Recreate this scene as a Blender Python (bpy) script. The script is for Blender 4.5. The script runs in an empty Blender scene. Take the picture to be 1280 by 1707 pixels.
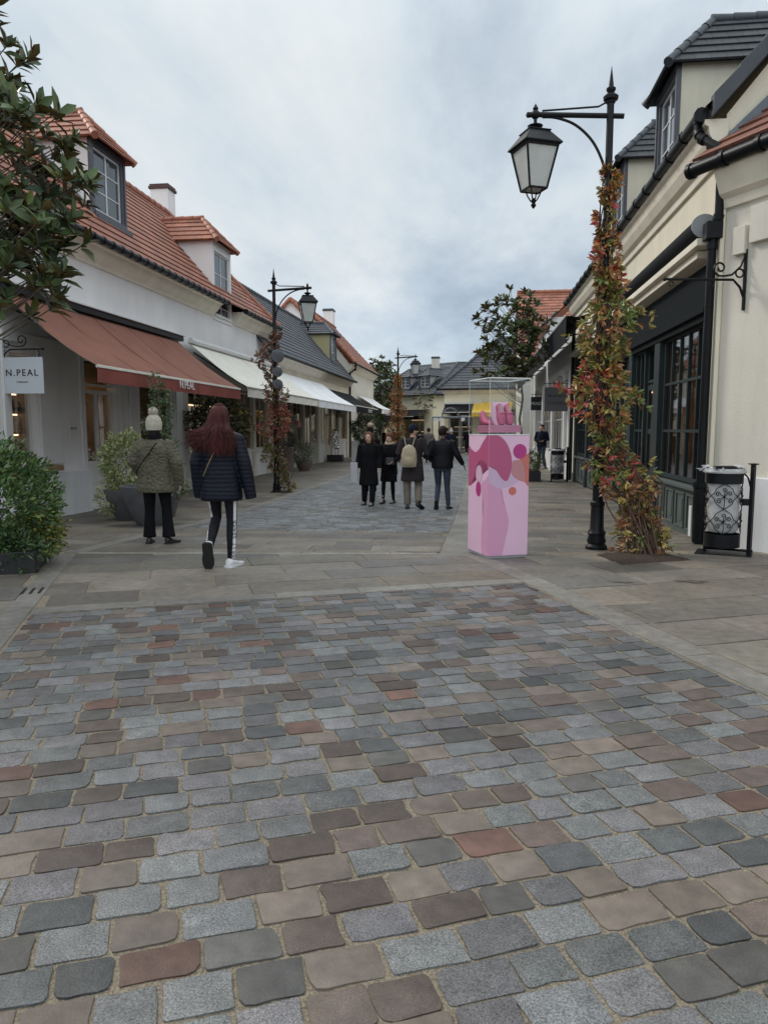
import bpy, bmesh, math, random
import numpy as np
from mathutils import Vector as V, Matrix
R = math.radians
rnd = random.Random(11)
S = bpy.context.scene
# ------------------------------------------------------------------ camera, sky, sun, exposure
cd = bpy.data.cameras.new("camera"); cam = bpy.data.objects.new("camera", cd); S.collection.objects.link(cam)
cam.location = (0, 0, 1.47); cam.rotation_euler = (R(90 - 6.4245), 0, R(7.593))
cd.sensor_fit = 'HORIZONTAL'; cd.sensor_width = 36; cd.lens = 1230 / 1280 * 36; cd.clip_end = 2000; cd.clip_start = 0.05
S.camera = cam
SUN_EL, SUN_AZ = R(38), R(-62)          # azimuth measured from +Y towards +X
w = bpy.data.worlds.new("World"); S.world = w; w.use_nodes = True
nt = w.node_tree; nt.nodes.clear(); N = nt.nodes.new; L = nt.links.new
out = N('ShaderNodeOutputWorld'); bg = N('ShaderNodeBackground'); bg.inputs[1].default_value = 0.1
sky = N('ShaderNodeTexSky'); sky.sky_type = 'NISHITA'; sky.sun_disc = False; sky.sun_elevation = SUN_EL; sky.sun_rotation = SUN_AZ
sky.altitude = 50; sky.dust_density = 1.5
tc = N('ShaderNodeTexCoord'); sep = N('ShaderNodeSeparateXYZ'); L(tc.outputs['Generated'], sep.inputs[0])
def math_(op, a, b=None, c=None):
    n = N('ShaderNodeMath'); n.operation = op
    for i, x in enumerate((a, b, c)):
        if x is None: continue
        if isinstance(x, (int, float)): n.inputs[i].default_value = x
        else: L(x, n.inputs[i])
    return n.outputs[0]
zc = math_('ADD', math_('MAXIMUM', sep.outputs[2], 0.0), 0.16)
cx = math_('DIVIDE', sep.outputs[0], zc); cy = math_('DIVIDE', sep.outputs[1], zc)
comb = N('ShaderNodeCombineXYZ'); L(cx, comb.inputs[0]); L(cy, comb.inputs[1])
mp = N('ShaderNodeMapping'); mp.inputs['Rotation'].default_value = (0, 0, R(35)); mp.inputs['Scale'].default_value = (1.0, 0.5, 1); L(comb.outputs[0], mp.inputs[0])
n1 = N('ShaderNodeTexNoise'); n1.inputs['Scale'].default_value = 1.15; n1.inputs['Detail'].default_value = 7; n1.inputs['Roughness'].default_value = .52; n1.inputs['Distortion'].default_value = .5; L(mp.outputs[0], n1.inputs['Vector'])
n2 = N('ShaderNodeTexNoise'); n2.inputs['Scale'].default_value = 3.6; n2.inputs['Detail'].default_value = 9; n2.inputs['Roughness'].default_value = .6; L(mp.outputs[0], n2.inputs['Vector'])
f = math_('ADD', math_('MULTIPLY', n1.outputs[0], .68), math_('MULTIPLY', n2.outputs[0], .32))
r1 = N('ShaderNodeValToRGB'); L(f, r1.inputs[0]); e = r1.color_ramp.elements
e[0].position = .36; e[0].color = (4.5, 5.3, 6.15, 1); e[1].position = .63; e[1].color = (7.3, 7.75, 7.95, 1)
x = r1.color_ramp.elements.new(.48); x.color = (5.7, 6.5, 7.2, 1)
# cloud cover thins out towards the horizon straight ahead
cov = N('ShaderNodeMapRange'); L(sep.outputs[2], cov.inputs[0]); cov.inputs[1].default_value = .0; cov.inputs[2].default_value = .28; cov.inputs[3].default_value = .5; cov.inputs[4].default_value = 1.0
covn = math_('MINIMUM', math_('ADD', math_('MULTIPLY', math_('SUBTRACT', f, .5), 1.3), cov.outputs[0]), 1.0)
covm = math_('MAXIMUM', covn, 0.0)
mx = N('ShaderNodeMix'); mx.data_type = 'RGBA'; L(covm, mx.inputs[0]); 
sk = N('ShaderNodeMix'); sk.data_type = 'RGBA'; sk.blend_type = 'MULTIPLY'; sk.inputs[0].default_value = 1; L(sky.outputs[0], sk.inputs[6]); sk.inputs[7].default_value = (.50, .57, .68, 1)
L(sk.outputs[2], mx.inputs[6]); L(r1.outputs[0], mx.inputs[7]); # overcast sky: the cloud deck is brighter towards the zenith; gain behind the camera is added to lift the left walls
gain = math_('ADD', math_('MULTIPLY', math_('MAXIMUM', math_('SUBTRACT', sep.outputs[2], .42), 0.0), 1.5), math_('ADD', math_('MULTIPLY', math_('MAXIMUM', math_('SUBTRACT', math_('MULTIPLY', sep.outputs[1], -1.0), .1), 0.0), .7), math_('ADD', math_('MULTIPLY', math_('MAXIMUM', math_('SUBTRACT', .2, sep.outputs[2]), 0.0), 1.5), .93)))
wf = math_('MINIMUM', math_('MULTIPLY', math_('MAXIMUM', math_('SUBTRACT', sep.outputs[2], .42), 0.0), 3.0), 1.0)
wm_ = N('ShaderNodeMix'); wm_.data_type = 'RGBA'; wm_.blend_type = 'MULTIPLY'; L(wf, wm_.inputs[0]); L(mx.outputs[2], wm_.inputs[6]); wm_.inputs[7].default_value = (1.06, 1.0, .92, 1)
gain = math_('ADD', gain, math_('MULTIPLY', math_('MULTIPLY', math_('MAXIMUM', sep.outputs[0], 0.0), .9), wf))  # added gain on the unseen upper sky to the right, brightens left facades
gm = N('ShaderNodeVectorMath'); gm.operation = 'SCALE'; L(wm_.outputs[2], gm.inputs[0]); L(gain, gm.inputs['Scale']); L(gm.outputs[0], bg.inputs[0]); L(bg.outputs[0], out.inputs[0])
sd = bpy.data.lights.new("sun", 'SUN'); sd.energy = 1.5; sd.angle = R(11); sd.color = (1, .95, .86)
so = bpy.data.objects.new("sun", sd); S.collection.objects.link(so)
sdir = V((math.sin(SUN_AZ) * math.cos(SUN_EL), math.cos(SUN_AZ) * math.cos(SUN_EL), math.sin(SUN_EL)))
so.rotation_euler = sdir.to_track_quat('Z', 'Y').to_euler(); so.location = (0, 0, 30)
S.view_settings.view_transform = 'Standard'; S.view_settings.look = 'None'; S.view_settings.gamma = 1; S.view_settings.exposure = .22
S.cycles.max_bounces = 6; S.cycles.transparent_max_bounces = 16; S.cycles.use_denoising = True
S.cycles.caustics_reflective = False; S.cycles.caustics_refractive = False

# ------------------------------------------------------------------ materials
MATS = {}
def mat(name, col, rough=.6, var=.12, nscale=3.0, bump=0, bscale=60, metal=0, spec=.5, attr=None, back=None, stain=0, stretch=None, coat=0):
    if name in MATS: return MATS[name]
    m = bpy.data.materials.new(name); m.use_nodes = True; MATS[name] = m
    t = m.node_tree; P = t.nodes['Principled BSDF']; n = t.nodes.new; l = t.links.new
    P.inputs['Roughness'].default_value = rough; P.inputs['Metallic'].default_value = metal; P.inputs['Specular IOR Level'].default_value = spec
    if coat: P.inputs['Coat Weight'].default_value = coat; P.inputs['Coat Roughness'].default_value = .15
    co = n('ShaderNodeTexCoord'); src = co.outputs['Object']
    if stretch:
        mpn = n('ShaderNodeMapping'); mpn.inputs['Scale'].default_value = stretch; l(src, mpn.inputs[0]); src2 = mpn.outputs[0]
    else: src2 = src
    nz = n('ShaderNodeTexNoise'); nz.inputs['Scale'].default_value = nscale; nz.inputs['Detail'].default_value = 6; l(src2, nz.inputs['Vector'])
    mr = n('ShaderNodeMapRange'); l(nz.outputs[0], mr.inputs[0]); mr.inputs[1].default_value = .3; mr.inputs[2].default_value = .7; mr.inputs[3].default_value = 1 - var; mr.inputs[4].default_value = 1 + var
    mul = n('ShaderNodeMix'); mul.data_type = 'RGBA'; mul.blend_type = 'MULTIPLY'; mul.inputs[0].default_value = 1
    if attr:
        at = n('ShaderNodeAttribute'); at.attribute_name = attr; base = at.outputs['Color']
    else:
        rg = n('ShaderNodeRGB'); rg.outputs[0].default_value = (*col, 1); base = rg.outputs[0]
    if back:
        g = n('ShaderNodeNewGeometry'); bm_ = n('ShaderNodeMix'); bm_.data_type = 'RGBA'; l(g.outputs['Backfacing'], bm_.inputs[0]); l(base, bm_.inputs[6]); bm_.inputs[7].default_value = (*back, 1); base = bm_.outputs[2]
    l(base, mul.inputs[6]); l(mr.outputs[0], mul.inputs[7]); cur = mul.outputs[2]
    if stain:
        s = n('ShaderNodeTexNoise'); s.inputs['Scale'].default_value = 1.1; s.inputs['Detail'].default_value = 8; s.inputs['Roughness'].default_value = .7
        mp2 = n('ShaderNodeMapping'); mp2.inputs['Scale'].default_value = (2.2, 2.2, .35); l(src, mp2.inputs[0]); l(mp2.outputs[0], s.inputs['Vector'])
        r = n('ShaderNodeMapRange'); l(s.outputs[0], r.inputs[0]); r.inputs[1].default_value = .45; r.inputs[2].default_value = .75; r.inputs[3].default_value = 0; r.inputs[4].default_value = stain
        mm = n('ShaderNodeMix'); mm.data_type = 'RGBA'; l(r.outputs[0], mm.inputs[0]); l(cur, mm.inputs[6]); mm.inputs[7].default_value = (col[0] * .45, col[1] * .43, col[2] * .38, 1); cur = mm.outputs[2]
    l(cur, P.inputs['Base Color'])
    if bump:
        b = n('ShaderNodeBump'); b.inputs['Strength'].default_value = bump; b.inputs['Distance'].default_value = .01
        bz = n('ShaderNodeTexNoise'); bz.inputs['Scale'].default_value = bscale; bz.inputs['Detail'].default_value = 4; l(src, bz.inputs['Vector'])
        l(bz.outputs[0], b.inputs['Height']); l(b.outputs[0], P.inputs['Normal'])
    return m
def tile_mat(name, c1, c2, mort, bw=.25, bh=.3):
    m = bpy.data.materials.new(name); m.use_nodes = True; t = m.node_tree; P = t.nodes['Principled BSDF']; n = t.nodes.new; l = t.links.new
    uv = n('ShaderNodeUVMap'); b = n('ShaderNodeTexBrick'); l(uv.outputs[0], b.inputs['Vector']); b.inputs['Scale'].default_value = 1
    b.inputs['Brick Width'].default_value = bw; b.inputs['Row Height'].default_value = bh; b.inputs['Mortar Size'].default_value = .006; b.inputs['Mortar Smooth'].default_value = .2
    b.inputs['Color1'].default_value = (*c1, 1); b.inputs['Color2'].default_value = (*c2, 1); b.inputs['Mortar'].default_value = (*mort, 1); b.inputs['Bias'].default_value = -.1
    nz = n('ShaderNodeTexNoise'); nz.inputs['Scale'].default_value = 1.3; nz.inputs['Detail'].default_value = 8; l(uv.outputs[0], nz.inputs['Vector'])
    mr = n('ShaderNodeMapRange'); l(nz.outputs[0], mr.inputs[0]); mr.inputs[1].default_value = .3; mr.inputs[2].default_value = .7; mr.inputs[3].default_value = .74; mr.inputs[4].default_value = 1.22
    mul = n('ShaderNodeMix'); mul.data_type = 'RGBA'; mul.blend_type = 'MULTIPLY'; mul.inputs[0].default_value = 1; l(b.outputs['Color'], mul.inputs[6]); l(mr.outputs[0], mul.inputs[7])
    l(mul.outputs[2], P.inputs['Base Color']); P.inputs['Roughness'].default_value = .62
    bp = n('ShaderNodeBump'); bp.inputs['Strength'].default_value = .5; bp.inputs['Distance'].default_value = .01; bp.invert = True; l(b.outputs['Fac'], bp.inputs['Height']); l(bp.outputs[0], P.inputs['Normal'])
    return m
def stone_mat(name):
    m = bpy.data.materials.new(name); m.use_nodes = True; t = m.node_tree; P = t.nodes['Principled BSDF']; n = t.nodes.new; l = t.links.new
    a = n('ShaderNodeAttribute'); a.attribute_name = 'Col'; k = n('ShaderNodeAttribute'); k.attribute_name = 'Spk'
    co = n('ShaderNodeTexCoord'); z1 = n('ShaderNodeTexNoise'); z1.inputs['Scale'].default_value = 165; z1.inputs['Detail'].default_value = 3; z1.inputs['Roughness'].default_value = .8; l(co.outputs['Object'], z1.inputs['Vector'])
    z2 = n('ShaderNodeTexNoise'); z2.inputs['Scale'].default_value = 14; z2.inputs['Detail'].default_value = 5; l(co.outputs['Object'], z2.inputs['Vector'])
    r = n('ShaderNodeMapRange'); l(z1.outputs[0], r.inputs[0]); r.inputs[1].default_value = .36; r.inputs[2].default_value = .66; r.inputs[3].default_value = -1.0; r.inputs[4].default_value = 1.0
    mm = n('ShaderNodeMath'); mm.operation = 'MULTIPLY_ADD'; l(r.outputs[0], mm.inputs[0]); l(k.outputs['Fac'], mm.inputs[1]); mm.inputs[2].default_value = 1
    r2 = n('ShaderNodeMapRange'); l(z2.outputs[0], r2.inputs[0]); r2.inputs[1].default_value = .3; r2.inputs[2].default_value = .7; r2.inputs[3].default_value = .80; r2.inputs[4].default_value = 1.18
    m3 = n('ShaderNodeMath'); m3.operation = 'MULTIPLY'; l(mm.outputs[0], m3.inputs[0]); l(r2.outputs[0], m3.inputs[1])
    z3 = n('ShaderNodeTexNoise'); z3.inputs['Scale'].default_value = 1.6; z3.inputs['Detail'].default_value = 9; z3.inputs['Roughness'].default_value = .62; l(co.outputs['Object'], z3.inputs['Vector'])
    r3 = n('ShaderNodeMapRange'); l(z3.outputs[0], r3.inputs[0]); r3.inputs[1].default_value = .3; r3.inputs[2].default_value = .7; r3.inputs[3].default_value = .68; r3.inputs[4].default_value = 1.2
    m4 = n('ShaderNodeMath'); m4.operation = 'MULTIPLY'; l(m3.outputs[0], m4.inputs[0]); l(r3.outputs[0], m4.inputs[1])
    mul = n('ShaderNodeMix'); mul.data_type = 'RGBA'; mul.blend_type = 'MULTIPLY'; mul.inputs[0].default_value = 1; l(a.outputs['Color'], mul.inputs[6]); l(m4.outputs[0], mul.inputs[7])
    l(mul.outputs[2], P.inputs['Base Color']); P.inputs['Roughness'].default_value = .56; P.inputs['Specular IOR Level'].default_value = .45
    b = n('ShaderNodeBump'); b.inputs['Strength'].default_value = .55; b.inputs['Distance'].default_value = .005
    ad = n('ShaderNodeMath'); ad.operation = 'MULTIPLY_ADD'; l(z2.outputs[0], ad.inputs[0]); ad.inputs[1].default_value = 3.5; l(z1.outputs[0], ad.inputs[2]); l(ad.outputs[0], b.inputs['Height']); l(b.outputs[0], P.inputs['Normal'])
    return m
def glass_mat(name, tint=(.8, .85, .85), refl=.12):
    m = bpy.data.materials.new(name); m.use_nodes = True; t = m.node_tree; t.nodes.clear(); n = t.nodes.new; l = t.links.new
    o = n('ShaderNodeOutputMaterial'); mi = n('ShaderNodeMixShader'); tr = n('ShaderNodeBsdfTransparent'); tr.inputs[0].default_value = (*tint, 1); g = n('ShaderNodeBsdfGlossy'); g.inputs['Roughness'].default_value = .02
    fr = n('ShaderNodeLayerWeight'); pw = n('ShaderNodeMath'); pw.operation = 'POWER'; l(fr.outputs['Facing'], pw.inputs[0]); pw.inputs[1].default_value = 5
    ad = n('ShaderNodeMath'); ad.operation = 'MULTIPLY_ADD'; ad.use_clamp = True; l(pw.outputs[0], ad.inputs[0]); ad.inputs[1].default_value = .55; ad.inputs[2].default_value = refl
    l(ad.outputs[0], mi.inputs[0]); l(tr.outputs[0], mi.inputs[1]); l(g.outputs[0], mi.inputs[2]); l(mi.outputs[0], o.inputs[0]); return m
def emit_mat(name, col, s):
    m = bpy.data.materials.new(name); m.use_nodes = True; P = m.node_tree.nodes['Principled BSDF']
    P.inputs['Base Color'].default_value = (*col, 1); P.inputs['Emission Color'].default_value = (*col, 1); P.inputs['Emission Strength'].default_value = s; return m
def fabric_stripe(name, col, axis_scale, var=.12):
    m = mat(name, col, .85, var, 2.0); t = m.node_tree; n = t.nodes.new; l = t.links.new; P = t.nodes['Principled BSDF']
    co = n('ShaderNodeTexCoord'); wv = n('ShaderNodeTexWave'); wv.wave_type = 'BANDS'; wv.bands_direction = 'Y'; wv.inputs['Scale'].default_value = axis_scale; l(co.outputs['Object'], wv.inputs['Vector'])
    old = P.inputs['Base Color'].links[0].from_socket; mx = n('ShaderNodeMix'); mx.data_type = 'RGBA'; mx.blend_type = 'MULTIPLY'; mx.inputs[0].default_value = .42; l(old, mx.inputs[6]); l(wv.outputs[0], mx.inputs[7]); l(mx.outputs[2], P.inputs['Base Color']); return m
def quilt_mat(name, col, kind, rough=.55):
    m = mat(name, col, rough, .18, 9, spec=.18); t = m.node_tree; n = t.nodes.new; l = t.links.new; P = t.nodes['Principled BSDF']
    co = n('ShaderNodeTexCoord'); b = n('ShaderNodeBump'); b.inputs['Strength'].default_value = .22; b.inputs['Distance'].default_value = .012
    if kind == 'bands':
        wv = n('ShaderNodeTexWave'); wv.wave_type = 'BANDS'; wv.bands_direction = 'Z'; wv.inputs['Scale'].default_value = 7.0; wv.inputs['Distortion'].default_value = 2.0; wv.inputs['Detail'].default_value = 2; wv.inputs['Detail Scale'].default_value = 2.5; l(co.outputs['Object'], wv.inputs['Vector']); h = wv.outputs['Fac']
    else:
        wv = n('ShaderNodeTexVoronoi'); wv.feature = 'DISTANCE_TO_EDGE'; wv.inputs['Scale'].default_value = 15; l(co.outputs['Object'], wv.inputs['Vector'])
        pw = n('ShaderNodeMath'); pw.operation = 'MINIMUM'; l(wv.outputs[0], pw.inputs[0]); pw.inputs[1].default_value = .25; h = pw.outputs[0]; b.inputs['Distance'].default_value = .10; b.inputs['Strength'].default_value = .55
    l(h, b.inputs['Height']); l(b.outputs[0], P.inputs['Normal']); return m
m_white = mat('white_render', (.82, .80, .80), .9, .07, .8, .3, 45, stain=.12)
m_plinth = mat('plinth_render', (.78, .79, .82), .85, .08, 1.2, .2, 40, stain=.28)
m_cream = mat('cream_render', (.78, .72, .58), .9, .07, .9, .3, 45, stain=.24)
m_wallR = mat('pale_render', (.70, .66, .585), .9, .07, .8, .35, 45, stain=.2)
m_yellow = mat('yellow_render', (.80, .74, .57), .9, .06, .8, .2, 40)
m_ochre = mat('ochre_render', (.42, .37, .21), .9, .07, .9, .2, 40)
m_stone = mat('stone_cornice', (.78, .72, .60), .8, .08, 2.2, .2, 50, stain=.12)
m_greyshop = mat('grey_timber', (.34, .345, .32), .5, .06, 2)
m_whiteshop = mat('white_timber', (.74, .73, .73), .5, .05, 2, stain=.08)
m_creamshop = mat('cream_timber', (.60, .56, .48), .5, .06, 2)
m_green = mat('dark_green_timber', (.028, .038, .040), .6, .12, 2, spec=.2)
m_greenlow = mat('grey_green_timber', (.085, .105, .10), .5, .1, 2, spec=.35)
m_darkfascia = mat('dark_fascia', (.006, .009, .011), .75, .1, 2, spec=.12)
m_surround = mat('dark_surround', (.085, .09, .105), .5, .12, 3)
m_winwhite = mat('window_white', (.66, .67, .68), .45, .05, 4)
m_gutter = mat('black_gutter', (.006, .007, .009), .42, .3, 6, spec=.22)
m_iron = mat('black_iron', (.006, .0065, .009), .42, .25, 10, .15, 120, spec=.25)
m_zinc = mat('zinc_flashing', (.12, .14, .17), .45, .2, 4)
m_orange = tile_mat('orange_tiles', (.36, .135, .08), (.23, .085, .058), (.08, .04, .028))
m_slate = tile_mat('slate_tiles', (.075, .083, .098), (.055, .06, .075), (.02, .02, .025))
m_blackslate = tile_mat('dark_slate_tiles', (.05, .055, .064), (.035, .038, .046), (.012, .012, .014))
m_orangeridge = mat('orange_ridge', (.33, .125, .075), .6, .22, 5, .2, 60)
m_slateridge = mat('slate_ridge', (.05, .058, .07), .55, .2, 5, .2, 60)
m_tilebrown = tile_mat('brown_tiles', (.24, .10, .07), (.16, .07, .055), (.06, .035, .028))
m_glass = glass_mat('shop_glass', (.88, .9, .9), .11); m_case = glass_mat('acrylic', (.96, .97, .97), .02)
m_dglass = mat('upper_window_glass', (.06, .075, .09), .06, .3, 2, spec=.8)
m_frost = mat('frosted_glass', (.50, .52, .50), .35, .08, 5)
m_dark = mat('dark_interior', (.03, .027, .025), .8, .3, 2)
m_warm = mat('warm_interior', (.28, .20, .13), .7, .3, 1.5)
m_wood = mat('shelf_wood', (.30, .19, .10), .6, .2, 6)
m_lamp = emit_mat('warm_lamp', (1, .72, .42), 3.2); m_lampfar = emit_mat('dim_lamp', (1, .75, .5), .7); m_lampw = emit_mat('white_lamp', (1, .93, .82), 6)
m_letter = mat('black_lettering', (.012, .012, .014), .5, .05); m_letterw = mat('white_lettering', (.72, .72, .72), .5, .05); m_letterg = mat('grey_lettering', (.30, .31, .33), .5, .05)
m_red_aw = fabric_stripe('terracotta_canvas', (.285, .115, .078), 5.5); m_red_val = mat('terracotta_valance', (.22, .055, .042), .85, .1, 3)
m_cream_aw = mat('cream_canvas', (.76, .73, .66), .85, .06, 2); m_white_aw = mat('white_canvas', (.80, .81, .84), .85, .05, 2)
m_black_aw = mat('black_canvas', (.012, .013, .017), .85, .15, 3, spec=.15); m_yel_aw = mat('yellow_canvas', (.85, .55, .07), .8, .06, 2)
m_bark = mat('bark', (.10, .08, .06), .9, .3, 12, .6, 40); m_twig = mat('climber_stem', (.085, .05, .035), .9, .3, 20)
m_leaf = mat('leaf', (.1, .1, .1), .5, .12, 8, attr='Col'); m_mag = mat('magnolia_leaf', (.1, .1, .1), .42, .12, 8, attr='Col', back=(.15, .11, .045), spec=.3)
m_pot = mat('grey_pot', (.085, .087, .095), .75, .2, 6, .4, 60); m_potb = mat('brown_pot', (.14, .11, .10), .8, .2, 6, .4, 60); m_potw = mat('white_pot', (.55, .54, .52), .6, .08)
m_soil = mat('soil', (.035, .022, .015), 1, .4, 30, 1, 50); m_stain = mat('damp_patch', (.10, .08, .06), .6, .3, 15)
m_silver = mat('polished_metal', (.75, .75, .76), .14, .1, 3, metal=1); m_bag = mat('clear_bin_bag', (.48, .48, .49), .3, .15, 14, .6, 22)
m_stones = stone_mat('cut_stone')
m_sand = mat('joint_sand', (.275, .23, .17), .95, .45, 120, 1, 300)
m_gravel = mat('outer_ground', (.22, .20, .18), .95, .2, 2, .5, 60)

# ------------------------------------------------------------------ mesh helpers
class M:
    def __init__(s): s.v = []; s.f = []; s.mi = []; s.uv = {}
    def add(s, vs, fs, m=0):
        o = len(s.v); s.v += [tuple(x) for x in vs]; s.f += [tuple(i + o for i in q) for q in fs]; s.mi += [m] * len(fs); return s
    def quad(s, a, b, c, d, m=0): return s.add([a, b, c, d], [(0, 1, 2, 3)], m)
    def poly(s, pts, m=0): return s.add(pts, [tuple(range(len(pts)))], m)
    def hexa(s, p, m=0): return s.add(p, [(0, 3, 2, 1), (4, 5, 6, 7), (0, 1, 5, 4), (1, 2, 6, 5), (2, 3, 7, 6), (3, 0, 4, 7)], m)
    def box(s, x0, y0, z0, x1, y1, z1, m=0): return s.hexa([(x0, y0, z0), (x1, y0, z0), (x1, y1, z0), (x0, y1, z0), (x0, y0, z1), (x1, y0, z1), (x1, y1, z1), (x0, y1, z1)], m)
    def prism(s, pts, off, m=0):
        n = len(pts); o = V(off); q = [V(p) for p in pts]; a = q + [p + o for p in q]
        return s.add(a, [tuple(range(n))[::-1], tuple(range(n, 2 * n))] + [(i, (i + 1) % n, n + (i + 1) % n, n + i) for i in range(n)], m)
    def loft(s, rings, m=0, cap=True):
        n = len(rings[0]); vs = [p for r in rings for p in r]; fs = []
        for k in range(len(rings) - 1):
            for i in range(n): j = (i + 1) % n; fs.append((k * n + i, k * n + j, (k + 1) * n + j, (k + 1) * n + i))
        if cap: fs += [tuple(range(n))[::-1], tuple(range((len(rings) - 1) * n, len(rings) * n))]
        return s.add(vs, fs, m)
    def lathe(s, prof, c=(0, 0, 0), n=16, m=0, ax=None):
        c = V(c); rings = []
        for r, z in prof: rings.append([c + V((max(r, 1e-4) * math.cos(2 * math.pi * i / n), max(r, 1e-4) * math.sin(2 * math.pi * i / n), z)) for i in range(n)])
        return s.loft(rings, m)
    def tube(s, pts, r, n=8, m=0, r2=None, cap=True, ref=None):
        pts = [V(p) for p in pts]; k = len(pts)
        rs = r if isinstance(r, (list, tuple)) else [r] * k
        r2s = (r2 if isinstance(r2, (list, tuple)) else [r2] * k) if r2 else rs
        rings = []; prev = V(ref) if ref else None
        for i, p in enumerate(pts):
            t = (pts[min(i + 1, k - 1)] - pts[max(i - 1, 0)]).normalized()
            if prev is None: prev = V((0, 0, 1)) if abs(t.z) < .9 else V((0, 1, 0))
            a = (prev - t * prev.dot(t)).normalized(); b = t.cross(a)
            if not ref: prev = a
            rings.append([p + a * rs[i] * math.cos(2 * math.pi * j / n) + b * r2s[i] * math.sin(2 * math.pi * j / n) for j in range(n)])
        return s.loft(rings, m, cap)
    def ell(s, c, r, n=12, m=0):
        c = V(c); rings = []
        for k in range(1, n): 
            a = math.pi * k / n; rings.append([c + V((r[0] * math.sin(a) * math.cos(2 * math.pi * i / n), r[1] * math.sin(a) * math.sin(2 * math.pi * i / n), -r[2] * math.cos(a))) for i in range(n)])
        return s.loft(rings, m)
    def build(s, name, mats, parent=None, smooth=False, bevel=0, world=True, recalc=True, remesh=0, sm=0, label=None):
        me = bpy.data.meshes.new(name); me.from_pydata(s.v, [], s.f)
        mats = mats if isinstance(mats, (list, tuple)) else [mats]
        for q in mats: me.materials.append(q)
        me.polygons.foreach_set('material_index', s.mi)
        if s.uv:
            ul = me.uv_layers.new(name='UVMap')
            for fi, p in enumerate(me.polygons):
                if fi in s.uv:
                    for k, li in enumerate(p.loop_indices): ul.data[li].uv = s.uv[fi][k]
        if recalc:
            b = bmesh.new(); b.from_mesh(me); bmesh.ops.recalc_face_normals(b, faces=b.faces); b.to_mesh(me); b.free()
        if smooth:
            me.shade_smooth()
            if not remesh: me.set_sharp_from_angle(angle=R(42))
        o = bpy.data.objects.new(name, me); S.collection.objects.link(o)
        if parent is not None:
            o.parent = parent
            if world: o.matrix_parent_inverse = Matrix.Translation(-root_of(parent).location)if parent.parent is None else Matrix.Identity(4)
        if remesh:
            a = o.modifiers.new('remesh', 'REMESH'); a.mode = 'VOXEL'; a.voxel_size = remesh; a.use_smooth_shade = True
            if sm: a = o.modifiers.new('smooth', 'SMOOTH'); a.iterations = sm; a.factor = .5
        if bevel: a = o.modifiers.new('bevel', 'BEVEL'); a.width = bevel; a.segments = 2; a.limit_method = 'ANGLE'; a.angle_limit = R(35)
        if label: o['label'] = label
        return o
def root_of(o):
    return o
def thing(name, label, cat, loc, group=None, kind=None):
    o = bpy.data.objects.new(name, None); S.collection.objects.link(o); o.location = loc; o['label'] = label; o['category'] = cat; o.empty_display_size = .2
    if group: o['group'] = group
    return o
def tag(o, label, cat, group=None, kind=None):
    o['label'] = label; o['category'] = cat
    if group: o['group'] = group
    if kind: o['kind'] = kind
    return o
def text(name, s, loc, xdir, size, m, parent, ext=.003, align='CENTER', up=(0, 0, 1), sx=1.0, spacing=1.0):
    c = bpy.data.curves.new(name, 'FONT'); c.body = s; c.size = size; c.extrude = ext; c.align_x = align; c.align_y = 'CENTER'; c.space_character = spacing; c.materials.append(m)
    tmp = bpy.data.objects.new(name, c); S.collection.objects.link(tmp)
    me = bpy.data.meshes.new_from_object(tmp.evaluated_get(bpy.context.evaluated_depsgraph_get())); bpy.data.objects.remove(tmp); me.name = name
    o = bpy.data.objects.new(name, me); S.collection.objects.link(o)
    x = V(xdir).normalized(); u = V(up); u = (u - x * u.dot(x)).normalized(); z = x.cross(u)
    mt = Matrix(((x.x * sx, u.x, z.x, loc[0]), (x.y * sx, u.y, z.y, loc[1]), (x.z * sx, u.z, z.z, loc[2]), (0, 0, 0, 1)))
    o.parent = parent
    o.matrix_parent_inverse = Matrix.Translation(-parent.location) if parent.parent is None else Matrix.Identity(4)
    o.matrix_basis = mt
    return o
def spl(pts, n=5):
    pts = [V(p) for p in pts]; o = []; k = len(pts)
    for i in range(k - 1):
        p0, p1, p2, p3 = pts[max(0, i - 1)], pts[i], pts[i + 1], pts[min(k - 1, i + 2)]
        for q in range(n): s_ = q / n; o.append(.5 * ((2 * p1) + (p2 - p0) * s_ + (2 * p0 - 5 * p1 + 4 * p2 - p3) * s_ ** 2 + (3 * p1 - p0 - 3 * p2 + p3) * s_ ** 3))
    return o + [pts[-1]]
def gz(Y):
    t = min(1, max(0, (Y - 7) / 8)); return -.2 * t * t * (3 - 2 * t)
class Side:      # s along the facade, d into the building
    def __init__(s, o, a, left):
        s.o = V((o[0], o[1])); s.a = V(a).normalized(); s.n = V((-s.a.y, s.a.x)) if left else V((s.a.y, -s.a.x))
    def __call__(s, q, d, z): p = s.o + s.a * q + s.n * d; return V((p.x, p.y, z))
    def box(s, m, s0, s1, d0, d1, z0, z1, mi=0):
        return m.hexa([s(s0, d0, z0), s(s1, d0, z0), s(s1, d1, z0), s(s0, d1, z0), s(s0, d0, z1), s(s1, d0, z1), s(s1, d1, z1), s(s0, d1, z1)], mi)
LEFT = Side((-8, 0), (0, 1), True); RIGHT = Side((3.05, 10.5), (-.01, 1), False)

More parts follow.
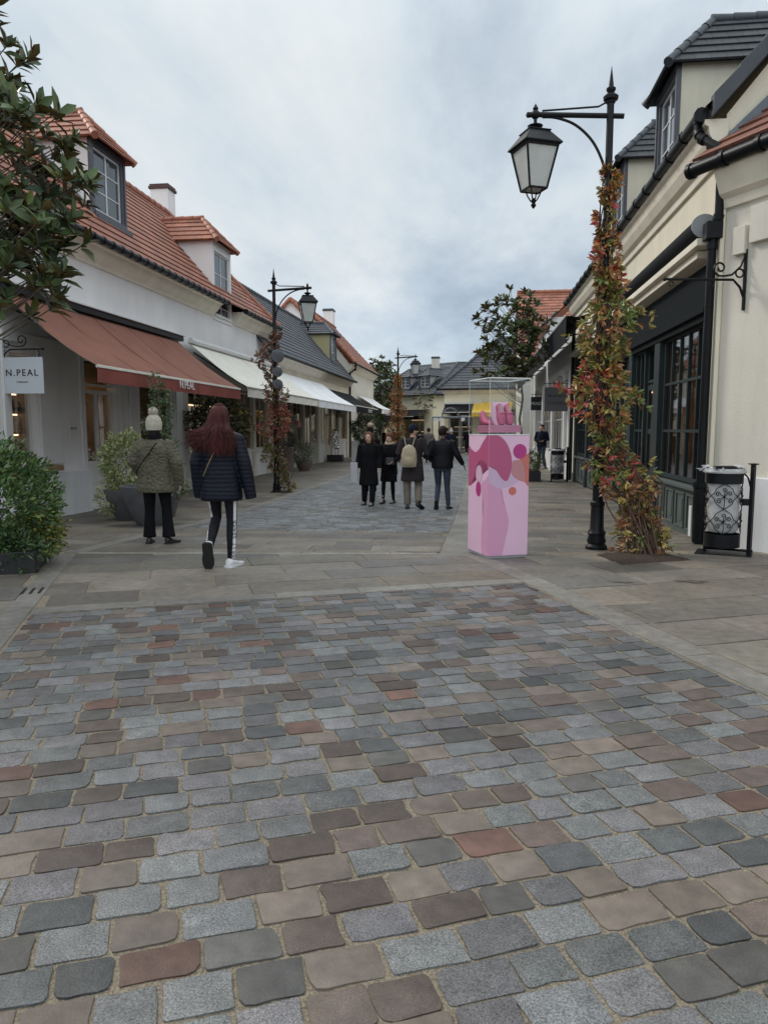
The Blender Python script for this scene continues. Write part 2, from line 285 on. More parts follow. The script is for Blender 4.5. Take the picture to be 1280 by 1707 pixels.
# ------------------------------------------------------------------ building kit
def roofquad(m, p0, p1, p2, p3, ch=.3, th=.03, mi=0, u0=0):
    p0, p1, p2, p3 = V(p0), V(p1), V(p2), V(p3)
    ax = (p1 - p0).normalized(); nrm = (p1 - p0).cross(p3 - p0)
    if nrm.length < 1e-6: nrm = (p1 - p0).cross(p2 - p0)
    nrm.normalize()
    if nrm.z < 0: nrm = -nrm
    up = nrm.cross(ax)
    if up.z < 0: up = -up
    n = max(1, round(abs((p3 - p0).dot(up)) / ch))
    for i in range(n):
        a, b = i / n, (i + 1) / n
        q0 = p0.lerp(p3, a); q1 = p1.lerp(p2, a); q2 = p1.lerp(p2, b); q3 = p0.lerp(p3, b)
        lo = nrm * th; hi = nrm * .004
        A = [q0 + lo, q1 + lo, q2 + hi, q3 + hi]
        fi = len(m.f); m.add(A, [(0, 1, 2, 3)], mi)
        m.uv[fi] = [((p - p0).dot(ax) + (i % 2) * 0 + u0, (p - p0).dot(up) * (ch * n) / max(1e-6, (p3 - p0).dot(up)) if 0 else i * .3 + (.0 if k < 2 else .3)) for k, p in enumerate([q0, q1, q2, q3])]
        fi = len(m.f); m.add([q0 - nrm * .01, q1 - nrm * .01, q1 + lo, q0 + lo], [(0, 1, 2, 3)], mi); m.uv[fi] = [(((p - p0).dot(ax)) + u0, i * .3 + .01) for p in (q0, q1, q1, q0)]
    m.quad(p0 - nrm * .03, p1 - nrm * .03, p2 - nrm * .03, p3 - nrm * .03, mi)
def ridge(m, a, b, r=.11, seg=.42, mi=0):
    a, b = V(a), V(b); n = max(1, round((b - a).length / seg)); t = (b - a).normalized()
    for i in range(n):
        p = a.lerp(b, i / n); q = a.lerp(b, (i + 1) / n) + t * .03
        m.tube([p, q], [r * 1.12, r * .92], 10, mi)
def gutter(m, pts, r=.075, mi=0, clip=.5):
    m.tube(pts, r, 10, mi)
    a, b = V(pts[0]), V(pts[-1]); n = max(1, int((b - a).length / clip)); t = (b - a).normalized()
    for i in range(n + 1):
        p = a.lerp(b, i / n); m.tube([p - t * .03, p + t * .03], r * 1.2, 10, mi)
def profile(m, sd, s0, s1, prof, mi=0):
    m.loft([[sd(s0, d, z) for d, z in prof], [sd(s1, d, z) for d, z in prof]], mi)
def wallface(m, sd, s0, s1, z0, z1, d, ops=(), rev=.18, mi=0):
    ss = sorted({s0, s1, *[o[0] for o in ops], *[o[1] for o in ops]}); zs = sorted({z0, z1, *[o[2] for o in ops], *[o[3] for o in ops]})
    for i in range(len(ss) - 1):
        for j in range(len(zs) - 1):
            c, h = (ss[i] + ss[i + 1]) / 2, (zs[j] + zs[j + 1]) / 2
            if any(o[0] < c < o[1] and o[2] < h < o[3] for o in ops): continue
            m.quad(sd(ss[i], d, zs[j]), sd(ss[i + 1], d, zs[j]), sd(ss[i + 1], d, zs[j + 1]), sd(ss[i], d, zs[j + 1]), mi)
    for a, b, c, e in ops:
        m.quad(sd(a, d, c), sd(a, d + rev, c), sd(a, d + rev, e), sd(a, d, e), mi); m.quad(sd(b, d, c), sd(b, d + rev, c), sd(b, d + rev, e), sd(b, d, e), mi)
        m.quad(sd(a, d, e), sd(b, d, e), sd(b, d + rev, e), sd(a, d + rev, e), mi); m.quad(sd(a, d, c), sd(b, d, c), sd(b, d + rev, c), sd(a, d + rev, c), mi)
def window(sd, par, s0, s1, z0, z1, d, nx, nz, fm, gm=None, fw=.05, bw=.025, name='window', th=.05, mid=True, label=None):
    m = M()
    for a, b, c, e in ((s0, s0 + fw, z0, z1), (s1 - fw, s1, z0, z1), (s0 + fw, s1 - fw, z0, z0 + fw), (s0 + fw, s1 - fw, z1 - fw, z1)): sd.box(m, a, b, d, d + th, c, e)
    for i in range(1, nx):
        x = s0 + (s1 - s0) * i / nx; bb = bw * (2 if mid and nx % 2 == 0 and i == nx // 2 else 1); sd.box(m, x - bb / 2, x + bb / 2, d + .006, d + th - .006, z0 + fw, z1 - fw)
    for j in range(1, nz):
        z = z0 + (z1 - z0) * j / nz; sd.box(m, s0 + fw, s1 - fw, d + .009, d + th - .009, z - bw / 2, z + bw / 2)
    o = m.build(name, fm, par, label=label)
    g = M(); sd.box(g, s0 + fw * .5, s1 - fw * .5, d + th * .45, d + th * .6, z0 + fw * .5, z1 - fw * .5); g.build('pane', gm or m_glass, o, world=False)
    return o
def interior(sd, par, s0, s1, z0, z1, d0, dep, shelves=3, wm=None, lamps=True, things=True, seed=1, cm=None, lm=None):
    r = random.Random(seed); m = M(); wm = wm or m_warm
    m.quad(sd(s0, d0 + dep, z0), sd(s1, d0 + dep, z0), sd(s1, d0 + dep, z1), sd(s0, d0 + dep, z1), 0)
    m.quad(sd(s0, d0, z0), sd(s1, d0, z0), sd(s1, d0 + dep, z0), sd(s0, d0 + dep, z0), 1)
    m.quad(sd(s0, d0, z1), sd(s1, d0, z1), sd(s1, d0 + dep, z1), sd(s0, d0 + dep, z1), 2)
    m.quad(sd(s0, d0, z0), sd(s0, d0 + dep, z0), sd(s0, d0 + dep, z1), sd(s0, d0, z1), 0)
    m.quad(sd(s1, d0, z0), sd(s1, d0 + dep, z0), sd(s1, d0 + dep, z1), sd(s1, d0, z1), 0)
    cols = cm or [m_wood, m_whiteshop, m_dark, m_red_val, m_letterg]
    for k in range(shelves):
        z = z0 + (z1 - z0) * (k + .5) / shelves
        sd.box(m, s0 + .02, s1 - .02, d0 + dep - .34, d0 + dep - .02, z - .02, z + .015, 1)
        if lamps: sd.box(m, s0 + .06, s1 - .06, d0 + dep - .06, d0 + dep - .04, z - .06, z - .035, 3)
        if things:
            x = s0 + .1
            while x < s1 - .25:
                ww = r.uniform(.12, .3); hh = r.uniform(.06, .26)
                sd.box(m, x, x + ww, d0 + dep - .3, d0 + dep - .08, z + .016, z + .016 + hh, 4 + r.randrange(len(cols))); x += ww + r.uniform(.04, .16)
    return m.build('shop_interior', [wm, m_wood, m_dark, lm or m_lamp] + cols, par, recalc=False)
def downpipe(par, pts, r=.05, name='downpipe'):
    m = M(); m.tube(pts, r, 12)
    for i in range(len(pts)):
        p = V(pts[i]); q = V(pts[min(i + 1, len(pts) - 1)]) if i < len(pts) - 1 else V(pts[i - 1]); t = (q - p).normalized(); m.tube([p, p + t * .07], r * 1.25, 12)
    return m.build(name, m_gutter, par, smooth=True)
def awning(par, sd, s0, s1, d0, zt, dl, zl, vh, cm, vm, under=None, name='awning', seams=3, cass=None, thick=.012, arms=True, barm=None, label=None):
    m = M(); n = 6; k = 24
    pts = []
    for j in range(n + 1):
        t = j / n; d = d0 + (dl - d0) * t; z = zt + (zl - zt) * t - .075 * math.sin(math.pi * t); pts.append((d, z))
    ring = [[sd(s0 + (s1 - s0) * i / k, d, z + ((.010 * math.sin(i * 2.1 + s0) + .012 * math.sin(i * .9 + j)) if 0 < j < n else 0)) for i in range(k + 1)] for j, (d, z) in enumerate(pts)]
    for j in range(n):
        for i in range(k):
            m.quad(ring[j][i], ring[j][i + 1], ring[j + 1][i + 1], ring[j + 1][i], 0)
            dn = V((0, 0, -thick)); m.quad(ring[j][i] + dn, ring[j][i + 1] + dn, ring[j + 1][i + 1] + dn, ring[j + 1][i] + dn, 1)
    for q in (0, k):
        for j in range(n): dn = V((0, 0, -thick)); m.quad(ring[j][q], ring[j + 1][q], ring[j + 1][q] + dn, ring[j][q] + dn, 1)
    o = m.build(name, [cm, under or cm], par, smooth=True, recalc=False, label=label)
    for i in range(1, seams + 1):
        sm_ = M(); q = s0 + (s1 - s0) * i / (seams + 1)
        for j in range(n): sm_.hexa([sd(q - .009, pts[j][0], pts[j][1] + .003), sd(q + .009, pts[j][0], pts[j][1] + .003), sd(q + .009, pts[j + 1][0], pts[j + 1][1] + .003), sd(q - .009, pts[j + 1][0], pts[j + 1][1] + .003), sd(q - .009, pts[j][0], pts[j][1] + .012), sd(q + .009, pts[j][0], pts[j][1] + .012), sd(q + .009, pts[j + 1][0], pts[j + 1][1] + .012), sd(q - .009, pts[j + 1][0], pts[j + 1][1] + .012)])
        sm_.build('seam', vm, o, world=False)
    v = M(); cuts = [s0 + (s1 - s0) * i / (seams + 1) for i in range(seams + 2)]
    for i in range(seams + 1):
        a, b = cuts[i] + (.012 if i else 0), cuts[i + 1] - (.012 if i < seams else 0); kk = 8
        for q in range(kk):
            x0, x1 = a + (b - a) * q / kk, a + (b - a) * (q + 1) / kk; w0, w1 = .012 * math.sin(x0 * 5), .012 * math.sin(x1 * 5)
            v.hexa([sd(x0, dl + w0, zl - vh), sd(x1, dl + w1, zl - vh), sd(x1, dl + w1 + .008, zl - vh), sd(x0, dl + w0 + .008, zl - vh), sd(x0, dl, zl - .02), sd(x1, dl, zl - .02), sd(x1, dl + .008, zl - .02), sd(x0, dl + .008, zl - .02)])
    v.build('valance', vm, o, world=False)
    b = M(); sd.box(b, s0, s1, dl - .015, dl + .035, zl - .035, zl + .012)
    b.build('front_bar', barm or m_cream_aw, o, world=False, bevel=.006)
    if arms:
        for q in (s0 + .25, (s0 + s1) / 2, s1 - .25):
            a = M(); a.tube([sd(q, d0 - .05, zt - .25), sd(q + .5 * (1 if q < s1 - 1 else -1), (d0 + dl) / 2, (zt + zl) / 2 - .22), sd(q, dl + .03, zl - .04)], .02, 6)
            a.build('folding_arm', m_gutter, o, world=False)
    if cass:
        c = M(); c.tube([sd(s0 - .03, d0 - .09, zt + .04), sd(s1 + .03, d0 - .09, zt + .04)], cass, 12); c.build('cassette', m_gutter if cm == m_black_aw else m_winwhite, o, world=False, smooth=True)
    return o
def dormer(par, sd, s0, s1, df, zb, ze, zr, roof, fr, cheek, rm, ridm, pitch, surround, wz, over=.16, base_m=None, nx=2, nz=3):
    """window in a small roof; df depth of the front, zr ridge height, pitch(z)->depth of main roof"""
    db = pitch(ze) + .2; c = (s0 + s1) / 2
    w0, w1 = wz; a, b = s0 + .14, s1 - .14
    m = M(); wallface(m, sd, s0, s1, zb, ze, df, [(a, b, w0, w1)], .1, 1)
    for q in (s0, s1):
        m.poly([sd(q, df, zb), sd(q, pitch(zb) + .15, zb), sd(q, db, ze), sd(q, df, ze)], 0)
    m.quad(sd(s0, df, ze), sd(s1, df, ze), sd(s1, db, ze), sd(s0, db, ze), 0)
    dm = m.build('dormer', [cheek, surround], par, recalc=False)
    f = M()
    if surround is m_surround:
        for q0, q1 in ((s0 - .012, s0 + .055), (s1 - .055, s1 + .012)): sd.box(f, q0, q1, df - .03, df + .05, zb - .02, ze)
        sd.box(f, s0 + .056, s1 - .056, df - .03, df - .002, ze - .1, ze); sd.box(f, s0 + .056, s1 - .056, df - .05, df - .002, zb, zb + .1)
        sd.box(f, s0 - .02, s1 + .02, df - .16, df + .3, zb - .14, zb - .021)
    else:
        sd.box(f, a - .05, b + .05, df - .05, df - .002, w0 - .07, w0 - .003)
    f.build('surround', surround if surround is m_surround else m_winwhite, dm, world=False)
    wd = window(sd, dm, a, b, w0, w1, df + .05, nx, nz, m_winwhite, m_dglass)
    wd.matrix_parent_inverse = Matrix.Identity(4)
    r = M(); e0, e1, ef = s0 - over, s1 + over, df - over - .05; zz = ze - .06; hip = df + (zr - ze) * .75
    dr = pitch(zr) + .25; dback = pitch(zz) + .25
    roofquad(r, sd(e0, ef, zz), sd(e1, ef, zz), sd(c, hip, zr), sd(c, hip, zr), .24)
    roofquad(r, sd(e0, dback, zz), sd(e0, ef, zz), sd(c, hip, zr), sd(c, dr, zr), .24)
    roofquad(r, sd(e1, ef, zz), sd(e1, dback, zz), sd(c, dr, zr), sd(c, hip, zr), .24)
    ro = r.build('dormer_roof', [rm], dm, world=False, recalc=False)
    h = M()
    for p in (sd(e0, ef, zz), sd(e1, ef, zz)): ridge(h, p, sd(c, hip, zr), .075, .3)
    ridge(h, sd(c, hip - .05, zr), sd(c, dr, zr), .085, .35)
    h.build('hip_tiles', ridm, dm, world=False, smooth=True)
    for q, o in ((s0, -1), (s1, 1)):
        fl = M()
        A = [sd(q, pitch(zb), zb + .03), sd(q, pitch(ze), ze + .03), sd(q + .12 * o, pitch(ze), ze + .03), sd(q + .12 * o, pitch(zb), zb + .03)]
        fl.add([p + V((0, 0, -.05)) for p in A] + [p + V((0, 0, .03)) for p in A], [(0, 3, 2, 1), (4, 5, 6, 7), (0, 1, 5, 4), (1, 2, 6, 5), (2, 3, 7, 6), (3, 0, 4, 7)])
        fl.build('flashing', m_zinc, dm, world=False)
    return dm
def chimney(par, x, y, z0, z1, wx, wy, m0, cap):
    m = M(); m.box(x - wx / 2, y - wy / 2, z0, x + wx / 2, y + wy / 2, z1, 0); m.box(x - wx / 2 - .05, y - wy / 2 - .05, z1, x + wx / 2 + .05, y + wy / 2 + .05, z1 + .09, 1)
    m.box(x - wx / 2 - .02, y - wy / 2 - .02, z1 + .09, x + wx / 2 + .02, y + wy / 2 + .02, z1 + .16, 1)
    return m.build('chimney', [m0, cap], par, bevel=.01)
# ------------------------------------------------------------------ ground
def clip(poly, zone):
    area = sum(zone[i][0] * zone[(i + 1) % len(zone)][1] - zone[(i + 1) % len(zone)][0] * zone[i][1] for i in range(len(zone)))
    sg = 1 if area > 0 else -1
    for i in range(len(zone)):
        ax, ay = zone[i]; bx, by = zone[(i + 1) % len(zone)]; ex, ey = bx - ax, by - ay; out_ = []
        dist = lambda p: sg * (ex * (p[1] - ay) - ey * (p[0] - ax))
        for k in range(len(poly)):
            p, q = poly[k], poly[(k + 1) % len(poly)]; dp, dq = dist(p), dist(q)
            if dp >= 0: out_.append(p)
            if (dp >= 0) != (dq >= 0): t = dp / (dp - dq); out_.append((p[0] + (q[0] - p[0]) * t, p[1] + (q[1] - p[1]) * t))
        poly = out_
        if len(poly) < 3: return []
    return poly
def parea(p): return abs(sum(p[i][0] * p[(i + 1) % len(p)][1] - p[(i + 1) % len(p)][0] * p[i][1] for i in range(len(p)))) / 2
class Stones:
    def __init__(s): s.v = []; s.f = []; s.c = []; s.k = []
    def stone(s, poly, gap, rc, inset, h, dome, col, spk, jit=0, mids=True, tilt=0):
        n = len(poly); cx_ = sum(p[0] for p in poly) / n; cy_ = sum(p[1] for p in poly) / n
        o = []
        for i in range(n):
            p0, p1, p2 = V(poly[i - 1]), V(poly[i]), V(poly[(i + 1) % n])
            a, b = (p0 - p1), (p2 - p1); la, lb = a.length, b.length
            if la < 1e-4 or lb < 1e-4: continue
            ra, rb = min(rc, la * .42), min(rc, lb * .42)
            A, B = p1 + a / la * ra, p1 + b / lb * rb
            if rc > 0:
                fr = rnd.choice((.35, .6, .8, 1, 1, 1.2, 1.9)); A, B = p1 + (A - p1) * fr, p1 + (B - p1) * fr; o += [A, (A + B) * .25 + p1 * .5, B]
            else: o.append(p1)
            if mids: o.append(p1 + b * .5 + V((rnd.gauss(0, jit), rnd.gauss(0, jit))))
        c = V((cx_, cy_)); k = len(o)
        if k < 3: return
        if jit: o = [p + V((rnd.gauss(0, jit), rnd.gauss(0, jit))) * .6 for p in o]
        sh = lambda p, q: (p - c) * max(.3, 1 - q / max(.02, (p - c).length)) + c
        g1 = [sh(p, gap / 2) for p in o]; g2 = [sh(p, gap / 2 + inset) for p in o]; g3 = [sh(p, gap / 2 + inset * 2.6) for p in o]
        tx, ty = rnd.gauss(0, tilt), rnd.gauss(0, tilt); z = lambda p, d: gz(p.y) + d + (p.x - cx_) * tx + (p.y - cy_) * ty
        b0 = len(s.v)
        s.v += [(p.x, p.y, gz(p.y) - .02) for p in g1] + [(p.x, p.y, z(p, h - inset * .75)) for p in g1] + [(p.x, p.y, z(p, h - .0015)) for p in g2]
        rings = 3
        if dome: s.v += [(p.x, p.y, z(p, h + dome * .8)) for p in g3]; rings = 4
        for r_ in range(rings - 1):
            for i in range(k): j = (i + 1) % k; s.f.append((b0 + r_ * k + i, b0 + r_ * k + j, b0 + (r_ + 1) * k + j, b0 + (r_ + 1) * k + i))
        s.f.append(tuple(range(b0 + (rings - 1) * k, b0 + rings * k)))
        nv = rings * k; s.c += [(*col, 1)] * nv; s.k += [spk] * nv
    def build(s, name, label=None):
        me = bpy.data.meshes.new(name); me.from_pydata(s.v, [], s.f); me.materials.append(m_stones)
        a = me.color_attributes.new('Col', 'FLOAT_COLOR', 'POINT'); a.data.foreach_set('color', np.array(s.c, dtype=np.float32).ravel())
        k = me.attributes.new('Spk', 'FLOAT', 'POINT'); k.data.foreach_set('value', np.array(s.k, dtype=np.float32))
        b = bmesh.new(); b.from_mesh(me); bmesh.ops.recalc_face_normals(b, faces=b.faces); b.to_mesh(me); b.free()
        me.shade_smooth(); me.set_sharp_from_angle(angle=R(24))
        o = bpy.data.objects.new(name, me); S.collection.objects.link(o); o['kind'] = 'structure'; return o
def hsvish(c, v=.12):
    k = .66 + rnd.uniform(-v, v); return tuple(max(.01, x * k * (1 + rnd.uniform(-.014, .014))) for x in c)
def cobcol(far=False):
    r = rnd.random()
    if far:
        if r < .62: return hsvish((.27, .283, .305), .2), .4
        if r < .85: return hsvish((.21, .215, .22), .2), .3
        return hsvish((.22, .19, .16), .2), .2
    if r < .28: return hsvish((.222, .226, .228), .20), .62
    if r < .40: return hsvish((.125, .129, .134), .25), .5
    if r < .60: return hsvish((.225, .215, .225), .18), .6
    if r < .76: return hsvish((.155, .116, .10), .25), .3
    if r < .90: return hsvish((.235, .19, .160), .18), .10
    if r < .97: return hsvish((.14, .135, .125), .2), .18
    return hsvish((.205, .112, .088), .2), .12
def flagcol():
    return (lambda c: (tuple(x * 1.14 for x in c[0]), c[1]))(flagcol_())
def flagcol_():
    r = rnd.random()
    if r < .40: return hsvish((.235, .205, .17), .18), .16
    if r < .80: return hsvish((.215, .19, .162), .18), .18
    if r < .90: return hsvish((.24, .20, .155), .12), .10
    return hsvish((.18, .17, .155), .12), .16
def tilezone(st, zone, ang, rowh, wlo, whi, colf, gap, rc, inset, h, dome=0, jit=0, tilt=0, holes=(), mids=True, rowvar=.1, org=(0, 0), minw=0):
    ca, sa = math.cos(ang), math.sin(ang); ux = (ca, sa); vx = (-sa, ca)
    pr = [((p[0] - org[0]) * ca + (p[1] - org[1]) * sa, -(p[0] - org[0]) * sa + (p[1] - org[1]) * ca) for p in zone]
    u0, u1 = min(p[0] for p in pr), max(p[0] for p in pr); v0, v1 = min(p[1] for p in pr), max(p[1] for p in pr)
    v = v0
    while v < v1:
        hh = rowh * (1 + rnd.uniform(-rowvar, rowvar)); u = u0 - rnd.uniform(0, whi)
        while u < u1:
            ww = rnd.uniform(wlo, whi); j = lambda: rnd.gauss(0, jit * 1.6)
            q = [(u + j(), v + j()), (u + ww + j(), v + j()), (u + ww + j(), v + hh + j()), (u + j(), v + hh + j())]
            q = [(org[0] + a * ux[0] + b * vx[0], org[1] + a * ux[1] + b * vx[1]) for a, b in q]
            u += ww
            q = clip(q, zone)
            if len(q) < 3 or parea(q) < .12 * rowh * wlo: continue
            c = (sum(p[0] for p in q) / len(q), sum(p[1] for p in q) / len(q))
            if any(inside(c, hl) for hl in holes): continue
            col, spk = colf()
            st.stone(q, gap, rc, inset, h + rnd.gauss(0, .0012), dome, col, spk, jit * rnd.choice((.6, 1, 1, 1.4, 2.4)), mids, tilt)
        v += hh
def inside(p, poly):
    r = False
    for i in range(len(poly)):
        a, b = poly[i], poly[i - 1]
        if (a[1] > p[1]) != (b[1] > p[1]) and p[0] < (b[0] - a[0]) * (p[1] - a[1]) / (b[1] - a[1]) + a[0]: r = not r
    return r
g = M(); ys = [-30, -10, 0, 4] + [7 + .5 * i for i in range(17)] + [20, 30, 50, 80, 150, 400, 900]
xs = [-700, -60, -12, -6, 0, 6, 12, 60, 700]
g.v = [(x, y, gz(y) - .0065) for y in ys for x in xs]; k = len(xs)
g.f = [(j * k + i, j * k + i + 1, (j + 1) * k + i + 1, (j + 1) * k + i) for j in range(len(ys) - 1) for i in range(k - 1)]; g.mi = [0] * len(g.f)
o = g.build('ground', m_sand); o['kind'] = 'structure'
A = R(23.4)
lin = lambda Y: -3.18 - .434 * (Y - 4.42)
lout = lambda Y: -3.78 - .434 * (Y - 5.34)
rin = lambda Y: .82 - .40 * (Y - 6.12)
rout = lambda Y: 1.07 - .41 * (Y - 6.12)
nb = lambda X: 5.38 + .437 * (X + 3.54)       # near edge of the border band
fb = lambda X: 8.15 + .145 * (X + 4.8)        # far border band
def meet(fx, fy):
    y = 5.0
    for _ in range(60): y = fy(fx(y))
    return (fx(y), y)
st = Stones()
nbo = lambda X: nb(X) - .02
z1 = [(lin(-1.5) + .02, -1.5), (rin(-1.5) - .02, -1.5), meet(lambda y: rin(y) - .02, nbo), meet(lambda y: lin(y) + .02, nbo)]
tilezone(st, z1, A, .150, .155, .24, cobcol, .015, .019, .0032, .0006, 0, .0017, .012, rowvar=.06)
st.build('cobbled_street')
st = Stones()
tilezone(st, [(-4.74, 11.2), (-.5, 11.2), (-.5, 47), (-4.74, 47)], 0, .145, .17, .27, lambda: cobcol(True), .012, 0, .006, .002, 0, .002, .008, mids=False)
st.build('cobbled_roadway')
st = Stones()
band = lambda off: (lambda X: nb(X) + off)
tilezone(st, [meet(lin, band(.22)), meet(rin, band(.22)), meet(lambda y: rin(y), fb), meet(lambda y: lin(y), fb)], A, .50, .6, 1.35, flagcol, .017, .012, .005, .001, 0, .003, .002)
tilezone(st, [(-4.74, fb(-4.74) + .12), (-.5, fb(-.5) + .12), (-.5, 11.2), (-4.74, 11.2)], R(4), .42, .6, 1.2, flagcol, .016, .01, .005, .001, 0, .003, .002)
st.build('flagstone_crossing')
pit = [(1.36, 9.02), (1.52, 8.22), (2.42, 8.72), (2.12, 9.56)]
st = Stones()
tilezone(st, [(rout(-2), -2), (14, -2), (14, 8.84), (rout(8.84), 8.84)], A, .62, .7, 1.5, flagcol, .017, .015, .005, .002, 0, .004, .002, holes=[pit])
tilezone(st, [(-.12, 8.84), (9, 8.84), (9, 24), (-.12, 24)], 0, .40, .5, 1.05, flagcol, .016, .012, .005, .001, 0, .003, .002, holes=[pit])
tilezone(st, [(-.12, 24), (3.3, 24), (3.3, 90), (-.12, 90)], 0, .8, .6, 1.6, flagcol, .012, 0, .005, .001, 0, .003, .001, mids=False)
st.build('right_pavement')
st = Stones()
tilezone(st, [(lout(-2), -2), (-14, -2), (-14, 8.1), (lout(8.1), 8.1)], A, .60, .7, 1.4, flagcol, .017, .015, .005, .002, 0, .003, .002)
tilezone(st, [(-5.0, 8.1), (-14, 8.1), (-14, 24), (-5.0, 24)], 0, .42, .5, 1.1, flagcol, .016, .012, .005, .001, 0, .003, .002)
tilezone(st, [(-5.0, 24), (-14, 24), (-14, 90), (-5.0, 90)], 0, .8, .8, 1.8, flagcol, .012, 0, .005, .001, 0, .003, .001, mids=False)
tilezone(st, [(-5.0, 47), (-.12, 47), (-.12, 90), (-5.0, 90)], 0, .8, .8, 1.8, flagcol, .012, 0, .005, .001, 0, .003, .001, mids=False)
st.build('left_pavement')
st = Stones()
sc_ = lambda: (hsvish((.31, .29, .26), .08), .30)
def strip(p, q, w_, sl=1.0, col=sc_):
    p, q = V(p), V(q); t = (q - p); L_ = t.length; t /= L_; n_ = V((-t.y, t.x)); x = 0
    while x < L_:
        y = min(L_, x + sl * rnd.uniform(.8, 1.2)); a, b = p + t * x, p + t * y; x = y; c_, s_ = col()
        st.stone([tuple(a), tuple(b), tuple(b + n_ * w_), tuple(a + n_ * w_)], .010, 0, .005, .0015, 0, c_, s_, .001, False)
strip((rin(-1.5), -1.5), (rin(8.9), 8.9), -.235, .9)
strip((lin(-1.5), -1.5), meet(lin, fb), .20, .8)
a = meet(lin, nb); b = meet(rin, nb); strip(a, b, .20, .9)
a = meet(lin, fb); strip(a, (-.52, fb(-.5)), .11, .9, lambda: (hsvish((.42, .39, .34), .06), .1))
strip((-.49, 8.7), (-.49, 47), -.36, 1.2); strip((-4.99, 8.2), (-4.99, 47), -.24, 1.0)
st.build('granite_border')
# drain slots, soil pit, damp patches
m = M(); t = V((-.40, .917, 0)); n_ = V((.917, .40, 0))
for i in range(3):
    c = V((-4.12, 6.1, .0035)) + n_ * (.072 * i); a = c - t * .13; b = c + t * .13
    m.quad(a - n_ * .013, a + n_ * .013, b + n_ * .013, b - n_ * .013)
tag(m.build('drain_grate', m_letter), 'three dark drain slots cut in the granite border left of the cobbles', 'drain')
m = M(); ring = []; c = V((1.86, 8.88)); pts = []
for i in range(28):
    f = i / 28 * 4; a, b = V(pit[int(f)]), V(pit[(int(f) + 1) % 4]); p = a.lerp(b, f - int(f)); pts.append(p)
for s_, z in ((1, -.004), (.93, .008), (.7, .025), (.35, .04)):
    ring.append([V((c.x + (p.x - c.x) * s_, c.y + (p.y - c.y) * s_, gz(p.y) + z + rnd.gauss(0, .003))) for p in pts])
o = m.loft(ring).build('soil', m_soil, smooth=True); o['kind'] = 'structure'
m = M()
for cx_, cy_, rx_, ry_ in ((1.36, 7.22, .12, .045), (2.0, 7.35, .17, .07)):
    q = [V((cx_ + rx_ * math.cos(i / 22 * 6.283) * rnd.uniform(.45, 1.3), cy_ + ry_ * math.sin(i / 22 * 6.283) * rnd.uniform(.4, 1.3), .0075)) for i in range(22)]
    q = [V((p.x, p.y, gz(p.y) + .0075)) for p in q]; m.poly(q)
o = m.build('damp_patch', m_stain); o['kind'] = 'structure'

# ------------------------------------------------------------------ left row of shops
def frontbays(par, sd, bays, z0, zs, z1, d, fm, panelm=None, gm=None, seed=0, wm=None, nz=1, sill=True, glassd=0):
    """bays: (kind, s0, s1); 'w' window over panels, 'd' door, 'p' pilaster"""
    for k, (kind, a, b) in enumerate(bays):
        if kind == 'w':
            window(sd, par, a, b, zs, z1, d + .04, 1 + int((b - a) > 1.25), nz, fm, gm, .06, .04, mid=False)
            m = M(); sd.box(m, a, b, d + .02, d + .12, z0, zs - .06)
            n = max(1, round((b - a) / .65))
            for i in range(n):
                x0, x1 = a + (b - a) * i / n + .07, a + (b - a) * (i + 1) / n - .07
                for u0, u1, v0, v1 in ((x0, x1, z0 + .16, z0 + .185), (x0, x1, zs - .155, zs - .13), (x0, x0 + .025, z0 + .186, zs - .156), (x1 - .025, x1, z0 + .186, zs - .156)): sd.box(m, u0, u1, d, d + .019, v0, v1)
            sd.box(m, a - .02, b + .02, d - .04, d + .12, zs - .058, zs - .004)
            m.build('panel', panelm or fm, par, bevel=.004)
        elif kind == 'd':
            fr = window(sd, par, a, b, z0 + .7, z1 - .55, d + .10, 2, 1, fm, gm, .10, .16, name='door')
            m = M(); sd.box(m, a, b, d + .10, d + .15, z0 + .02, z0 + .698)
            c_ = (a + b) / 2
            for x0, x1 in ((a + .13, c_ - .1), (c_ + .1, b - .13)):
                sd.box(m, x0, x1, d + .085, d + .099, z0 + .18, z0 + .55)
            m.build('lower_panel', fm, fr, world=False, bevel=.005)
            h = M(); h.tube([sd(c_ + .06, d + .06, z0 + .95), sd(c_ + .06, d + .06, z0 + 1.15)], .012, 8); h.tube([sd(c_ + .06, d + .06, z0 + .97), sd(c_ + .06, d + .1, z0 + .97)], .008, 6); h.build('handle', m_iron, fr, world=False)
            window(sd, par, a, b, z1 - .5, z1, d + .10, 1, 1, fm, gm, .07, .04, name='transom_window')
        elif kind == 'p':
            m = M(); sd.box(m, a, b, d - .035, d + .1, z0, z1 + .04); sd.box(m, a - .02, b + .02, d - .06, d + .1, z0, z0 + .22); sd.box(m, a + .05, b - .05, d - .048, d - .034, z0 + .35, z1 - .15)
            m.build('pilaster', fm, par, bevel=.005)
    ws = [b for b in bays if b[0] != 'p']; s0, s1 = ws[0][1], ws[-1][2]
    interior(sd, par, s0, s1, z0, z1, d + .28, 1.7, 4, wm, seed=seed)
TAN = 1.15
PIT1 = lambda z: .4 * -1 + (z - 5.25) / TAN
PIT3 = lambda z: -.4 + (z - 4.3) / TAN
E_ = (-7.6, 5.25)
lb = thing('shop_building', 'white rendered shop with orange tiled roof behind the terracotta awning, near left', 'building', (-8, 12, -.15))
m = M()
ops = [(11.75, 12.55, .88, 2.78), (14.12, 15.55, -.15, 2.95), (16.6, 18.6, .7, 2.9)]
wallface(m, LEFT, 8.0, 19.1, -.25, 5.15, 0, ops, .25)
wallface(m, LEFT, 19.1, 27.3, 3.4, 5.15, 0, [(21.6, 23.2, 4.72, 5.15)])
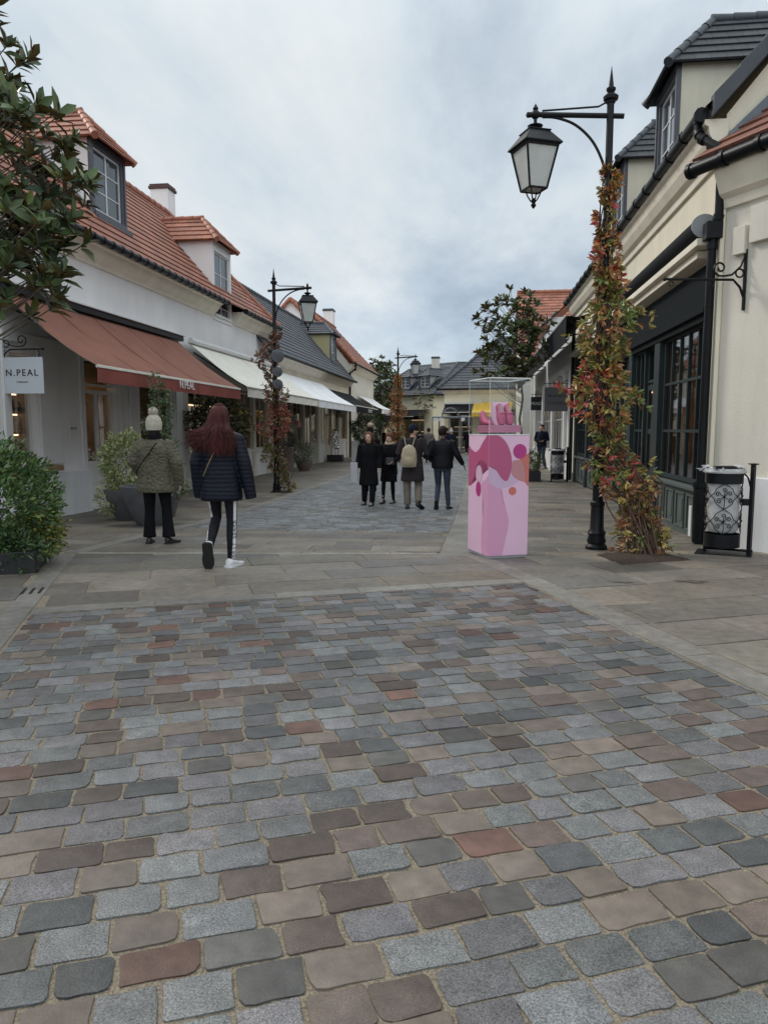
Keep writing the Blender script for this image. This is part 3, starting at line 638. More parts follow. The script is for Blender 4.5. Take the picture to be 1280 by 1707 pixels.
m.poly([LEFT(27.3, 0, -.25), LEFT(27.3, 0, 5.2), LEFT(27.3, 2.5, 8.2), LEFT(27.3, 5, 5.2), LEFT(27.3, 5, -.25)])
m.poly([LEFT(8, 0, -.25), LEFT(8, 0, 5.2), LEFT(8, 2.5, 8.2), LEFT(8, 5.2, 5.2), LEFT(8, 5.2, -.25)])
m.quad(LEFT(8, 5.4, -.2), LEFT(27.3, 5.4, -.2), LEFT(27.3, 5.4, 5.2), LEFT(8, 5.4, 5.2))
m.build('wall', m_white, lb, recalc=False)
m = M()
roofquad(m, (-7.6, 7.8, 5.25), (-7.6, 27.35, 5.25), (-10.5, 24.3, 8.585), (-10.5, 7.8, 8.585), .28)
roofquad(m, (-13.4, 27.35, 5.25), (-13.4, 7.8, 5.25), (-10.5, 7.8, 8.585), (-10.5, 24.3, 8.585), .28)
roofquad(m, (-7.6, 27.35, 5.25), (-13.4, 27.35, 5.25), (-10.5, 24.3, 8.585), (-10.5, 24.3, 8.585), .28)
rf = m.build('roof', m_orange, lb, recalc=False)
m = M(); ridge(m, (-10.5, 7.8, 8.6), (-10.5, 24.4, 8.6)); ridge(m, (-7.62, 27.33, 5.27), (-10.5, 24.3, 8.6)); m.build('ridge_tiles', m_orangeridge, rf, world=False, smooth=True)
m = M(); gutter(m, [(-7.53, 7.8, 5.19), (-7.53, 21.55, 5.19)], .07, clip=.38); m.build('gutter', m_gutter, lb, smooth=True)
m = M(); gutter(m, [(-7.53, 23.3, 5.19), (-7.53, 27.3, 5.19)], .07, clip=.38); m.build('gutter', m_gutter, lb, smooth=True)
CP = [(.01, 4.80), (-.04, 4.80), (-.07, 4.86), (-.15, 4.92), (-.23, 5.01), (-.29, 5.10), (-.36, 5.13), (-.36, 5.19), (.01, 5.19)]
m = M(); profile(m, LEFT, 8, 21.5, CP); profile(m, LEFT, 23.35, 27.3, CP); m.build('cornice', m_stone, lb)
dormer(lb, LEFT, 15.35, 16.85, .3, 6.03, 7.62, 8.42, rf, None, m_white, m_orange, m_orangeridge, PIT1, m_surround, (6.16, 7.48))
d2 = dormer(lb, LEFT, 21.6, 23.2, -.02, 4.72, 7.05, 7.85, rf, None, m_white, m_orange, m_orangeridge, lambda z: max(.3, PIT1(z)), m_white, (4.9, 6.75), nz=3)
chimney(lb, -10.9, 24.9, 7.3, 9.5, .62, .6, m_white, mat('brown_cap', (.09, .05, .04), .8))
# N.PEAL front
frontbays(lb, LEFT, [('w', 16.6, 18.6)], -.2, .7, 2.9, .04, m_whiteshop, seed=3)
window(LEFT, lb, 11.78, 12.52, .88, 2.76, .12, 1, 1, m_whiteshop, fw=.06)
interior(LEFT, lb, 11.6, 13.85, .8, 2.8, .3, 1.0, 5, seed=5)
m = M(); LEFT.box(m, 12.1, 13.2, .55, .6, 2.18, 2.24); m.build('light_strip', m_lamp, lb)
m = M(); LEFT.box(m, 8.2, 14.10, -.12, -.002, -.25, .66); m.build('plinth', m_plinth, lb, bevel=.01)
m = M(); LEFT.box(m, 11.45, 12.95, -.22, .1, .70, .80); m.build('window_sill', m_wood, lb, bevel=.01)
for a, b in ((11.55, 11.74), (12.57, 13.28)): m = M(); LEFT.box(m, a, b, -.05, -.002, .82, 2.95); m.build('pilaster', m_whiteshop, lb, bevel=.005)
m = M(); LEFT.box(m, 11.55, 13.28, -.07, -.002, 2.952, 3.12); m.build('window_head', m_whiteshop, lb, bevel=.005)
for a, b in ((13.95, 14.11), (15.56, 15.75), (16.05, 16.4), (18.62, 18.98)): m = M(); LEFT.box(m, a, b, -.05, -.002, -.22, 3.0); m.build('pilaster', m_whiteshop, lb, bevel=.005)
dr = window(LEFT, lb, 14.14, 15.53, .72, 2.28, .12, 2, 1, m_whiteshop, None, .08, .07, name='door')
m = M(); LEFT.box(m, 14.14, 15.53, .12, .17, -.18, .718)
for x0, x1 in ((14.26, 14.74), (14.93, 15.42)): LEFT.box(m, x0, x1, .105, .119, -.02, .25); LEFT.box(m, x0, x1, .105, .119, .32, .62)
m.build('lower_panel', m_whiteshop, dr, world=False, bevel=.005)
m = M(); m.tube([LEFT(14.9, .06, .85), LEFT(14.9, .06, 1.1)], .012, 8); m.tube([LEFT(14.9, .06, .9), LEFT(14.9, .12, .9)], .008, 6); m.build('handle', m_iron, dr, world=False)
window(LEFT, lb, 14.14, 15.53, 2.36, 2.93, .12, 1, 1, m_whiteshop, name='transom_window')
interior(LEFT, lb, 13.9, 16.5, -.2, 3.0, .4, 1.2, 5, seed=8)
m = M(); LEFT.box(m, 14.6, 16.2, .9, .95, 2.28, 2.34); m.build('light_strip', m_lamp, lb)
m = M(); LEFT.box(m, 13.50, 13.80, -.03, -.004, 1.28, 1.64); pq = m.build('wall_plaque', m_whiteshop, lb, bevel=.006)
text('lettering', 'N.PEAL', (-7.965, 13.65, 1.48), (0, 1, 0), .075, m_letterg, pq)
# wing wall at the end of the shop
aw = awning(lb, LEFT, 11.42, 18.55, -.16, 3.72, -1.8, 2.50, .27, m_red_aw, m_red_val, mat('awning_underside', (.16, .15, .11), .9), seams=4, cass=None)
text('lettering', 'N.PEAL', (-6.15, 14.98, 2.375), (0, 1, 0), .22, m_letterw, aw, spacing=1.0, sx=1.15).matrix_parent_inverse = Matrix.Identity(4)
m = M(); LEFT.box(m, 11.3, 18.75, -.24, -.004, 3.74, 3.86, 0); LEFT.box(m, 11.3, 18.75, -.28, -.004, 3.863, 3.90, 1); m.build('awning_housing', [m_gutter, m_winwhite], lb, bevel=.008)
# second shop: white awning
sb = thing('shopfront', 'pale shopfront under the long cream awning, beside the terracotta one', 'shop', (-8, 19.2, -.2))
m = M(); wallface(m, LEFT, 19.11, 27.3, -.25, 3.39, 0, [(19.5, 27.1, -.25, 2.75)], .25); m.build('wall', m_whiteshop, sb, recalc=False)
frontbays(sb, LEFT, [('p', 19.15, 19.5), ('w', 19.55, 20.9), ('w', 20.95, 22.3), ('d', 22.4, 23.8), ('w', 23.9, 25.3), ('p', 25.3, 25.6), ('w', 25.65, 27.05)], -.2, .75, 2.7, .04, m_creamshop, m_whiteshop, seed=21)
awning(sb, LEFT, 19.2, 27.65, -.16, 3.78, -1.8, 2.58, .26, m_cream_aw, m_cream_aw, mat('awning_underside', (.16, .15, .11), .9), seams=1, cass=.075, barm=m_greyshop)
text('lettering', 'SANDRO', (-7.85, 20.6, 2.47), (0, 1, 0), .26, m_letter, sb, ext=.01)
# ---- slate roofed building
sl = thing('shop_building', 'long slate roofed shop building with an ochre dormer, left side of the street', 'building', (-8, 36, -.2))
m = M(); wallface(m, LEFT, 27.31, 44.0, -.25, 4.25, 0, [(27.9, 43.5, -.25, 2.75)], .25)
m.poly([LEFT(44, 0, -.25), LEFT(44, 0, 4.3), LEFT(44, 2.5, 7.2), LEFT(44, 5, 4.3), LEFT(44, 5, -.25)]); m.build('wall', m_cream, sl, recalc=False)
m = M(); roofquad(m, (-7.6, 26.0, 4.3), (-7.6, 44.1, 4.3), (-10.5, 44.1, 7.635), (-10.5, 24.6, 7.635), .26)
roofquad(m, (-13.4, 44.1, 4.3), (-13.4, 26, 4.3), (-10.5, 24.6, 7.635), (-10.5, 44.1, 7.635), .26); rf = m.build('roof', m_slate, sl, recalc=False)
m = M(); ridge(m, (-10.5, 24.7, 7.65), (-10.5, 44.1, 7.65)); m.build('ridge_tiles', m_slateridge, rf, world=False, smooth=True)
m = M(); gutter(m, [(-7.53, 27.4, 4.25), (-7.53, 44, 4.25)], .06, clip=.4); m.build('gutter', m_gutter, sl, smooth=True)
CP3 = [(d, z - .9) for d, z in CP]; m = M(); profile(m, LEFT, 27.35, 44, CP3); m.build('cornice', m_stone, sl)
dormer(sl, LEFT, 40.5, 42.0, .35, 5.2, 6.72, 7.35, rf, None, m_ochre, m_slate, m_slateridge, PIT3, m_surround, (5.3, 6.6))
frontbays(sl, LEFT, [('w', 27.95, 29.4), ('d', 29.5, 31.0), ('w', 31.1, 32.6), ('p', 32.6, 33.0), ('w', 33.05, 34.4), ('w', 34.45, 35.6)], -.2, .75, 2.7, .04, m_greyshop, m_greyshop, seed=31)
frontbays(sl, LEFT, [('p', 35.65, 36.1), ('w', 36.15, 37.6), ('d', 37.7, 39.2), ('w', 39.3, 40.8), ('p', 40.8, 41.2), ('w', 41.25, 43.4)], -.2, .85, 2.7, .04, m_creamshop, m_whiteshop, seed=33, wm=mat('yellow_interior', (.45, .33, .14), .7))
awning(sl, LEFT, 27.8, 35.95, -.16, 3.66, -1.8, 2.58, .28, m_white_aw, m_white_aw, seams=2, label='bright white awning in the middle of the left row')
a2 = awning(sl, LEFT, 36.25, 43.7, -.16, 3.5, -1.8, 2.63, .34, m_black_aw, m_black_aw, seams=2, label='black awning with white lettering')
text('lettering', 'LONGCHAMP', (-6.17, 40.6, 2.44), (0, 1, 0), .24, m_letterw, a2).matrix_parent_inverse = Matrix.Identity(4)
m = M(); LEFT.box(m, 36.3, 38.0, -.85, -.80, 2.05, 2.50); sg = m.build('sign_board', m_letter, sl)
text('lettering', 'LONGCHAMP', (-7.14, 37.15, 2.3), (.35, .94, 0), .22, m_letterw, sg).matrix_parent_inverse = Matrix.Identity(4)
# ---- far left building
fl = thing('shop_building', 'tall pale gabled building with orange roof at the far end of the left row', 'building', (-8, 49, -.2))
m = M(); wallface(m, LEFT, 44.1, 54.2, -.25, 5.4, 0)
m.poly([LEFT(44.1, 0, -.25), LEFT(44.1, 0, 5.4), LEFT(44.1, 2.3, 8.25), LEFT(44.1, 4.6, 5.4), LEFT(44.1, 4.6, -.25)]); m.poly([LEFT(54.2, 0, -.25), LEFT(54.2, 0, 5.4), LEFT(54.2, 4.6, 5.4), LEFT(54.2, 4.6, -.25)])
m.build('wall', m_wallR, fl, recalc=False)
m = M(); roofquad(m, (-7.6, 43.95, 5.4), (-7.6, 54.4, 5.4), (-10.3, 51.5, 8.45), (-10.3, 43.95, 8.45), .3); roofquad(m, (-13, 54.4, 5.4), (-13, 43.95, 5.4), (-10.3, 43.95, 8.45), (-10.3, 51.5, 8.45), .3); roofquad(m, (-7.6, 54.4, 5.4), (-13, 54.4, 5.4), (-10.3, 51.5, 8.45), (-10.3, 51.5, 8.45), .3)
rf = m.build('roof', m_orange, fl, recalc=False)
m = M(); ridge(m, (-7.6, 43.95, 5.42), (-10.3, 43.95, 8.47), .13); ridge(m, (-10.3, 43.95, 8.47), (-10.3, 51.5, 8.47)); m.build('ridge_tiles', m_orangeridge, rf, world=False, smooth=True)
m = M(); gutter(m, [(-7.53, 43.9, 5.33), (-7.53, 54.4, 5.33)], .06); m.build('gutter', m_gutter, fl, smooth=True)
m = M(); profile(m, LEFT, 44.1, 54.3, [(d, z + .15) for d, z in CP]); m.build('cornice', m_stone, fl)
downpipe(fl, [(-7.55, 43.9, 5.25), (-7.55, 43.9, 5.0), (-7.9, 43.95, 4.8), (-7.9, 43.95, -.2)], .06)
awning(fl, LEFT, 47, 53.5, -.1, 3.6, -1.6, 2.75, .3, m_white_aw, m_white_aw, seams=0, label='rounded white awning')
chimney(fl, -10.95, 52.6, 5, 9.75, .7, .7, m_white, m_slateridge)
# gable behind the slate ridge
gb = thing('house', 'white gable with orange verge tiles rising behind the slate ridge', 'house', (-12.9, 50, -.2))
m = M(); 
def gable_house(par, cx_, y0, y1, w_, ze, zr, wm, rm, ridm):
    m = M(); a, b = cx_ - w_, cx_ + w_
    for y in (y0, y1): m.poly([(a, y, -.2), (b, y, -.2), (b, y, ze), (cx_, y, zr), (a, y, ze)])
    for x in (a, b): m.quad((x, y0, -.2), (x, y1, -.2), (x, y1, ze), (x, y0, ze))
    m.build('wall', wm, par, recalc=False)
    m = M(); k = (zr - ze) / w_; o = .25
    roofquad(m, (b + o, y0 - .2, ze - k * o), (b + o, y1, ze - k * o), (cx_, y1, zr), (cx_, y0 - .2, zr), .3); roofquad(m, (a - o, y1, ze - k * o), (a - o, y0 - .2, ze - k * o), (cx_, y0 - .2, zr), (cx_, y1, zr), .3)
    r_ = m.build('roof', rm, par, recalc=False)
    m = M(); ridge(m, (b + o, y0 - .2, ze - k * o), (cx_, y0 - .2, zr), .15); ridge(m, (a - o, y0 - .2, ze - k * o), (cx_, y0 - .2, zr), .15); ridge(m, (cx_, y0, zr), (cx_, y1, zr), .12); m.build('ridge_tiles', ridm, r_, world=False, smooth=True)
gable_house(gb, -14.6, 56, 66, 2.6, 8.6, 11.3, m_white, m_orange, m_orangeridge)

def display(par, sd, s0, s1, z0, z1, d, col, nm):
    m = M(); sd.box(m, s0, s1, d, d + .04, z0, z1); m.build('window_display', mat(nm, col, .6, .25, 1.2), par)
for a, b, z0, z1, d, c, nm in ((19.8, 20.5, .9, 2.2, .6, (.5, .42, .3), 'display_cream'), (21.2, 21.7, .8, 1.9, .7, (.12, .10, .09), 'display_dark'), (24.2, 25.0, .9, 2.3, .6, (.62, .56, .4), 'display_ivory'), (26.0, 26.7, .8, 2.1, .7, (.5, .42, .3), 'display_cream')): display(sb, LEFT, a, b, z0, z1, d, c, nm)
for a, b, z0, z1, d, c, nm in ((28.2, 29.1, .8, 2.0, .6, (.12, .10, .09), 'display_dark'), (29.6, 30.9, .3, 2.3, .5, (.55, .17, .09), 'display_orange'), (31.5, 32.2, .8, 2.3, .6, (.6, .2, .12), 'display_orange2'), (33.3, 34.0, .8, 2.1, .6, (.55, .55, .55), 'display_white'), (36.4, 37.3, .9, 2.2, .6, (.62, .5, .25), 'display_gold'), (39.6, 40.5, .8, 2.2, .6, (.6, .45, .22), 'display_gold'), (42, 42.9, .8, 2.2, .6, (.5, .42, .3), 'display_cream')): display(sl, LEFT, a, b, z0, z1, d, c, nm)
display(lb, LEFT, 17.0, 17.6, .8, 2.1, .7, (.3, .2, .12), 'display_brown')
# ------------------------------------------------------------------ right row
PITR = lambda z: -.27 + (z - 5.55) / 1.12
rb = thing('shop_building', 'cream shop with dark slate roof, dormers and dark green timber front, near right', 'building', (3.05, 10.6, -.1))
SE = 25.0
m = M(); wallface(m, RIGHT, 0, SE - 10.5, -.3, 5.4, 0, [(.35, 13.9, -.3, 3.05)], .3)
m.poly([RIGHT(0, 0, -.3), RIGHT(0, 0, 5.5), RIGHT(0, 2.4, 8.5), RIGHT(0, 5, 5.6), RIGHT(0, 5, -.3)]); m.build('wall', m_cream, rb, recalc=False)
m = M(); roofquad(m, RIGHT(-.12, -.27, 5.55), RIGHT(14.4, -.27, 5.55), RIGHT(14.4, 2.45, 8.6), RIGHT(-.12, 2.45, 8.6), .28); roofquad(m, RIGHT(14.4, 5.2, 5.55), RIGHT(-.12, 5.2, 5.55), RIGHT(-.12, 2.45, 8.6), RIGHT(14.4, 2.45, 8.6), .28)
rf = m.build('roof', m_blackslate, rb, recalc=False)
m = M(); a, b = RIGHT(-.16, -.22, 5.62), RIGHT(-.16, 2.45, 8.64); n = 9; t = (b - a) / n; nr = V((-t.z, 0, t.x)).normalized()
for i in range(n):
    p = a + t * i; q = p + t * 1.06; lo = .05 + .0 * i
    P = lambda c, dn, dy: c + V((0, dy, 0)) - nr * 0 + V((0, 0, dn))
    m.hexa([P(p, -.2, -.035), P(q, -.2, -.035), P(q, -.2, .12), P(p, -.2, .12), P(p, .075, -.035), P(q, .045, -.035), P(q, .045, .12), P(p, .075, .12)])
m.build('verge_tiles', m_slateridge, rf, world=False, bevel=.008)
m = M(); gutter(m, [RIGHT(0.0, -.32, 5.5), RIGHT(14.4, -.32, 5.5)], .078, clip=.75); m.build('gutter', m_gutter, rb, smooth=True)
CPR = [(.01, 4.95), (-.05, 4.95), (-.06, 5.06), (-.13, 5.10), (-.20, 5.22), (-.23, 5.34), (-.28, 5.37), (-.28, 5.43), (.01, 5.43)]
m = M(); profile(m, RIGHT, -.05, 14.4, CPR); m.build('cornice', m_stone, rb)
dormer(rb, RIGHT, 3.15, 4.55, .14, 5.85, 7.58, 8.55, rf, None, m_cream, m_blackslate, m_slateridge, PITR, m_surround, (6.0, 7.4))
dormer(rb, RIGHT, 7.55, 8.95, .14, 5.85, 7.58, 8.55, rf, None, m_cream, m_blackslate, m_slateridge, PITR, m_surround, (6.0, 7.4))
# green timber front
m = M(); RIGHT.box(m, .3, 14.0, -.04, .12, 3.06, 3.72, 0); RIGHT.box(m, .3, 14.0, -.09, -.041, 3.06, 3.14, 0); RIGHT.box(m, .33, 13.98, -.035, .055, 2.96, 3.059, 0); m.build('fascia_board', m_darkfascia, rb, bevel=.008)
m = M(); RIGHT.box(m, .25, 14.1, -.22, -.003, 3.76, 3.86, 0); m.build('awning_shelf', m_stone, rb, bevel=.01)
m = M(); RIGHT.box(m, .02, .32, -.04, .1, -.3, 3.75); m.build('end_post', m_green, rb, bevel=.006)
def panel(par, a, b, z0, z1, fm):
    m = M(); RIGHT.box(m, a, b, .03, .16, z0, z1)
    for u0, u1, v0, v1 in ((a + .07, b - .07, z0 + .12, z0 + .15), (a + .07, b - .07, z1 - .10, z1 - .07), (a + .07, a + .1, z0 + .151, z1 - .101), (b - .1, b - .07, z0 + .151, z1 - .101)): RIGHT.box(m, u0, u1, .008, .029, v0, v1)
    RIGHT.box(m, a + .17, b - .17, .015, .0295, z0 + .22, z1 - .17)
    m.build('panel', fm, par, bevel=.005)
def bigwin(a, b, nx, seed):
    window(RIGHT, rb, a, b, .66, 3.0, .06, nx, 3, m_green, None, .07, .045, mid=False, th=.07)
    m = M(); RIGHT.box(m, a - .03, b + .03, -.05, .16, .575, .635); m.build('window_sill', m_greenlow, rb, bevel=.008)
    n = max(1, round((b - a) / .62))
    for i in range(n): panel(rb, a + (b - a) * i / n, a + (b - a) * (i + 1) / n - .012, -.16, .57, m_greenlow)
bigwin(.55, 2.95, 5, 1)
for a, b in ((.34, .53), (2.97, 3.35), (5.25, 5.6), (8.4, 8.75), (11.2, 11.5), (13.6, 13.95)):
    m = M(); RIGHT.box(m, a, b, -.02, .14, -.2, 3.04); RIGHT.box(m, a - .015, b + .015, -.04, .14, -.22, .06); m.build('pilaster', m_green, rb, bevel=.006)
dr = window(RIGHT, rb, 3.4, 4.4, .55, 2.3, .12, 2, 2, m_green, None, .1, .1, name='door')
m = M(); RIGHT.box(m, 3.4, 4.4, .12, .18, -.18, .549); RIGHT.box(m, 3.5, 4.3, .1, .119, 0, .42); m.build('lower_panel', m_green, dr, world=False, bevel=.005)
m = M(); m.tube([RIGHT(4.28, .05, .8), RIGHT(4.28, .05, 1.15)], .014, 8); m.tube([RIGHT(4.28, .05, .85), RIGHT(4.28, .12, .85)], .009, 6); m.build('handle', m_iron, dr, world=False)
window(RIGHT, rb, 3.4, 4.4, 2.34, 3.0, .12, 1, 1, m_green, name='transom_window')
bigwin(4.42, 5.23, 2, 2); bigwin(5.62, 8.38, 5, 2); bigwin(8.77, 11.18, 4, 3); bigwin(11.52, 13.58, 4, 4)
m_pale = mat('pale_goods', (.5, .45, .4), .7)
interior(RIGHT, rb, .4, 4.2, -.1, 3.05, .35, 2.2, 4, mat('rust_interior', (.40, .20, .13), .7, .3, 1.5), seed=11, cm=[m_whiteshop, m_winwhite, m_wood, m_warm, m_pale])
interior(RIGHT, rb, 4.25, 13.9, -.1, 3.05, .35, 2.0, 4, mat('rust_interior', (.16, .075, .05), .7), seed=12, cm=[m_whiteshop, m_winwhite, m_wood, m_warm, m_pale])
for q, z in ((1.0, 2.85), (1.45, 2.8), (1.9, 2.85)):
    m = M(); m.lathe([(.0, 0), (.04, .0), (.05, .06), (.0, .07)], RIGHT(q, .62, z), 10); m.build('spot_lamp', m_lampw, rb, smooth=True)
# retracted awning cassette
m = M(); a, b = RIGHT(.05, -.20, 4.13), RIGHT(8.6, -.20, 4.13)
m.loft([[p + V((-.11 * math.cos(t) * 1.3, 0, .135 * math.sin(t))) for t in [2 * math.pi * i / 18 for i in range(18)]] for p in (a, b)])
cs = m.build('awning', m_black_aw, rb, smooth=True, label='retracted black awning in its rounded cassette')
m = M(); m.loft([[p + V((-.12 * math.cos(t) * 1.4, 0, .15 * math.sin(t))) for t in [2 * math.pi * i / 22 for i in range(22)]] for p in (a - V((0, .02, 0)), a - V((0, .001, 0)))]); m.build('end_cap', m_letterg, cs, world=False, smooth=True)
m = M(); RIGHT.box(m, .0, 8.6, -.30, -.02, 3.87, 3.965); m.build('awning_soffit', m_stone, rb, bevel=.01)
a2 = awning(rb, RIGHT, 9.6, 14.8, -.14, 4.50, -.85, 4.42, .70, m_black_aw, m_black_aw, seams=1, barm=m_greyshop, label='half open black awning further along')
downpipe(rb, [RIGHT(.1, -.32, 5.5), RIGHT(.1, -.32, 5.33), RIGHT(.02, -.30, 5.22), V((2.93, 10.30, 5.02)), V((2.95, 10.28, 4.8)), V((2.95, 10.28, 4.2)), V((2.90, 10.34, 3.85)), V((2.90, 10.36, .7)), V((2.90, 10.36, -.06))], .055)
m = M(); m.lathe([(.05, 0), (.075, 0), (.085, .6), (.075, .74), (.095, .75), (.095, .82), (.05, .82)], (2.90, 10.36, -.06), 16); m.build('pipe_shoe', m_gutter, rb, smooth=True)
m = M(); m.box(2.80, 10.24, 3.90, 3.0, 10.44, 4.12); m.build('pipe_hopper', m_gutter, rb, bevel=.01)
m = M(); m.box(2.975, 10.26, -.1, 3.03, 10.40, 4.9); m.build('corner_trim', m_cream, rb, bevel=.008)
m = M(); m.box(2.84, 10.50, .0, 2.86, 10.62, .42); m.build('notice_card', m_winwhite, rb)
# ---- near building with red roof, its wall turned towards the street
AN = Side((3.03, 10.30), (.52, -.854), False); AN.n = V((.854, .52))
nbld = thing('shop_building', 'pale rendered building at the right edge with sign bracket and low orange roof', 'building', (3.03, 10.3, -.1))
m = M(); wallface(m, AN, 0, 7, -.3, 4.9, 0); m.quad(AN(0, 0, -.3), AN(0, 3, -.3), AN(0, 3, 4.9), AN(0, 0, 4.9)); m.build('wall', m_wallR, nbld, recalc=False)
m = M(); AN.box(m, .02, 7, -.05, -.002, -.3, .87); m.build('plinth', m_plinth, nbld, bevel=.012)
m = M(); roofquad(m, AN(-.3, -.28, 4.90), AN(7, -.28, 4.90), AN(7, 2.2, 6.9), AN(-.3, 2.2, 6.9), .28); rf = m.build('roof', m_tilebrown, nbld, recalc=False)
m = M(); gutter(m, [AN(-.3, -.30, 4.78), AN(7, -.30, 4.78)], .085, clip=.5); m.build('gutter', m_gutter, nbld, smooth=True)
m = M(); profile(m, AN, .02, 7, [(.01, 4.26), (-.05, 4.26), (-.07, 4.36), (-.14, 4.42), (-.2, 4.56), (-.25, 4.68), (-.25, 4.73), (.01, 4.73)]); m.build('cornice', m_stone, nbld)
m = M(); m.add([(3.06, 10.44, 4.98), (3.06, 10.44, 5.24), (4.9, 10.44, 7.0), (5.1, 10.44, 6.7), (3.06, 10.38, 4.98), (3.06, 10.38, 5.24), (4.9, 10.38, 7.0), (5.1, 10.38, 6.7)], [(0, 1, 2, 3), (4, 5, 6, 7), (0, 1, 5, 4), (1, 2, 6, 5), (2, 3, 7, 6), (3, 0, 4, 7)]); m.build('flashing', m_zinc, nbld)
for a, b, z0, z1 in ((.20, .38, 3.64, 3.98), (.44, .72, 3.74, 4.18)):
    m = M(); AN.box(m, a, b, -.07, -.002, z0, z1); m.build('wall_box', m_wallR, nbld, bevel=.008)
# scroll bracket
def spiral(c, ux, uz, r0, r1, a0, turns, n=22):
    c = V(c); return [c + V(ux) * (r0 + (r1 - r0) * i / n) * math.cos(a0 + turns * 2 * math.pi * i / n) + V(uz) * (r0 + (r1 - r0) * i / n) * math.sin(a0 + turns * 2 * math.pi * i / n) for i in range(n + 1)]
def bracket(par, base, out_, z, L_, hgt, r=.014, rings=True, flip=False, sc=1.0):
    """arm from the wall point base outwards along unit out_, plate hgt tall"""
    b = V((base[0], base[1], 0)); o = V((out_[0], out_[1], 0)); Z = V((0, 0, 1)); m = M()
    t = V((-o.y, o.x, 0))
    m.hexa([b + t * .02 + Z * (z - hgt * .5), b - t * .02 + Z * (z - hgt * .5), b - t * .02 + o * .025 + Z * (z - hgt * .5), b + t * .02 + o * .025 + Z * (z - hgt * .5), b + t * .02 + Z * (z + hgt * .5), b - t * .02 + Z * (z + hgt * .5), b - t * .02 + o * .025 + Z * (z + hgt * .5), b + t * .02 + o * .025 + Z * (z + hgt * .5)])
    br = m.build('bracket_plate', m_iron, par)
    m = M(); m.tube([b + o * .02 + Z * (z - hgt * .28), b + o * .07 + Z * (z - hgt * .12), b + o * .16 + Z * (z - .0), b + o * L_ * .5 + Z * z, b + o * L_ + Z * z], r, 8); m.ell(b + o * (L_ + .01) + Z * z, (r * 1.7,) * 3, 8); m.build('bracket_arm', m_iron, par, smooth=True)
    m = M(); m.tube([b + o * .02 + Z * (z + hgt * .42), b + o * .07 + Z * (z + hgt * .22), b + o * .2 * sc + Z * (z + .06), b + o * .30 * sc + Z * (z + .045), b + o * .40 * sc + Z * (z + .05 * sc)], r * .8, 8); m.tube(spiral(b + o * .37 * sc + Z * (z + .04 + .11 * sc), o, Z, .10 * sc, .022 * sc, -1.4, 1.25), r * .8, 8); m.build('bracket_scroll', m_iron, par, smooth=True)
    m = M(); m.tube(spiral(b + o * .09 * sc + Z * (z + .09 * sc), o, Z, .055 * sc, .055 * sc, 0, 1), r * .7, 8); m.build('bracket_ring', m_iron, par, smooth=True)
    if rings:
        for q in (.42 * L_ if L_ > .9 else .3 * L_, .93 * L_): m = M(); m.tube(spiral(b + o * q + Z * (z - .055), o, Z, .03, .03, 0, 1, 12), .006, 6); m.build('hanging_ring', m_iron, par, smooth=True)
bk = thing('sign_bracket', 'empty black scrollwork bracket on the pale wall at the right edge', 'bracket', AN(.86, 0, 2.9))
p = AN(.37, -.005, 0); bracket(bk, (p.x, p.y), (-.98, -.18), 3.32, 1.02, .74, .016, sc=.9)
# ---- next shop on the right, white pilasters
wb = thing('shopfront', 'white panelled shopfront with tall pilasters beyond the dark green shop on the right', 'shop', (2.9, 30, -.2))
m = M(); wallface(m, RIGHT, 14.5, 31, -.3, 4.9, -.02, [(16.0, 30.8, .5, 3.2)], .25); m.quad(RIGHT(14.5, -.02, -.3), RIGHT(14.5, 3, -.3), RIGHT(14.5, 3, 5.0), RIGHT(14.5, -.02, 4.9)); m.build('wall', m_whiteshop, wb, recalc=False)
for s_ in (14.55, 15.9, 20.0, 24.4, 28.6):
    m = M(); RIGHT.box(m, s_, s_ + .4, -.12, -.022, -.25, 3.4); RIGHT.box(m, s_ - .03, s_ + .43, -.16, -.022, -.26, .5); m.build('pilaster', m_whiteshop, wb, bevel=.01)
for a, b in ((16.35, 18.1), (18.15, 19.95), (20.45, 22.4), (22.45, 24.35), (24.85, 26.7), (26.75, 28.55)):
    window(RIGHT, wb, a, b, .55, 3.1, .05, 2, 2, m_winwhite)
interior(RIGHT, wb, 15.9, 30.8, .4, 3.2, .35, 1.6, 4, mat('pale_interior', (.4, .36, .28), .7), seed=14, lm=m_lampfar)
m = M(); roofquad(m, RIGHT(14.45, -.27, 5.0), RIGHT(24, -.27, 5.0), RIGHT(24, 2.45, 7.2), RIGHT(14.45, 2.45, 7.2), .28); rf = m.build('roof', m_blackslate, wb, recalc=False)
m = M(); gutter(m, [RIGHT(14.5, -.32, 4.93), RIGHT(24, -.32, 4.93)], .07); m.build('gutter', m_gutter, wb, smooth=True)
awning(wb, RIGHT, 15.0, 23.5, -.1, 4.45, -.9, 4.35, .72, m_black_aw, m_black_aw, seams=2, barm=m_greyshop)
awning(wb, RIGHT, 24, 30.5, -.1, 4.4, -.95, 4.25, .72, m_black_aw, m_black_aw, seams=2, barm=m_greyshop)
downpipe(wb, [V((2.86, 24.9, 4.9)), V((2.86, 24.9, -.2))], .06)
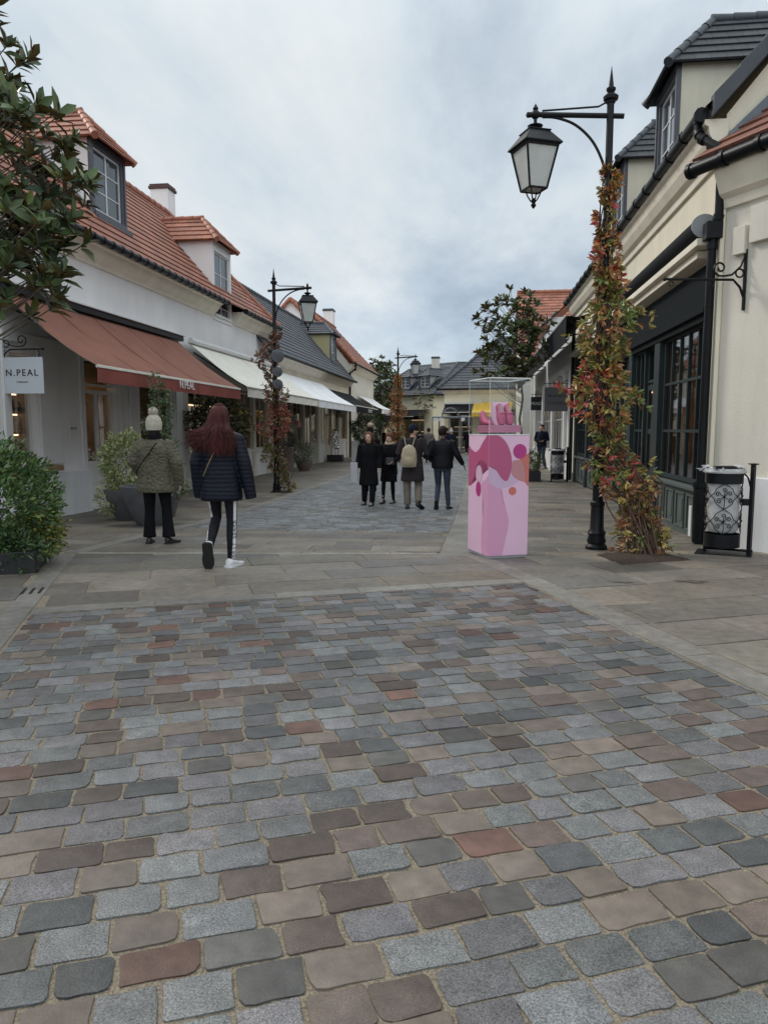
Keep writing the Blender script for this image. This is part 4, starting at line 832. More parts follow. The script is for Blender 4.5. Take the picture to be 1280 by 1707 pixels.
# ---- red roofed blocks beyond
ro = thing('house', 'orange roofed block with a small slate dormer seen above the right awnings', 'house', (5, 43, -.2))
m = M(); m.quad((2.2, 43, -.2), (9, 43, -.2), (9, 43, 5.3), (2.2, 43, 5.3)); m.quad((2.2, 43, -.2), (2.2, 54, -.2), (2.2, 54, 5.3), (2.2, 43, 5.3)); m.poly([(2.2, 43, 5.3), (2.2, 54, 5.3), (2.2, 48.5, 9.8)]); m.build('wall', m_wallR, ro, recalc=False)
m = M(); roofquad(m, (2.0, 42.8, 5.2), (9, 42.8, 5.2), (9, 48.5, 10.0), (2.0, 48.5, 10.0), .32); roofquad(m, (9, 54.2, 5.2), (2.0, 54.2, 5.2), (2.0, 48.5, 10), (9, 48.5, 10), .32); rf = m.build('roof', m_orange, ro, recalc=False)
m = M(); ridge(m, (2.0, 48.5, 10.03), (9, 48.5, 10.03), .13); m.build('ridge_tiles', m_orangeridge, rf, world=False, smooth=True)
FR = Side((2.2, 43), (1, 0), True); FR.n = V((0, 1))
dormer(ro, FR, 1.2, 2.5, .6, 6.0, 7.4, 8.1, rf, None, m_wallR, m_slate, m_slateridge, lambda z: (z - 5.2) / .842 - .2, m_white, (6.15, 7.2))
hb = thing('house', 'small white dormered house with orange cap tiles peeping over the half open black awning', 'house', (3.4, 33, -.2))
m = M(); m.quad((2.9, 35.5, 3), (6, 35.5, 3), (6, 35.5, 6.6), (2.9, 35.5, 6.6)); m.quad((2.9, 35.5, 3), (2.9, 41.5, 3), (2.9, 41.5, 6.2), (2.9, 35.5, 6.2)); m.build('wall', m_white, hb, recalc=False)
m = M(); roofquad(m, (2.6, 35.3, 6.15), (2.6, 41.6, 6.15), (5.2, 41.6, 8.5), (5.2, 35.3, 8.5), .3); rf = m.build('roof', m_orange, hb, recalc=False)
window(FR, hb, .95, 1.6, 5.0, 6.0, -7.56, 1, 2, m_winwhite, m_dglass)
# yellow block with yellow awning and slate roof, faces the camera
E1 = Side((-2.75, 53.0), (.86, -.10), True); E1.n = V((.115, .993)).normalized(); E1.a = V((.993, -.115)).normalized()
eb = thing('shop_building', 'yellow rendered shop with slate roof, black and yellow awnings, closing the street', 'building', (-1, 52, -.2))
m = M(); wallface(m, E1, 0, 9, -.3, 4.4, 0, [(.3, 2.0, -.2, 2.8), (2.5, 6.4, -.2, 2.8)], .3); m.quad(E1(0, 0, -.3), E1(0, 8, -.3), E1(0, 8, 4.4), E1(0, 0, 4.4)); m.build('wall', m_yellow, eb, recalc=False)
m = M(); roofquad(m, E1(-.45, -.4, 4.3), E1(9, -.4, 4.3), E1(9, 4.2, 8.2), E1(3.4, 4.2, 8.2), .3); roofquad(m, E1(-.45, 9, 4.3), E1(-.45, -.4, 4.3), E1(3.4, 4.2, 8.2), E1(3.4, 4.4, 8.2), .3); rf = m.build('roof', m_slate, eb, recalc=False)
m = M(); ridge(m, E1(-.45, -.4, 4.32), E1(3.4, 4.2, 8.22)); ridge(m, E1(3.4, 4.2, 8.22), E1(9, 4.2, 8.22)); m.build('ridge_tiles', m_slateridge, rf, world=False, smooth=True)
m = M(); gutter(m, [E1(-.45, -.45, 4.25), E1(9, -.45, 4.25)], .07); m.build('gutter', m_gutter, eb, smooth=True)
m = M(); profile(m, E1, -.1, 9, [(.01, 3.95), (-.1, 3.95), (-.2, 4.05), (-.33, 4.2), (.01, 4.2)]); m.build('cornice', m_stone, eb)
m = M(); E1.box(m, -.02, 2.75, -.3, -.003, 3.22, 3.34); m.build('awning_shelf', m_winwhite, eb)
awning(eb, E1, .1, 2.0, -.15, 3.2, -1.7, 2.62, .12, m_black_aw, m_black_aw, seams=0, arms=False)
awning(eb, E1, 2.15, 4.8, -.15, 3.35, -1.6, 2.6, .28, m_yel_aw, m_yel_aw, seams=1, arms=False, label='bright yellow awning behind the display case')
interior(E1, eb, .4, 6.4, -.2, 2.8, .3, 1.5, 4, mat('pale_interior', (.4, .36, .28), .7), seed=15, lm=m_lampfar)
for a, b in ((.35, 1.1), (1.15, 1.95), (2.6, 4.4), (4.5, 6.3)): window(E1, eb, a, b, -.1, 2.7, .08, 1, 2, m_creamshop)
# hipped slate building further left
D1 = Side((-4.15, 62.0), (-.62, .785), False); D1.n = V((.785, .62)).normalized(); D1.a = V((-.785, .62)).normalized(); D1.n = V((.62, .785)).normalized()
db = thing('shop_building', 'yellow building with hipped slate roof, twin dormers and chimney in the far centre', 'building', (-5, 64, -.2))
m = M(); wallface(m, D1, 0, 9, -.3, 4.4, 0, [(1.0, 3.6, -.2, 2.6)], .3); m.quad(D1(0, 0, -.3), (.6, 63.5, -.3), (.6, 63.5, 4.4), D1(0, 0, 4.4)); m.build('wall', m_yellow, db, recalc=False)
c0 = D1(-.3, -.45, 4.3); c1 = D1(9, -.45, 4.3); c2 = V((1.0, 63.2, 4.3)); t0 = V((-2.3, 67.2, 7.35)); t1 = V((-6.6, 71, 7.35)); t2 = V((1, 68, 7.35))
m = M(); roofquad(m, c0, c1, t1, t0, .3); roofquad(m, c0, c2, t2, t0, .3); rf = m.build('roof', m_slate, db, recalc=False)
m = M(); ridge(m, c0, t0); ridge(m, t0, t1); ridge(m, t0, t2); m.build('ridge_tiles', m_slateridge, rf, world=False, smooth=True)
m = M(); gutter(m, [c0, c1], .08); m.build('gutter', m_gutter, db, smooth=True)
m = M(); gutter(m, [c0, c2], .08); m.build('gutter', m_gutter, db, smooth=True)
PD = lambda z: (z - 4.3) / .78 - .45
for a in (.9, 3.2): dormer(db, D1, a, a + 1.2, .55, 4.9, 6.0, 6.6, rf, None, m_greyshop, m_slate, m_slateridge, PD, m_surround, (5.0, 5.9))
chimney(db, -4.3, 67.3, 5, 7.75, .7, .5, m_wallR, m_slateridge)
awning(db, D1, .2, 4.5, -.15, 3.1, -2.2, 2.5, .25, m_black_aw, m_black_aw, seams=0, arms=False)
interior(D1, db, .6, 4.2, -.2, 2.8, .3, 1.5, 3, mat('pale_interior', (.4, .36, .28), .7), seed=16, lm=m_lampfar)
# shops seen through the gap at the left, beyond the tree
gp = thing('shop_building', 'distant pale shop with orange roof, seen in the gap left of the far lamp', 'building', (-13, 84, -.2))
gable_house(gp, -9.5, 84, 94, 4.2, 3.9, 7.2, m_wallR, m_orange, m_orangeridge)
FG = Side((-13.2, 84), (1, 0), True); FG.n = V((0, 1))
awning(gp, FG, .2, 3.6, -.1, 2.9, -1.6, 2.4, .25, m_white_aw, m_white_aw, seams=0, arms=False, label='small white awning')
awning(gp, FG, 4.2, 8.2, -.1, 3.4, -1.6, 2.7, .3, m_black_aw, m_black_aw, seams=0, arms=False, label='black awning')
bh = thing('house', 'long orange roofed house at the far left end of the street', 'house', (-20, 100, -.2))
gable_house(bh, -22, 70, 95, 5, 4.5, 8, m_wallR, m_orange, m_orangeridge)

display(rb, RIGHT, .75, 1.35, .75, 1.7, .55, (.62, .58, .52), 'display_pale')
display(rb, RIGHT, 1.55, 2.1, .72, 1.35, .6, (.45, .08, .10), 'display_red')
display(rb, RIGHT, 2.25, 2.8, .75, 2.0, .7, (.30, .15, .10), 'display_rust')
display(rb, RIGHT, 6.0, 7.2, .75, 2.0, .6, (.30, .15, .10), 'display_rust')
display(rb, RIGHT, 9.2, 10.4, .75, 1.8, .6, (.62, .58, .52), 'display_pale')
# ------------------------------------------------------------------ vegetation kit
def leafmesh(name, P, D, Nn, size, wr, cols, m, parent=None, detail=False, droop=.25, fold=.18):
    P = np.asarray(P, float); D = np.asarray(D, float); Nn = np.asarray(Nn, float); n = len(P)
    D /= np.linalg.norm(D, axis=1)[:, None] + 1e-9; Sd = np.cross(D, Nn); Sd /= np.linalg.norm(Sd, axis=1)[:, None] + 1e-9; U = np.cross(Sd, D)
    s = np.asarray(size, float)[:, None]; w_ = s * wr
    if detail:
        tpl = [(0, 0, 0), (-.36, .3, fold), (0, .3, 0), (.36, .3, fold), (-.42, .65, fold), (0, .65, 0), (.42, .65, fold), (0, 1, .05)]
        fs = [(0, 2, 1), (0, 3, 2), (1, 2, 5, 4), (2, 3, 6, 5), (4, 5, 7), (5, 6, 7)]
    else:
        tpl = [(0, 0, 0), (-.5, .5, fold), (0, 1, 0), (.5, .5, fold)]; fs = [(0, 2, 1), (0, 3, 2)]
    k = len(tpl); vs = np.zeros((n, k, 3))
    for i, (a, b, c) in enumerate(tpl): vs[:, i] = P + Sd * a * w_ + D * b * s + U * (c * w_ - droop * s * b * b * .5)
    me = bpy.data.meshes.new(name); me.vertices.add(n * k); me.vertices.foreach_set('co', vs.ravel())
    lp = []; st_ = []; tot = []
    for f_ in fs: st_.append(len(lp)); tot.append(len(f_)); lp += f_
    nl = len(lp); L_ = (np.array(lp)[None, :] + (np.arange(n) * k)[:, None]).ravel(); me.loops.add(len(L_)); me.loops.foreach_set('vertex_index', L_)
    ls = (np.array(st_)[None, :] + (np.arange(n) * nl)[:, None]).ravel(); me.polygons.add(len(ls)); me.polygons.foreach_set('loop_start', ls)
    me.update(calc_edges=True); me.validate()
    a = me.color_attributes.new('Col', 'FLOAT_COLOR', 'POINT'); c4 = np.ones((n, k, 4)); c4[:, :, :3] = np.asarray(cols)[:, None, :]; a.data.foreach_set('color', c4.ravel())
    me.materials.append(m); me.shade_smooth()
    o = bpy.data.objects.new(name, me); S.collection.objects.link(o)
    if parent is not None: o.parent = parent; o.matrix_parent_inverse = Matrix.Translation(-parent.location) if parent.parent is None else Matrix.Identity(4)
    return o
rg = np.random.default_rng(5)
def unit(n): v = rg.normal(size=(n, 3)); return v / np.linalg.norm(v, axis=1)[:, None]
def pick(n, pal, v=.2):
    p = np.array([q[1:] for q in pal]); w_ = np.array([q[0] for q in pal], float); i = rg.choice(len(pal), n, p=w_ / w_.sum())
    return np.clip(p[i] * (1 + rg.uniform(-v, v, (n, 1))) * (1 + rg.uniform(-.08, .08, (n, 3))), .004, 1)
def bez(a, b, sag=.1, n=6, wob=.04):
    a, b = V(a), V(b); c = a.lerp(b, .45) + V((rnd.gauss(0, wob), rnd.gauss(0, wob), -sag)); return [(a * (1 - t) ** 2 + c * 2 * t * (1 - t) + b * t * t) for t in [i / n for i in range(n + 1)]]
MAGP = [(5, .060, .085, .030), (3, .075, .115, .042), (2, .035, .06, .03), (1, .14, .17, .05)]
def magnolia(name, label, base, whorls, leaf, trunk_r, top, group=None, per=9, pal=MAGP, lean=(0, 0), detail=True, steep=.75):
    t = thing(name, label, 'tree', base, group); b = V(base); m = M()
    ax = [b + V((lean[0] * f, lean[1] * f, top * f)) + V((rnd.gauss(0, .03), rnd.gauss(0, .03), 0)) * (1 if i else 0) for i, f in enumerate([j / 8 for j in range(9)])]
    m.tube(ax, [trunk_r * (1 - .8 * i / 8) for i in range(9)], 9)
    P = []; D = []; Nn = []; Sz = []
    for w_ in whorls:
        w_ = V(w_); h = max(.12, min(.92, (w_.z - b.z - (V((w_.x, w_.y)) - V((b.x, b.y))).length * steep) / top)); i = min(7, int(h * 8)); st0 = ax[i].lerp(ax[i + 1], h * 8 - i)
        pts = bez(st0, w_, .12, 6); L_ = (w_ - st0).length; m.tube(pts, [max(.006, trunk_r * .17 * min(1, L_) * (1 - .85 * q / 6)) for q in range(7)], 5)
        d = (pts[-1] - pts[-3]).normalized(); d = (d + V((0, 0, .35))).normalized(); a = d.orthogonal().normalized(); c = d.cross(a)
        k = per + rnd.randint(-2, 2)
        for q in range(k):
            al = q * 2.4 + rnd.uniform(-.3, .3); el = rnd.uniform(.15, 1.15); dd = (a * math.cos(al) + c * math.sin(al)) * math.sin(el + .3) + d * math.cos(el + .3)
            P.append(w_ - d * rnd.uniform(0, .09)); D.append(dd); Nn.append(d * .8 - dd * .5 + V((rnd.gauss(0, .25), rnd.gauss(0, .25), rnd.gauss(0, .25)))); Sz.append(leaf * rnd.uniform(.7, 1.2))
    m.build('trunk', m_bark, t, smooth=True)
    leafmesh('crown', P, D, Nn, Sz, .42, pick(len(P), pal), m_mag, t, detail, .3)
    return t
def ellw(c, r, n, shell=.35, cond=None):
    out_ = []
    while len(out_) < n:
        v = unit(1)[0] * (shell + (1 - shell) * rnd.random() ** .5); p = (c[0] + v[0] * r[0], c[1] + v[1] * r[1], c[2] + v[2] * r[2])
        if cond is None or cond(p): out_.append(p)
    return out_
def bushleaves(c, r, n, shell=.6):
    v = unit(n); k = shell + (1 - shell) * rg.random((n, 1)) ** .6; lump = 1 + .13 * np.sin(v[:, :1] * 7 + v[:, 2:] * 5) + .09 * np.cos(v[:, 1:2] * 11)
    P = np.array(c) + v * k * lump * np.array(r); D = v + unit(n) * .8; return P, D, unit(n) + v * .6
# big magnolia reaching in from the left
W = ellw((-5.15, 7.5, 4.05), (1.0, .9, 1.25), 150, .5) + ellw((-5.1, 7.3, 5.15), (.5, .5, .62), 22) + ellw((-4.42, 7.1, 4.55), (.34, .4, .22), 8) + ellw((-4.38, 7.2, 3.6), (.45, .5, .35), 17) + ellw((-4.68, 7.2, 3.0), (.5, .5, .40), 18) + ellw((-4.12, 7.3, 3.95), (.16, .3, .12), 4)
magnolia('magnolia_tree', 'large magnolia tree with broad glossy leaves reaching in from the left edge', (-6.15, 7.55, 0), W, .22, .08, 5.0, per=9, steep=.42)
# round magnolia behind the display case
W = ellw((.92, 24.8, 4.55), (1.25, 1.1, 1.65), 150, .4) + ellw((.5, 24.8, 3.6), (1.0, .8, .7), 34)
magnolia('magnolia_tree', 'open branched magnolia tree in a planter box behind the pink display case', (1.25, 24.8, -.2), W, .245, .06, 5.3, per=10)
W = ellw((-8.3, 60, 4.4), (1.75, 1.6, 2.9), 330, .5)
magnolia('evergreen_tree', 'dense dark evergreen tree at the far end of the left row', (-8.3, 60, -.2), W, .36, .12, 6.0, per=9, detail=False)
W = ellw((-3.75, 47, 3.2), (.85, .6, 1.0), 26, .2)
magnolia('young_tree', 'thin young tree with sparse olive leaves right of the far lamp', (-4.0, 47, -.2), W, .22, .04, 3.9, per=7, pal=[(1, .12, .15, .05), (1, .07, .10, .03)], detail=False)
# planter box of that tree with its shrub
t = thing('planter_box', 'low black planter box with a small leafy shrub, right of the display case', 'planter', (1.45, 24.2, -.2))
m = M(); m.box(.85, 23.95, -.2, 1.85, 25.1, .12); m.build('box', m_letter, t, bevel=.01)
m = M(); m.box(.9, 24.0, .1, 1.8, 25.05, .14); m.build('earth', m_soil, t)
P, D, Nn = bushleaves((1.45, 24.3, .38), (.42, .4, .42), 1400); leafmesh('foliage', P, D, Nn, rg.uniform(.05, .1, len(P)), .5, pick(len(P), [(3, .06, .1, .03), (1, .14, .16, .06)]), m_leaf, t)
# hedge trough at the left edge
t = thing('hedge_planter', 'dark trough packed with clipped hedge and ferns in the left foreground corner', 'planter', (-5.3, 7.3, 0))
m = M(); a = V((-4.50, 6.88)); u = V((-.40, .917)); v_ = V((-.917, -.40)); q = [a, a + u * 1.15, a + u * 1.15 + v_ * 2.2, a + v_ * 2.2]
m.prism([(p.x, p.y, -.01) for p in q], (0, 0, .24)); m.build('trough', m_letter, t, bevel=.008)
P, D, Nn = bushleaves((-5.45, 7.25, .52), (.86, .75, .80), 14000, .7); k = P[:, 2] > .05; P, D, Nn = P[k], D[k], Nn[k]
D[:, 2] += .25
leafmesh('hedge', P, D, Nn, rg.uniform(.045, .095, len(P)), .40, pick(len(P), [(4, .08, .15, .045), (2, .05, .10, .04), (1, .19, .24, .07), (1, .11, .17, .045)], .3), m_leaf, t)
P, D, Nn = bushleaves((-4.80, 7.35, .34), (.30, .35, .26), 1500, .5); leafmesh('yellow_shrub', P, D, Nn, rg.uniform(.04, .07, len(P)), .5, pick(len(P), [(2, .2, .2, .04), (1, .10, .13, .03)]), m_leaf, t)
P, D, Nn = bushleaves((-5.15, 6.93, .20), (.70, .20, .26), 2600, .5); leafmesh('ground_fronds', P, D, Nn, rg.uniform(.05, .10, len(P)), .34, pick(len(P), [(3, .06, .11, .04), (1, .04, .07, .03)]), m_leaf, t)
P = []; D = []
for i in range(16):
    b0 = V((-4.95, 6.95, .18)) + V((rnd.uniform(-.8, .3), rnd.uniform(-.25, .15), 0)); al = rnd.uniform(-2.6, .3); dr = V((math.cos(al), math.sin(al), 0))
    for j in range(16):
        f = j / 16; p = b0 + dr * .34 * f + V((0, 0, .22 * f - .30 * f * f))
        for sgn in (-1, 1): P.append(p); D.append(V((-dr.y, dr.x, 0)) * sgn + dr * .35)
leafmesh('fern', P, D, [(0, 0, 1)] * len(P), [.085 * (1 - .75 * (i // 2 % 16) / 16) for i in range(len(P))], .25, pick(len(P), [(1, .045, .08, .035), (1, .03, .06, .03)]), m_leaf, t, droop=.5)
# shrubs in pots by the first shop
def pot(par, x, y, z, r0, r1, h, m_, name='pot', n=28):
    m = M(); m.lathe([(r0 * .96, 0), (r0, .02), ((r0 + r1) / 2 * 1.05, h * .5), (r1, h * .97), (r1, h), (r1 - .05, h), (r1 - .07, h - .07), (.01, h - .07)], (x, y, z), n); return m.build(name, m_, par, smooth=True)
t = thing('potted_shrub', 'large grey tapered pot partly hidden behind the woman in the green jacket', 'potted plant', (-5.45, 11.6, -.12))
pot(t, -5.45, 11.6, -.12, .25, .50, .66, m_pot)
P, D, Nn = bushleaves((-5.22, 11.7, .5), (.34, .3, .22), 700); leafmesh('foliage', P, D, Nn, rg.uniform(.04, .08, len(P)), .5, pick(len(P), [(1, .09, .13, .05), (1, .16, .19, .09)]), m_leaf, t)
t = thing('potted_shrub', 'rounded dark pot with tall pale variegated shrub beside the shop door', 'potted plant', (-6.35, 12.5, -.15))
pot(t, -6.25, 12.4, -.15, .22, .42, .55, m_pot)
P, D, Nn = bushleaves((-6.32, 12.4, .86), (.40, .36, .56), 3600, .55); 
P2, D2, N2 = bushleaves((-6.5, 12.2, .25), (.25, .2, .3), 500, .4)
leafmesh('foliage', np.vstack([P, P2]), np.vstack([D, D2]), np.vstack([Nn, N2]), rg.uniform(.035, .08, len(P) + len(P2)), .5, pick(len(P) + len(P2), [(3, .30, .34, .13), (2, .42, .42, .22), (2, .15, .20, .07)]), m_leaf, t)
t = thing('potted_topiary', 'tall spiral clipped topiary rising behind the knitted hat', 'potted plant', (-5.95, 13.1, -.15))
pot(t, -5.98, 13.15, -.17, .24, .36, .5, m_potb)
P, D, Nn = [], [], []
for i, (z, r) in enumerate(((.75, .36), (1.15, .32), (1.5, .27), (1.82, .22), (2.1, .17), (2.33, .1))):
    a, b, c = bushleaves((-5.95 + .05 * math.cos(i * 2), 13.1 + .05 * math.sin(i * 2), z), (r, r, .19), int(900 * r * 2.2), .7); P.append(a); D.append(b); Nn.append(c)
P, D, Nn = map(np.vstack, (P, D, Nn)); leafmesh('foliage', P, D, Nn, rg.uniform(.03, .06, len(P)), .5, pick(len(P), [(3, .075, .12, .05), (1, .15, .19, .09)]), m_leaf, t)
m = M(); m.tube([(-5.95, 13.1, .2), (-5.95, 13.1, 2.2)], .02, 8); m.build('stem', m_bark, t)
t = thing('potted_shrub', 'broad very dark shrub against the shopfront behind the red haired woman', 'potted plant', (-7.1, 19.4, -.2))
pot(t, -7.15, 19.4, -.2, .3, .42, .6, m_potb)
P, D, Nn = bushleaves((-7.15, 19.4, 1.5), (.86, .6, .92), 3600, .5); leafmesh('foliage', P, D, Nn, rg.uniform(.08, .16, len(P)), .42, pick(len(P), [(4, .018, .032, .016), (1, .04, .06, .03)]), m_mag, t)
# planters further along the left row
t = thing('potted_box_ball', 'clipped dark box ball in a tall ribbed brown planter under the cream awning', 'potted plant', (-7.5, 27.7, -.2))
m = M(); rr = [[V((-7.5, 27.7, z)) + V((math.cos(i / 40 * 6.283), math.sin(i / 40 * 6.283), 0)) * (r + (.012 if i % 2 else 0)) for i in range(40)] for z, r in ((-.2, .24), (.72, .31), (.74, .33), (.78, .33), (.78, .26), (.7, .25))]
m.loft(rr).build('pot', m_potb, t, smooth=True)
P, D, Nn = bushleaves((-7.5, 27.7, 1.02), (.34, .34, .32), 2200, .8); leafmesh('foliage', P, D, Nn, rg.uniform(.03, .06, len(P)), .5, pick(len(P), [(1, .02, .045, .03), (1, .03, .06, .035)]), m_leaf, t)
t = thing('potted_shrub', 'squat round brown bowl with loose green and reddish plants', 'potted plant', (-7.05, 28.8, -.2))
pot(t, -7.05, 28.8, -.2, .20, .36, .42, m_potb)
P, D, Nn = bushleaves((-7.2, 28.7, .55), (.50, .4, .42), 1500, .4); c_ = pick(len(P), [(4, .09, .13, .05), (1, .18, .05, .05)]); leafmesh('foliage', P, D, Nn, rg.uniform(.06, .12, len(P)), .3, c_, m_leaf, t)
t = thing('potted_shrub', 'big round bush in a white cube planter near the end of the left shops', 'potted plant', (-6.1, 38, -.2))
m = M(); m.box(-6.72, 37.6, -.2, -6.3, 38.0, .86); m.build('pot', m_potw, t, bevel=.02)
m = M(); m.lathe([(.3, 0), (.42, .6), (.4, .6), (.01, .55)], (-5.9, 38.1, -.2), 20); m.build('bowl', m_potb, t, smooth=True)
P, D, Nn = bushleaves((-6.0, 38, 1.38), (.78, .6, .86), 4200, .6); leafmesh('foliage', P, D, Nn, rg.uniform(.07, .14, len(P)), .45, pick(len(P), [(4, .03, .05, .022), (1, .09, .07, .03), (1, .06, .09, .03)]), m_leaf, t)
# ------------------------------------------------------------------ lamps with climbers
def lantern(par, c, zt, rot):
    """hangs from c; zt: height of the hook"""
    cx_, cy_ = c
    def ring(z, h): return [V((cx_ + h * 1.414 * math.cos(rot + math.pi / 4 + k * math.pi / 2), cy_ + h * 1.414 * math.sin(rot + math.pi / 4 + k * math.pi / 2), z)) for k in range(4)]
    z0 = zt - .95; ze = zt - .33; zb = zt - .82
    m = M(); m.loft([ring(ze + .0, .245), ring(ze + .015, .245), ring(ze + .16, .135), ring(ze + .17, .145), ring(ze + .18, .145), ring(ze + .185, .08)]); m.lathe([(.05, 0), (.04, .03), (.085, .055), (.095, .07), (.04, .09), (.02, .1), (.02, .17)], (cx_, cy_, ze + .18), 14)
    la = m.build('lantern', m_iron, par, bevel=.003)
    t4 = ring(ze - .02, .205); b4 = ring(zb, .115)
    m = M()
    for a, b in zip(t4, b4): m.tube([a, b], .014, 6)
    for r_ in (t4, b4, ring(ze - .004, .215)):
        for k in range(4): m.tube([r_[k], r_[(k + 1) % 4]], .014, 6)
    for k in range(4):
        p = ring(zb, .115)[k].lerp(V((cx_, cy_, zb)), .35); m.tube([p, p + (V((cx_, cy_, zb - .07)) - p) * .3 + V((0, 0, -.05)), V((cx_, cy_, zb - .13)) + (p - V((cx_, cy_, zb))) * .35, V((cx_, cy_, zb - .135))], .009, 6)
    m.lathe([(.01, 0), (.035, .04), (.02, .06), (.035, .09), (.015, .12)], (cx_, cy_, zb - .22), 10)
    m.build('lantern_frame', m_iron, la, smooth=True)
    g_ = M(); g_.loft([[p.lerp(V((cx_, cy_, p.z)), .04) for p in t4], [p.lerp(V((cx_, cy_, p.z)), .04) for p in b4]]); g_.build('lantern_glass', m_frost, la)
    return la
def street_lamp(x, y, z, ad, label, rot):
    t = thing('street_lamp', label, 'street lamp', (x, y, z), 'black lantern street lamps'); b = V((x, y, z)); a = V((ad[0], ad[1], 0)).normalized(); Z = V((0, 0, 1))
    m = M(); m.lathe([(.135, 0), (.135, .04), (.105, .07), (.12, .11), (.10, .17), (.115, .21), (.085, .26), (.08, .55), (.09, .56), (.09, .6), (.07, .62)], b, 20); m.build('base', m_iron, t, smooth=True)
    m = M(); m.lathe([(.066, .6), (.062, 2.75), (.085, 2.77), (.085, 2.85), (.048, 2.9), (.042, 5.22), (.042, 5.38), (.055, 5.385), (.055, 5.40), (.085, 5.42), (.09, 5.455), (.05, 5.49), (.035, 5.50), (.055, 5.53), (.055, 5.55), (.03, 5.57), (.028, 5.6), (.002, 5.80)], b, 16); m.build('pole', m_iron, t, smooth=True)
    ah = 5.26; m = M(); m.tube([b - a * .16 + Z * (ah - .03), b + Z * ah * 1 + Z * -.02, b + a * .88 + Z * (ah + .03)], .032, 8); m.build('arm', m_iron, t, smooth=True)
    m = M(); m.tube(spl([b + a * .03 + Z * (ah - .75), b + a * .07 + Z * (ah - .55), b + a * .2 + Z * (ah - .3), b + a * .4 + Z * (ah - .11), b + a * .62 + Z * (ah - .02), b + a * .8 + Z * (ah + .0)]), .017, 8); m.build('arm_brace', m_iron, t, smooth=True)
    m = M(); m.tube([b + a * .04 + Z * (ah + .2), b + a * .06 + Z * (ah + .13), b + a * .14 + Z * (ah + .09), b + a * .8 + Z * (ah + .07)], .012, 8); m.build('tie_rod', m_iron, t, smooth=True)
    e_ = b + a * .88 + Z * (ah + .03); m = M(); m.ell(e_, (.055, .055, .055), 8); m.lathe([(.02, 0), (.035, .03), (.0, .09)], e_ + Z * .04, 8); m.tube([e_, e_ + a * .1, e_ + a * .115], [.03, .035, .004], 8); m.tube([e_, e_ - Z * .12], .015, 8); m.build('arm_joint', m_iron, t, smooth=True)
    lantern(t, (e_.x, e_.y), z + ah - .02, rot)
    return t
def climber(name, label, x, y, z, prof, n, pal_at, root, seed, stems=12):
    global rg
    t = thing(name, label, 'climbing plant', root, 'autumn climbers on the lamp posts'); P = []; D = []; C = []
    zs = [p[0] for p in prof]; wts = np.array([prof[i][1] * (zs[i + 1] - zs[i]) + .02 for i in range(len(prof) - 1)]); wts /= wts.sum()
    m = M(); R_ = V(root)
    for i in range(stems):
        a0 = R_ + V((rnd.gauss(0, .10), rnd.gauss(0, .08), 0)); h = rnd.uniform(.8, 1.7); b0 = V((x + rnd.gauss(0, .06), y + rnd.gauss(0, .06), z + h))
        mid = a0.lerp(b0, .5) + V((rnd.gauss(.12, .12), rnd.gauss(0, .1), .1)); pts = [a0, a0.lerp(mid, .5) + V((rnd.gauss(0, .03), 0, 0)), mid, mid.lerp(b0, .6) + V((rnd.gauss(0, .03), 0, 0)), b0]; m.tube(pts, [.013, .011, .01, .008, .006], 5)
        h2 = rnd.uniform(2.5, zs[-1]); al = rnd.random() * 6; q = [b0]; 
        for k in range(1, 9): zz = h + (h2 - h) * k / 8; q.append(V((x + .09 * math.cos(al + k), y + .09 * math.sin(al + k), z + zz)))
        m.tube(q, [.008] * 9, 5)
    m.build('stem', m_twig, t, smooth=True)
    cl = n // 4
    for i in range(cl):
        k = rg.choice(len(wts), p=wts); f = rg.random(); h = zs[k] + (zs[k + 1] - zs[k]) * f; r = prof[k][1] + (prof[k + 1][1] - prof[k][1]) * f; ox = prof[k][2] + (prof[k + 1][2] - prof[k][2]) * f; oy = prof[k][3] if len(prof[k]) > 3 else 0
        lump = 1 + .35 * math.sin(h * 7 + seed); al = rg.random() * 6.283; rr = .82 * r * lump * (.2 + .8 * rg.random() ** .6) * (1.35 if rg.random() < .10 else 1); c = V((x + ox + rr * math.cos(al), y + oy + rr * math.sin(al), z + h))
        od = V((math.cos(al), math.sin(al), rg.uniform(-.5, .5))).normalized(); col = pal_at(h, rg, al)
        for q in range(rg.integers(5, 8)):
            dd = od + V(tuple(unit(1)[0])) * .95; P.append(c + V(tuple(unit(1)[0])) * .02); D.append(dd); C.append(np.array(col) * rg.uniform(.7, 1.3))
    leafmesh('foliage', P, D, unit(len(P)) + np.array([0, 0, .4]), rg.uniform(.055, .12, len(P)), .38, np.clip(C, .004, 1), m_leaf, t, True, .25, .12)
    return t
def palA(h, r, al):
    g_ = (.14, .18, .045); gy = (.32, .25, .07); o = (.44, .19, .07); rd = (.42, .07, .07); br = (.30, .14, .07)
    if h < .9: p = [g_, gy, br, br]
    elif h < 1.5: p = [g_, gy, g_, rd, br]
    elif h < 2.3: p = [g_, gy, gy, o, rd if math.cos(al) < .3 else g_, o, rd if math.cos(al) < 0 else gy]
    elif h < 3.3: p = [gy, o, g_, gy, br, g_]
    else: p = [o, rd, br, gy, o, g_]
    return p[r.integers(len(p))]
def palB(h, r, al):
    g_ = (.11, .13, .035); gy = (.20, .16, .05); o = (.28, .12, .06); rd = (.32, .07, .07); br = (.16, .085, .065)
    p = [g_, gy, gy, br] if h < 1.3 else [gy, o, rd, o, rd] if h < 2.3 else [br, br, o, gy] if h < 3.2 else [br, br, br, o]
    return p[r.integers(len(p))]
def palC(h, r, al): p = [(.42, .17, .04), (.32, .12, .04), (.20, .15, .05)]; return p[r.integers(3)]
